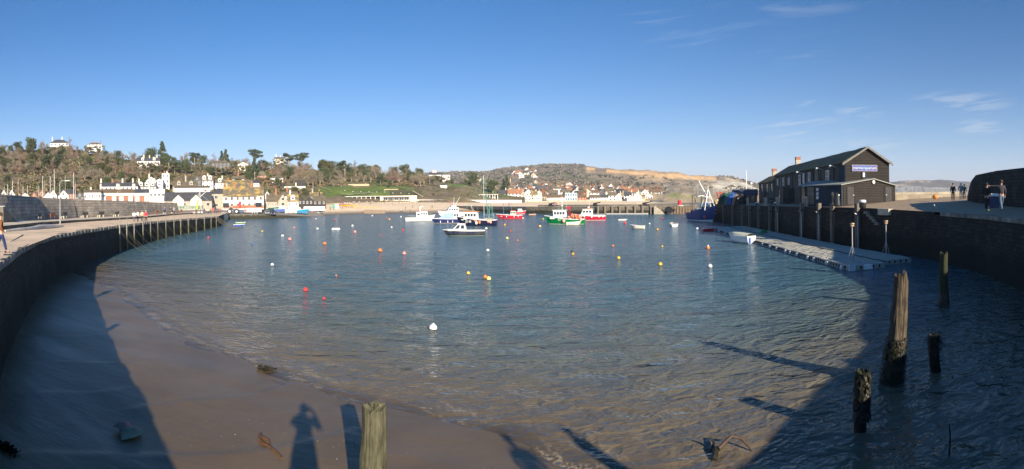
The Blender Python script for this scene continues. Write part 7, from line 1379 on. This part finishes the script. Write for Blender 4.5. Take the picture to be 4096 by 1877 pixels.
# black dog beside them
p = onq(648, 858, 3.2); t = thing('dog', p, aim(648), 'small black dog on the raised pavement left of the person in blue', 'dog')
me = skin([(-.18,0,.26,.085),(0,0,.27,.08),(.18,0,.29,.09),(.27,0,.38,.05),(.33,0,.44,.055),(.43,0,.42,.028),(-.26,0,.30,.03),(-.36,0,.42,.015),(-.17,.07,.12,.03),(-.16,.07,.02,.022),(-.17,-.07,.12,.03),(-.16,-.07,.02,.022),(.19,.07,.13,.028),(.19,.07,.02,.022),(.19,-.07,.13,.028),(.19,-.07,.02,.022)], [(0,1),(1,2),(2,3),(3,4),(4,5),(0,6),(6,7),(0,8),(8,9),(0,10),(10,11),(2,12),(12,13),(2,14),(14,15)], 'body'); me.materials.append(M_black); o = bpy.data.objects.new('body', me); C.objects.link(o); o.parent = t
for sy in (-1, 1): MB().box((.33, sy*.045, .5), (.03,.03,.07)).build('ear', M_black, t)
# crowd further along
CR = [(767,(.18,.10,.22),'walk_swing','purple coat'),(783,(.10,.10,.11),'stand_down','dark coat near the purple coat'),(788,(.14,.09,.06),'walk_swing','brown coat'),(802,(.10,.10,.28),'walk_down','navy coat seen from behind'),(817,(.03,.03,.035),'stand_pocket','black coat with pale scarf'),(828,(.70,.66,.56),'walk_swing','cream coat'),(835,(.5,.5,.5),'stand_down','pale grey hat'),(842,(.25,.14,.06),'walk_swing','tan-brown coat'),(853,(.55,.12,.05),'stand_down','orange trousers'),(859,(.08,.08,.2),'walk_swing','dark blue anorak'),(868,(.10,.09,.15),'stand_pocket','slate coat'),(875,(.28,.08,.18),'walk_swing','plum coat near the quay end'),(882,(.38,.2,.2),'walk_down','dusty pink coat at the quay end')]
for x, c_, ps, lb in CR:
    y = 861-(x-767)*.07 if x < 850 else 853; person(PD(x, y, 140+(x-767)*.12) , aim(x)+random.uniform(-1, 1)+(PI if x in (802,842) else 0), ps, c_, (.5,.1,.04) if x == 853 else (.05,.045,.05), random.choice([(.1,.07,.05),(.4,.38,.35),(.3,.1,.05)]), f'{lb} walker in the crowd at the left quay end', 1.68, hat=x in (835,817), group='crowd at the end of the left quay', lod=True)
# man cut by the left frame edge
p = P(4, 1012, 3.57); person(p, aim(4)+PI*.55, 'walk_pocket', (.22,.085,.03), (.02,.035,.12), (.08,.05,.03), 'man in a brown jacket and jeans cut off by the left edge', 1.74)
# right quay
person(PD(3812,803,53), aim(3812), 'walk_swing', (.035,.035,.04), (.03,.03,.035), (.03,.03,.03), 'man in black with a cap walking towards the camera near the big wall', 1.78, hat=True, group='people on the cobbled quay')
person(PD(3844,798,53.5), aim(3844), 'walk_pocket', (.30,.32,.36), (.62,.62,.64), (.5,.5,.52), 'woman in a grey padded coat, white trousers and pale hat', 1.70, hat=True, group='people on the cobbled quay')
person(PD(3857,797,56), aim(3857), 'stand_down', (.20,.15,.08), (.04,.04,.05), (.08,.05,.03), 'person in olive-brown half hidden behind the woman in grey', 1.6, group='people on the cobbled quay', lod=True)
person(PD(3948,846,33.6), aim(3948)+2.4, 'stand_pocket', (.015,.015,.018), (.02,.02,.03), (.03,.025,.02), 'person in a black hooded coat with green shoes listening to the pointing man', 1.86, shoe=(.02,.5,.15), group='people on the cobbled quay')
person(PD(4006,843,33.2), aim(4006)+PI+.35, 'stride_point', (.05,.045,.055), (.10,.16,.22), (.11,.055,.03), 'man in a dark jacket and jeans pointing to the left by the big wall', 1.97, shoe=(.1,.1,.1), group='people on the cobbled quay')
person(PD(3066,823,88), aim(3066), 'stand_pocket', (.10,.085,.05), (.06,.05,.04), (.4,.15,.07), 'red-haired person standing in the shaded doorway of the quay row', 1.75, lod=True); person(PD(3085,824,88), aim(3085), 'stand_down', (.05,.06,.1), (.04,.05,.08), (.2,.1,.06), 'person in dark blue in the shade right of the red-haired one', 1.68, lod=True)
pp_, _ = armpt(2196, -4.2); person((pp_.x, pp_.y, 2.7), aim(2196), 'stand_pocket', (.65,.03,.05), (.05,.05,.08), (.06,.04,.03), 'figure in a bright red coat beside a cannon on the far arm', 1.75, lod=True); person((pp_.x-.9, pp_.y+.3, 2.7), aim(2196), 'stand_down', (.10,.05,.16), (.05,.05,.08), (.1,.05,.03), 'figure in purple beside the red-coated one on the far arm', 1.7, lod=True)
pp_, _ = armpt(2002, -4.2); person((pp_.x, pp_.y, 2.7), aim(2002), 'stand_down', (.4,.04,.05), (.05,.05,.08), (.1,.05,.03), 'pair member in dark red on the left part of the far arm', 1.75, lod=True)
# beach and promenade
r = random.Random(12); cols_ = [('red',(.6,.05,.05)),('black',(.03,.03,.03)),('navy',(.04,.05,.15)),('white',(.7,.7,.68)),('blue',(.05,.15,.45)),('brown',(.2,.12,.06)),('grey',(.25,.25,.26)),('turquoise',(.02,.4,.55)),('pink',(.6,.2,.3))]
def zLT(x, D): return float(np.interp(D, [np.interp(x, LT[0], LT[1][:, j]) for j in range(5)], [np.interp(x, LT[0], LT[2][:, j]) for j in range(5)]))
bp_ = [(1321,252,'blue','standing by the shingle heap'),(1335,253,'brown','standing at the shingle edge'),(1370,262,'red','bending over by the yellow kayaks'),(1604,246,'white','beside the figure in turquoise'),(1610,244,'turquoise','at the water edge left of the moored boats'),(1622,258,'black','sitting on the sand near the turquoise figure'),(1641,246,'pink','child at the water edge'),(1651,268,'navy','sitting on the sand farther up the beach'),(1679,268,'black','standing in front of the beach huts'),(1728,262,'navy','walking alone on the sand'),(1480,300,'black','walking on the sand below the colonnade'),(1572,305,'red','standing in mid beach')]
for x, D, cn, lb in bp_: person(XD(x, D, zLT(x, D)), aim(x)+r.uniform(-2, 2), r.choice(['stand_down', 'walk_swing', 'stand_pocket']), dict(cols_)[cn], r.choice([(.04,.04,.06),(.1,.1,.14),(.03,.03,.03)]), (.12,.07,.04), f'beach visitor in {cn} {lb}', 1.5 if 'child' in lb or 'sitting' in lb or 'bending' in lb else 1.7, group='people on the beach', lod=True)
pzones = [('in front of the right end of the boat yard',1352,1402,300,14),('on the promenade below the white colonnade',1405,1520,322,16),('on the promenade below the sandstone cafe',1522,1668,332,16),('along the beach hut row',1680,1880,346,10),('on the sand near the long white town building',1990,2120,420,8),('on the sand below the salmon house',2150,2480,470,10)]
for zn, x0, x1, D, n_ in pzones:
    for k in range(n_):
        x = x0+(x1-x0)*(k+r.uniform(.1, .9))/n_; cn, cc = r.choice(cols_); person(XD(x, D+r.uniform(-8, 3), zLT(x, D)+.02), aim(x)+r.uniform(-3, 3), r.choice(['stand_down', 'walk_swing', 'stand_pocket']), cc, r.choice([(.04,.04,.06),(.1,.1,.14),(.03,.03,.03)]), (.12,.07,.04), f'tiny figure in {cn} {zn}', 1.7, group=f'strollers {zn}', lod=True)
# the photographer and two companions, whose shadows fall on the sand
ph = person((.13,-.42,3.99-.02), PI, 'stand_phone', (.04,.05,.08), (.03,.03,.05), (.08,.05,.03), 'photographer holding a phone up in front of the face', 1.86); ph.scale = (1.22, 1.05, 1.06); MB().lathe([(.27,.3),(.24,.7),(.20,1.0),(.16,1.12)], 16).build('coat_skirt', paint((.04,.05,.08), .85), ph)
o = MB().box((0,0,0), (.145,.011,.075)).build('phone', M_black, label='black phone held up by the photographer', category='phone'); o.location = (.115,-.085,5.58); o['category'] = 'phone'
person((5.35,-.85,4.02), PI, 'stand_pocket', (.1,.1,.12), (.05,.05,.08), (.1,.07,.05), 'companion standing on the quay to the right of the photographer', 1.62)
person((7.0,-1.05,4.04), PI-.6, 'stride_up', (.12,.06,.06), (.05,.05,.08), (.1,.07,.05), 'second companion shading the eyes on the quay farther right', 1.86)
# gull
p = P(3743, 836, 4.62); p = PD(3743, 836, 46); t = thing('gull', (p.x, p.y, p.z), aim(3743)+PI, 'white and grey gull standing on the cobbled quay edge', 'gull')
me = skin([(-.16,0,.20,.035),(-.03,0,.22,.075),(.08,0,.25,.065),(.13,0,.34,.035),(.15,0,.40,.042),(.19,0,.40,.02)], [(0,1),(1,2),(2,3),(3,4),(4,5)], 'body'); me.materials.append(M_gel); o = bpy.data.objects.new('body', me); C.objects.link(o); o.parent = t
for sy in (-1, 1): MB().loft([[(.08,sy*.07,.24),(.08,sy*.075,.29)],[(-.1,sy*.075,.2),(-.1,sy*.07,.27)],[(-.27,sy*.02,.19),(-.27,sy*.02,.21)]], cap=False).build('wing', paint((.35,.37,.4)), t); MB().tube([(.0,sy*.03,.16),(.01,sy*.03,0)], .009, 5).box((.03,sy*.03,.005), (.06,.04,.01)).build('leg', paint((.6,.4,.3)), t)
MB().tube([(.19,0,.40),(.25,0,.385)], [.013,.004], 6).build('beak', paint((.75,.5,.05)), t)
# ================================================================== left quay furniture
M_bench = mat('dark_bench_timber', (.06,.065,.06), .8, .25, 4); M_benchr = mat('red_brown_bench', (.30,.10,.045), .7, .2, 4); M_benchg = mat('weathered_bench', (.26,.23,.19), .85, .2, 4); M_cstone = mat('bench_leg_stone', (.42,.39,.32), .9, .15, 5)
def bench(style, m):
    t = thing('bench', (0,0,0), 0)
    if style == 'slab':
        for i in range(4): MB().box((0, -.30+i*.125, .46), (1.75, .11, .045)).build('seat_slat', m, t)
        for i in range(3): MB().box((0, .17+i*.03, .60+i*.15), (1.75, .04, .12), rx=.2).build('back_slat', m, t)
        for s_ in (-.6, .6): MB().slab([(-.3,0),(-.14,0),(-.1,.3),(.08,.3),(.14,0),(.3,0),(.3,.44),(-.34,.44)], 'x', s_-.07, s_+.07).build('leg', M_cstone, t)
    else:
        for i in range(5): MB().box((0, -.28+i*.11, .44), (1.5, .085, .03)).build('seat_slat', m, t)
        MB().box((0,.27,.9),(1.5,.04,.09)).build('top_rail', m, t); MB().box((0,.27,.68),(1.5,.03,.28)).build('backrest', m, t)
        for s_ in (-.74, .74):
            for y_, hh in ((-.3,.66),(.27,.95)): MB().box((s_, y_, hh/2), (.07,.07,hh)).build('leg', m, t)
            MB().box((s_, -.03, .66), (.08,.62,.035)).build('armrest', m, t)
    return t
BD = bench('slab', M_bench); BR = bench('arm', M_benchr); BG = bench('arm', M_benchg); seen_ = set()
ft = [Vector(f) for f in foot]
def footpt(x, off):
    d = ray(x, 800)
    for a, b in zip(ft[:-1], ft[1:]):
        dx, dy = b.x-a.x, b.y-a.y; den = d.x*dy-d.y*dx; s_ = (a.x*dy-a.y*dx)/den; u = (a.x*d.y-a.y*d.x)/den
        if -.001 <= u <= 1.001 and s_ > 0: l = math.hypot(dx, dy); return Vector((d.x*s_+(dy/l)*off, d.y*s_-(dx/l)*off, a.z+(b.z-a.z)*u)), math.atan2(dy, dx)
for k, (x, b_, lb) in enumerate([(118,BD,'dark slatted bench nearest the stone steps'),(173,BR,'red-brown wooden armchair bench left of the lamp post'),(226,BD,'dark slatted bench just behind the lamp post'),(313,BD,'dark slatted bench second to the right of the lamp post'),(379,BD,'dark slatted bench third to the right of the lamp post'),(441,BD,'dark slatted bench left of the grey armchair bench'),(507,BG,'weathered grey armchair bench on the raised pavement'),(541,BD,'dark bench behind the walking four'),(604,BR,'red-brown armchair bench right of the walking four'),(636,BD,'dark bench left of the small black dog'),(668,BD,'dark bench behind the person in blue'),(703,BR,'brown bench at the end of the wall')]):
    p, a = footpt(x, 1.25)
    o = b_ if id(b_) not in seen_ else dup(b_); seen_.add(id(b_)); o.location = p; o.rotation_euler = (0, 0, a+PI); o['label'] = lb; o['category'] = 'bench'; o['group'] = 'benches along the back wall'
p = P(241, 902, 3.1); t = thing('lamp_post', p, 0, 'tall grey street lamp with a single arm on the left quay', 'street lamp'); M_lamp = mat('lamp_grey_paint', (.30,.31,.31), .6, .1, 4)
MB().lathe([(.10,0),(.10,1.1),(.075,1.15),(.06,3.2),(.05,5.3)], 10).build('post', M_lamp, t); MB().tube([(0,0,5.2),(.05,0,5.42),(.35,.05,5.5),(1.0,.1,5.5)], .045, 6).build('arm', M_lamp, t); MB().box((1.35,.12,5.49),(.9,.22,.12),taper=.8).build('lantern', mat('lamp_lens', (.62,.62,.55), .4), t)
p = P(150, 822, 3.4)
# pale net roll and kerb-side clutter
q0 = [P(20, 931, 3.3), P(80, 926, 3.28), P(120, 922, 3.27), P(160, 916, 3.26), P(210, 911, 3.25), P(255, 909, 3.2)]
o = MB().tube([Vector((q.x, q.y, q.z+.14)) for q in q0], [.1,.2,.17,.3,.22,.08], 10).build('rolled_tarpaulin', mat('bleached_canvas', (.55,.53,.48), .9, .15, 3, bump=.05, bscale=6), label='long bleached rolled tarpaulin lying at the foot of the kerb', category='tarpaulin')
# stairs at the far left against the wall
p, a = footpt(6, .0); t = thing('stone_stairs', (p.x, p.y, p.z), a, 'stone stairs with white-edged treads against the wall at the far left', 'stairs'); mb = MB(); w_ = MB()
for i in range(9): mb.box((-3.+i*.42-.2, -1.0, .2*(9-i)/2), (.42, 1.6, .2*(9-i))); w_.box((-3.+i*.42+.03, -1.0, .2*(9-i)+.01), (.07, 1.62, .06))
mb.build('flight', mat('stair_stone', (.16,.15,.13), .9, .2, 2), t); w_.build('tread_edges', M_white_m, t)
for y_ in (0,): MB().box((-4.2,-.2,2.6),(.5,.06,.5)).build('sign', M_white_m, t)
# ladders down the left quay wall
LE = [(-68,107,2.5)]+EDGE[1:]; lad = None; LXS = [466,495,525,561,592,621,654,687,714,745,777,810,837,858]
M_ladder = mat('galvanised_ladder', (.30,.28,.23), .6, .25, 2, metal=.2); M_lad2 = mat('green_timber_upright', (.16,.16,.07), .9, .4, 1.5)
nth = ['nearest','second','third','fourth','fifth','sixth','seventh','eighth','ninth','tenth','eleventh','twelfth','thirteenth','farthest']
for k, x in enumerate(LXS):
    p, a = wallpt(x, .38, EDGE)
    if lad is None:
        lad = thing('quay_ladder', (0,0,0), 0)
        for s_ in (-.17, .17): MB().box((s_, 0, -1.6), (.05, .08, 3.5)).build('upright', M_ladder, lad); MB().tube([(s_, 0, .1), (s_, -.0, 1.05)], .016, 6).build('handrail', M_ladder, lad)
        for i in range(11): MB().tube([(-.17, 0, -.1-i*.3), (.17, 0, -.1-i*.3)], .014, 5).build('rung', M_ladder, lad)
        for s_ in (-.17, .17): MB().box((s_, .02, -2.4), (.08, .11, 2.0)).build('weedy_foot', M_lad2, lad)
        o = lad
    else: o = dup(lad)
    o.location = p; o.rotation_euler = (0, 0, a); o['label'] = f'galvanised ladder on the left quay wall, {nth[k]} of fourteen counting from the camera'; o['category'] = 'ladder'; o['group'] = 'ladders on the left quay wall'
    for j in ((0, 1) if k % 4 == 1 else (0,)):
        st_ = p+Vector((math.cos(a)*(.5+j*.8), math.sin(a)*(.5+j*.8), -.3)); nv = Vector((-math.sin(a), math.cos(a), 0)); tv = Vector((math.cos(a), math.sin(a), 0)); pts = []
        for i in range(10): f = i/9; q = st_+nv*(4.2*f)+tv*((1.6+j)*f); q.z = st_.z*(1-f)**1.9-.05*f; pts.append(q)
        c_ = st_.copy(); o = MB().tube([q-c_ for q in pts], .013, 5).build('mooring_rope', M_rope, label=f'slack mooring rope sagging from the left quay into the water {"beside" if j else "at"} the {nth[k]} ladder', category='rope', group='mooring ropes on the left quay'); o.location = c_
for k in range(5):
    st_ = Vector((-66.5+k*.6, 104.8-k*1.3, 2.2)); e_ = Vector((-58+k*.8, 103-k*2.4, 0)); o = MB().tube([(st_.lerp(e_, f)-st_)+Vector((0,0,-1.1*math.sin(PI*f)*(.6))) for f in [i/9 for i in range(10)]], .04, 5).build('mooring_rope', M_rope, label=f'mooring rope fanning out from the tip of the left quay, {["outermost","second","middle","fourth","innermost"][k]} of five', category='rope', group='ropes at the quay tip'); o.location = st_
p = Vector((-12.6,7.9,3.68)); t = thing('bollard', p, .5, 'small stone bollard on the near left quay edge', 'bollard'); MB().lathe([(.16,0),(.13,.3),(.17,.38),(.1,.45)], 10).build('post', M_cstone, t)
# ================================================================== yachts behind the wall (masts show above it)
ymc = [('white',M_gel),('navy',paint((.03,.04,.15))),('red',paint((.4,.05,.05)))]
for k, (x, yt) in enumerate([(14,745),(27,738),(50,722),(76,716),(96,747),(110,742),(145,742),(152,742),(170,704),(182,720),(204,705),(218,678),(258,700),(290,690),(300,735),(482,735),(602,690)]):
    D = 128+(k*17) % 60 if x < 400 else 178; top = PD(x, yt, D); t = thing('yacht', (top.x, top.y, 3.0), .6+k, f'{ymc[k%3][0]} yacht whose {"tall" if yt < 710 else "short"} bare mast is the {["first","second","third","fourth","fifth","sixth","seventh","eighth","ninth","tenth","eleventh","twelfth","thirteenth","fourteenth","fifteenth","sixteenth","seventeenth"][k]} from the left above the wall', 'boat', 'laid-up yachts behind the wall')
    hz = top.z-3; MB().loft([[(-2.5,-.8,1.6),(-2.5,-.4,.8),(-2.5,.4,.8),(-2.5,.8,1.6)],[(0,-1.,1.6),(0,-.3,.5),(0,.3,.5),(0,1.,1.6)],[(2.7,-.05,1.9),(2.4,-.03,.9),(2.4,.03,.9),(2.7,.05,1.9)]]).build('hull', ymc[k%3][1], t); MB().box((.2,0,1.8),(1.8,1.1,.4),taper=.8).build('cabin', M_gel, t)
    MB().tube([(.3,0,1.8),(.3,0,hz)], [.075,.055], 6).build('mast', M_white_m if k % 3 else mat('wood_mast', (.42,.36,.26), .7), t); MB().tube([(.3,0,3.0),(-2.,0,2.9)], .06, 5).build('boom', M_white_m, t)
    for e in ((2.6,0,1.9),(-2.4,0,1.6)): MB().tube([(.3,0,hz-.1), e], .012, 3).build('stay', M_steel, t)
p = PD(786,838,150); t = thing('sailing_dinghy', (p.x, p.y, 2.6), .5, 'dinghy ashore with a rainbow-coloured furled sail beside the hoist', 'boat'); MB().loft([[(-1.6,-.6,.6),(-1.6,0,.2),(-1.6,.6,.6)],[(1.8,-.05,.75),(1.7,0,.4),(1.8,.05,.75)]]).build('hull', M_gel, t); MB().tube([(.2,0,.5),(.6,0,6.)], .05, 6).build('mast', M_white_m, t)
for i, cc in enumerate(((.1,.65,.08),(.45,.75,.05),(.85,.7,.03),(.85,.4,.03))): MB().tube([(.0+i*.13,.02,.7+i*.85),(.13+i*.13,.02,.7+(i+1)*.85)], [.34-.05*i,.30-.05*i], 8).build('sail_band', paint(cc), t)
t = thing('boat_hoist', PD(800,838,152), .3, 'white derrick hoist standing at the end of the back wall', 'crane'); MB().tube([(0,0,0),(0,0,5.2)], .09, 6).build('post', M_white_m, t); MB().tube([(0,0,3.6),(2.6,0,5.8)], .08, 6).build('jib', M_white_m, t); MB().tube([(0,0,4.6),(4.2,0,1.2)], .05, 5).build('stay', M_steel, t)
t = thing('wire_pen', PD(762,838,154), .2, 'stack of green lobster pots and wire cages behind the raised pavement', 'lobster pots'); 
for i in range(8):
    for j in range(2): MB().box((-3.5+i*1., 0, .3+j*.6), (.9,.8,.5)).build('pot', mat('pot_netting', (.28,.34,.27), .9, .6, 12, lo=.45, hi=.55), t)
# ================================================================== vehicles and boats on the hard
def wheel(t, x, y, r_, w_=.24):
    wh = MB().tube([(x, y-w_/2, r_), (x, y+w_/2, r_)], r_, 14).build('wheel', paint((.02,.02,.02), .7), t); MB().tube([(x, y-w_/2-.015, r_), (x, y+w_/2+.015, r_)], r_*.55, 10).build('rim', M_steel, wh)
def car(x, y, D, c_, L, label, van=False, yaw=0.):
    p = PD(x, y, D); p.z = zLT(x, D); t = thing('parked_car', p, aim(x)+yaw, label, 'car', 'cars parked by the slipway'); hh = 1.9 if van else 1.45; w_ = 1.7
    prof = [(-L/2,.3),(L/2,.3),(L/2,.75),(L*.28,.92),(L*.16,hh),(-L*.32,hh),(-L*.47,.98),(-L/2,.9)] if not van else [(-L/2,.3),(L/2,.3),(L/2,.95),(L*.36,1.1),(L*.26,hh),(-L*.48,hh),(-L/2,1.)]
    mb = MB(); n_ = len(prof); mb.add([(a, -w_/2*(1 if b < 1 else .86), b) for a, b in prof]+[(a, w_/2*(1 if b < 1 else .86), b) for a, b in prof], [tuple(range(n_))[::-1], tuple(range(n_, 2*n_))]+[(i, (i+1) % n_, n_+(i+1) % n_, n_+i) for i in range(n_)]); b = mb.build('body', paint(c_, .25), t)
    for sy in (-1, 1): MB().add([(L*.24,sy*.80,.98),(L*.14,sy*.76,hh-.12),(-L*.30,sy*.76,hh-.12),(-L*.40,sy*.80,1.02)], [(0,1,2,3)]).build('side_window', M_glass, t); MB().ball((L/2-.02, sy*.6, .68), .12, 8, 5, (.5,1.3,.8)).build('headlight', M_gel, t)
    MB().add([(L*.285,-.7,.97),(L*.285,.7,.97),(L*.175,.62,hh-.08),(L*.175,-.62,hh-.08)], [(0,1,2,3)]).build('windscreen', M_glass, t)
    for wx in (-L*.31, L*.31):
        for sy in (-1, 1): wheel(t, wx, sy*.78, .32)
    return t
car(1080,841,196,(.02,.02,.025),4.6,'black van parked behind the grey and dark cars',True,.1); car(1067,850,190,(.20,.22,.22),4.0,'grey car facing the harbour left of the dark car',yaw=-PI/2+.1); car(1093,852,189,(.03,.04,.08),4.1,'dark blue car facing the harbour at the top of the slipway',yaw=-PI/2-.05); car(963,846,196,(.10,.16,.22),4.2,'blue-grey car between tractor and trailer',yaw=.3); car(1053,846,200,(.03,.03,.03),4.2,'dark car right behind the trailer',yaw=.4)
p = PD(932,849,192); p.z = zLT(932,192); t = thing('tractor', p, aim(932), 'dark blue tractor with pale wheel discs in front of the inn', 'tractor')
for wx, wr in ((-1.3,.9),(1.3,.85)):
    for sy in (-1, 1): wheel(t, wx, sy*.85, wr, .4)
MB().box((1.0,0,1.35),(2.2,.8,.8)).build('bonnet', paint((.03,.05,.12)), t); MB().box((-.7,0,1.9),(1.3,1.2,1.1),taper=.85).build('cab', M_glass, t); MB().box((-.7,0,2.5),(1.4,1.3,.1)).build('cab_roof', M_gel, t)
MB().tube([(1.2,.2,1.7),(1.2,.2,2.5)], .05, 6).build('exhaust', M_black, t)
p = PD(1012,847,193); p.z = zLT(1012,193); t = thing('boat_trailer', p, aim(1012), 'long trailer loaded with white boxes in front of the inn', 'trailer'); MB().box((0,0,.75),(6.6,1.8,.18)).build('bed', M_steel, t); MB().box((.4,0,1.5),(5.4,1.7,1.3)).build('load', M_white, t); MB().box((-2.9,0,1.3),(1.0,1.5,.8)).build('cover', paint((.6,.1,.1)), t)
for q in (-.9, 0, .9): wheel(t, q+.6, -.85, .36); wheel(t, q+.6, .85, .36)
def hardboat(x, y, D, L, c_, label, cab=True, yaw=0.):
    p = PD(x, y, D); p.z = zLT(x, D)+.75; t = thing('laid_up_boat', p, aim(x)+yaw, label, 'boat', 'boats ashore in the yard'); hull(t, L, L*.3, .9, .5, paint(c_, .4), strip=(.45,.2,.2), draft=.6); del t['hullrows']
    if cab: cabin(t, -L*.25, L*.12, L*.22, 1.0, 1.0, rake=.3, wins=3)
    for sx in (-.25, .2): MB().box((L*sx, 0, -.5), (.3, 1.4, .6)).build('cradle', M_wood, t)
hardboat(1100,835,215,5.5,(.02,.12,.06),'dark green hull ashore left of the blue and red boat',False,.1); hardboat(1134,838,206,7.2,(.06,.16,.42),'blue and red fishing boat propped up on the hard'); hardboat(1165,836,206,5.,(.75,.76,.75),'white hull ashore between two blue boats',True,.2); hardboat(1194,830,208,7.6,(.02,.30,.55),'bright cyan-blue boat ashore at the right end of the yard',True,.1)
for k, (x, D) in enumerate([(1246,232),(1254,231),(1262,230),(1270,229),(1278,229),(1286,229),(1293,230)]): o = MB().loft([[(-1.3,-.5,.35),(-1.2,0,.02),(-1.3,.5,.35)],[(0,-.55,.35),(0,0,.0),(0,.55,.35)],[(1.5,-.03,.45),(1.4,0,.2),(1.5,.03,.45)]]).build('dinghy', [paint((.3,.32,.4)), M_gel, paint((.4,.2,.2))][k % 3], label=f'small tender drawn up on the slipway, {["first","second","third","fourth","fifth","sixth","last"][k]} from the left', category='boat', group='tenders on the slipway'); o.location = XD(x, D, zLT(x, D)); o.rotation_euler = (0, 0, .3+k)
r = random.Random(6)
for k in range(14): x = 1358+k*4.6; D = 272+r.uniform(-3, 5); o = MB().loft([[(-1.5,-.05,.25),(-1.5,.05,.25),(-1.5,0,.05)],[(-.5,-.35,.32),(-.5,.35,.32),(-.5,0,.0)],[(.6,-.35,.32),(.6,.35,.32),(.6,0,.0)],[(1.5,-.05,.28),(1.5,.05,.28),(1.5,0,.05)]], closed=True).build('kayak', paint((.85,.55,.03) if k % 5 else (.7,.12,.05), .5), label='yellow kayak in the heap on the sand by the boat yard' if k % 5 else 'orange-red kayak in the heap of yellow ones', category='kayak', group='kayaks heaped on the sand' if k % 5 else 'orange kayaks in the heap'); o.location = XD(x, D, zLT(x, D)+.3+r.uniform(0, .8)); o.rotation_euler = (r.uniform(-.4, .4), r.uniform(-.3, .3), r.uniform(0, 3))
for k, (x0, x1) in enumerate(((1412,1450),(1452,1474),(1476,1498),(1500,1520))): o = MB().box((0,0,.55),((x1-x0)/F*268,.15,1.1)).build('sand_fence', mat('fence_boards', (.42,.28,.17), .8, .2, 2), label=f'brown timber board fence panel on the upper sand, {["first","second","third","last"][k]} from the left', category='fence', group='board fence panels'); o.location = XD((x0+x1)/2, 268+k, zLT(x0, 268)); o.rotation_euler = (0, 0, aim((x0+x1)/2))
p = XD(1347,262,0); t = thing('kiosk', (p.x,p.y,zLT(1347,262)), aim(1347), 'pair of white and green storage boxes by the yellow kayaks', 'kiosk'); MB().box((0,0,1),(1.6,1.2,2.4)).build('white_box', M_white, t); MB().box((-1.7,.1,1),(1.4,1.2,2.3)).build('green_box', paint((.05,.3,.2)), t)
# white yard fence
o = MB().box((0,0,1.1),((1300-1215)/F*236,.15,1.9)).build('yard_fence', M_white, label='long white fence closing the boat yard towards the beach', category='fence'); o.location = XD(1257,236,zLT(1257,236)); o.rotation_euler = (0,0,aim(1257))
# garden paths and walls on the lawn
def pathstrip(pts, w_, name='garden_path', m=None, up=.25):
    V = []
    for i, (x, D) in enumerate(pts):
        for s_ in (-1, 1): q = XD(x, D+s_*w_/2, 0); V.append((q.x, q.y, zL(x, D+s_*w_/2)+up))
    return npmesh(name, V, [(2*i, 2*i+1, 2*i+3, 2*i+2) for i in range(len(pts)-1)], m or mat('path_gravel', (.45,.40,.32), .9), kind='structure')
pathstrip([(1365+i*18, 362+i*2.6) for i in range(14)], 2.0); pathstrip([(1255+i*9, 392-i*3.2) for i in range(8)], 2.5)
wl = MB().box((0,0,.5),(17,.5,1.6)).build('garden_wall', M_tan, label='pale garden wall along the top of the lawn', category='wall'); wl.location = XD(1435,421,zL(1435,421)); wl.rotation_euler = (0,0,aim(1435)+.03)
wl = MB().box((0,0,.3),(11,.4,1.2)).build('garden_wall', M_tan, label='short pale wall on the right of the lawn', category='wall'); wl.location = XD(1565,396,zL(1565,396)); wl.rotation_euler = (0,0,aim(1565)-.1)
st_ = [XD(1653,395,zL(1653,395)), XD(1690,368,zL(1690,368))]; mb = MB(); mb.tube([Vector((0,0,.3)), st_[1]-st_[0]+Vector((0,0,.5))], .7, 4); o = mb.build('garden_steps', M_tan, label='long straight garden steps running down beside the terraced beds', category='steps'); o.location = st_[0]
r = random.Random(5)
for k in range(9):
    x = 1380+k*32; D = 352+r.uniform(0, 3); p = XD(x, D, zL(x, D)); o = MB().tube([(0,0,0),(0,0,3.8)], .06, 5).build('post', M_black, None); t = thing('garden_lamp', p, 0, f'slim black promenade lamp in front of the lawn, {["first","second","third","fourth","fifth","sixth","seventh","eighth","ninth"][k]} from the left', 'street lamp', 'promenade lamps'); o.parent = t; MB().ball((0,0,4.), .28, 8, 5).build('globe', M_white_m, t)
# ================================================================== air
hz = MB().box((0, 2500, 130), (16000, 12000, 280)).build('haze', None, kind='stuff', label='thin blue winter haze over sea and hills', category='haze')
m = bpy.data.materials.new('haze_air'); m.use_nodes = True; n = m.node_tree.nodes; n.clear(); o = n.new('ShaderNodeOutputMaterial'); v = n.new('ShaderNodeVolumePrincipled'); v.inputs['Density'].default_value = .00011; v.inputs['Color'].default_value = (.80,.88,1,1); v.inputs['Anisotropy'].default_value = .0; m.node_tree.links.new(v.outputs[0], o.inputs['Volume']); hz.data.materials.append(m)
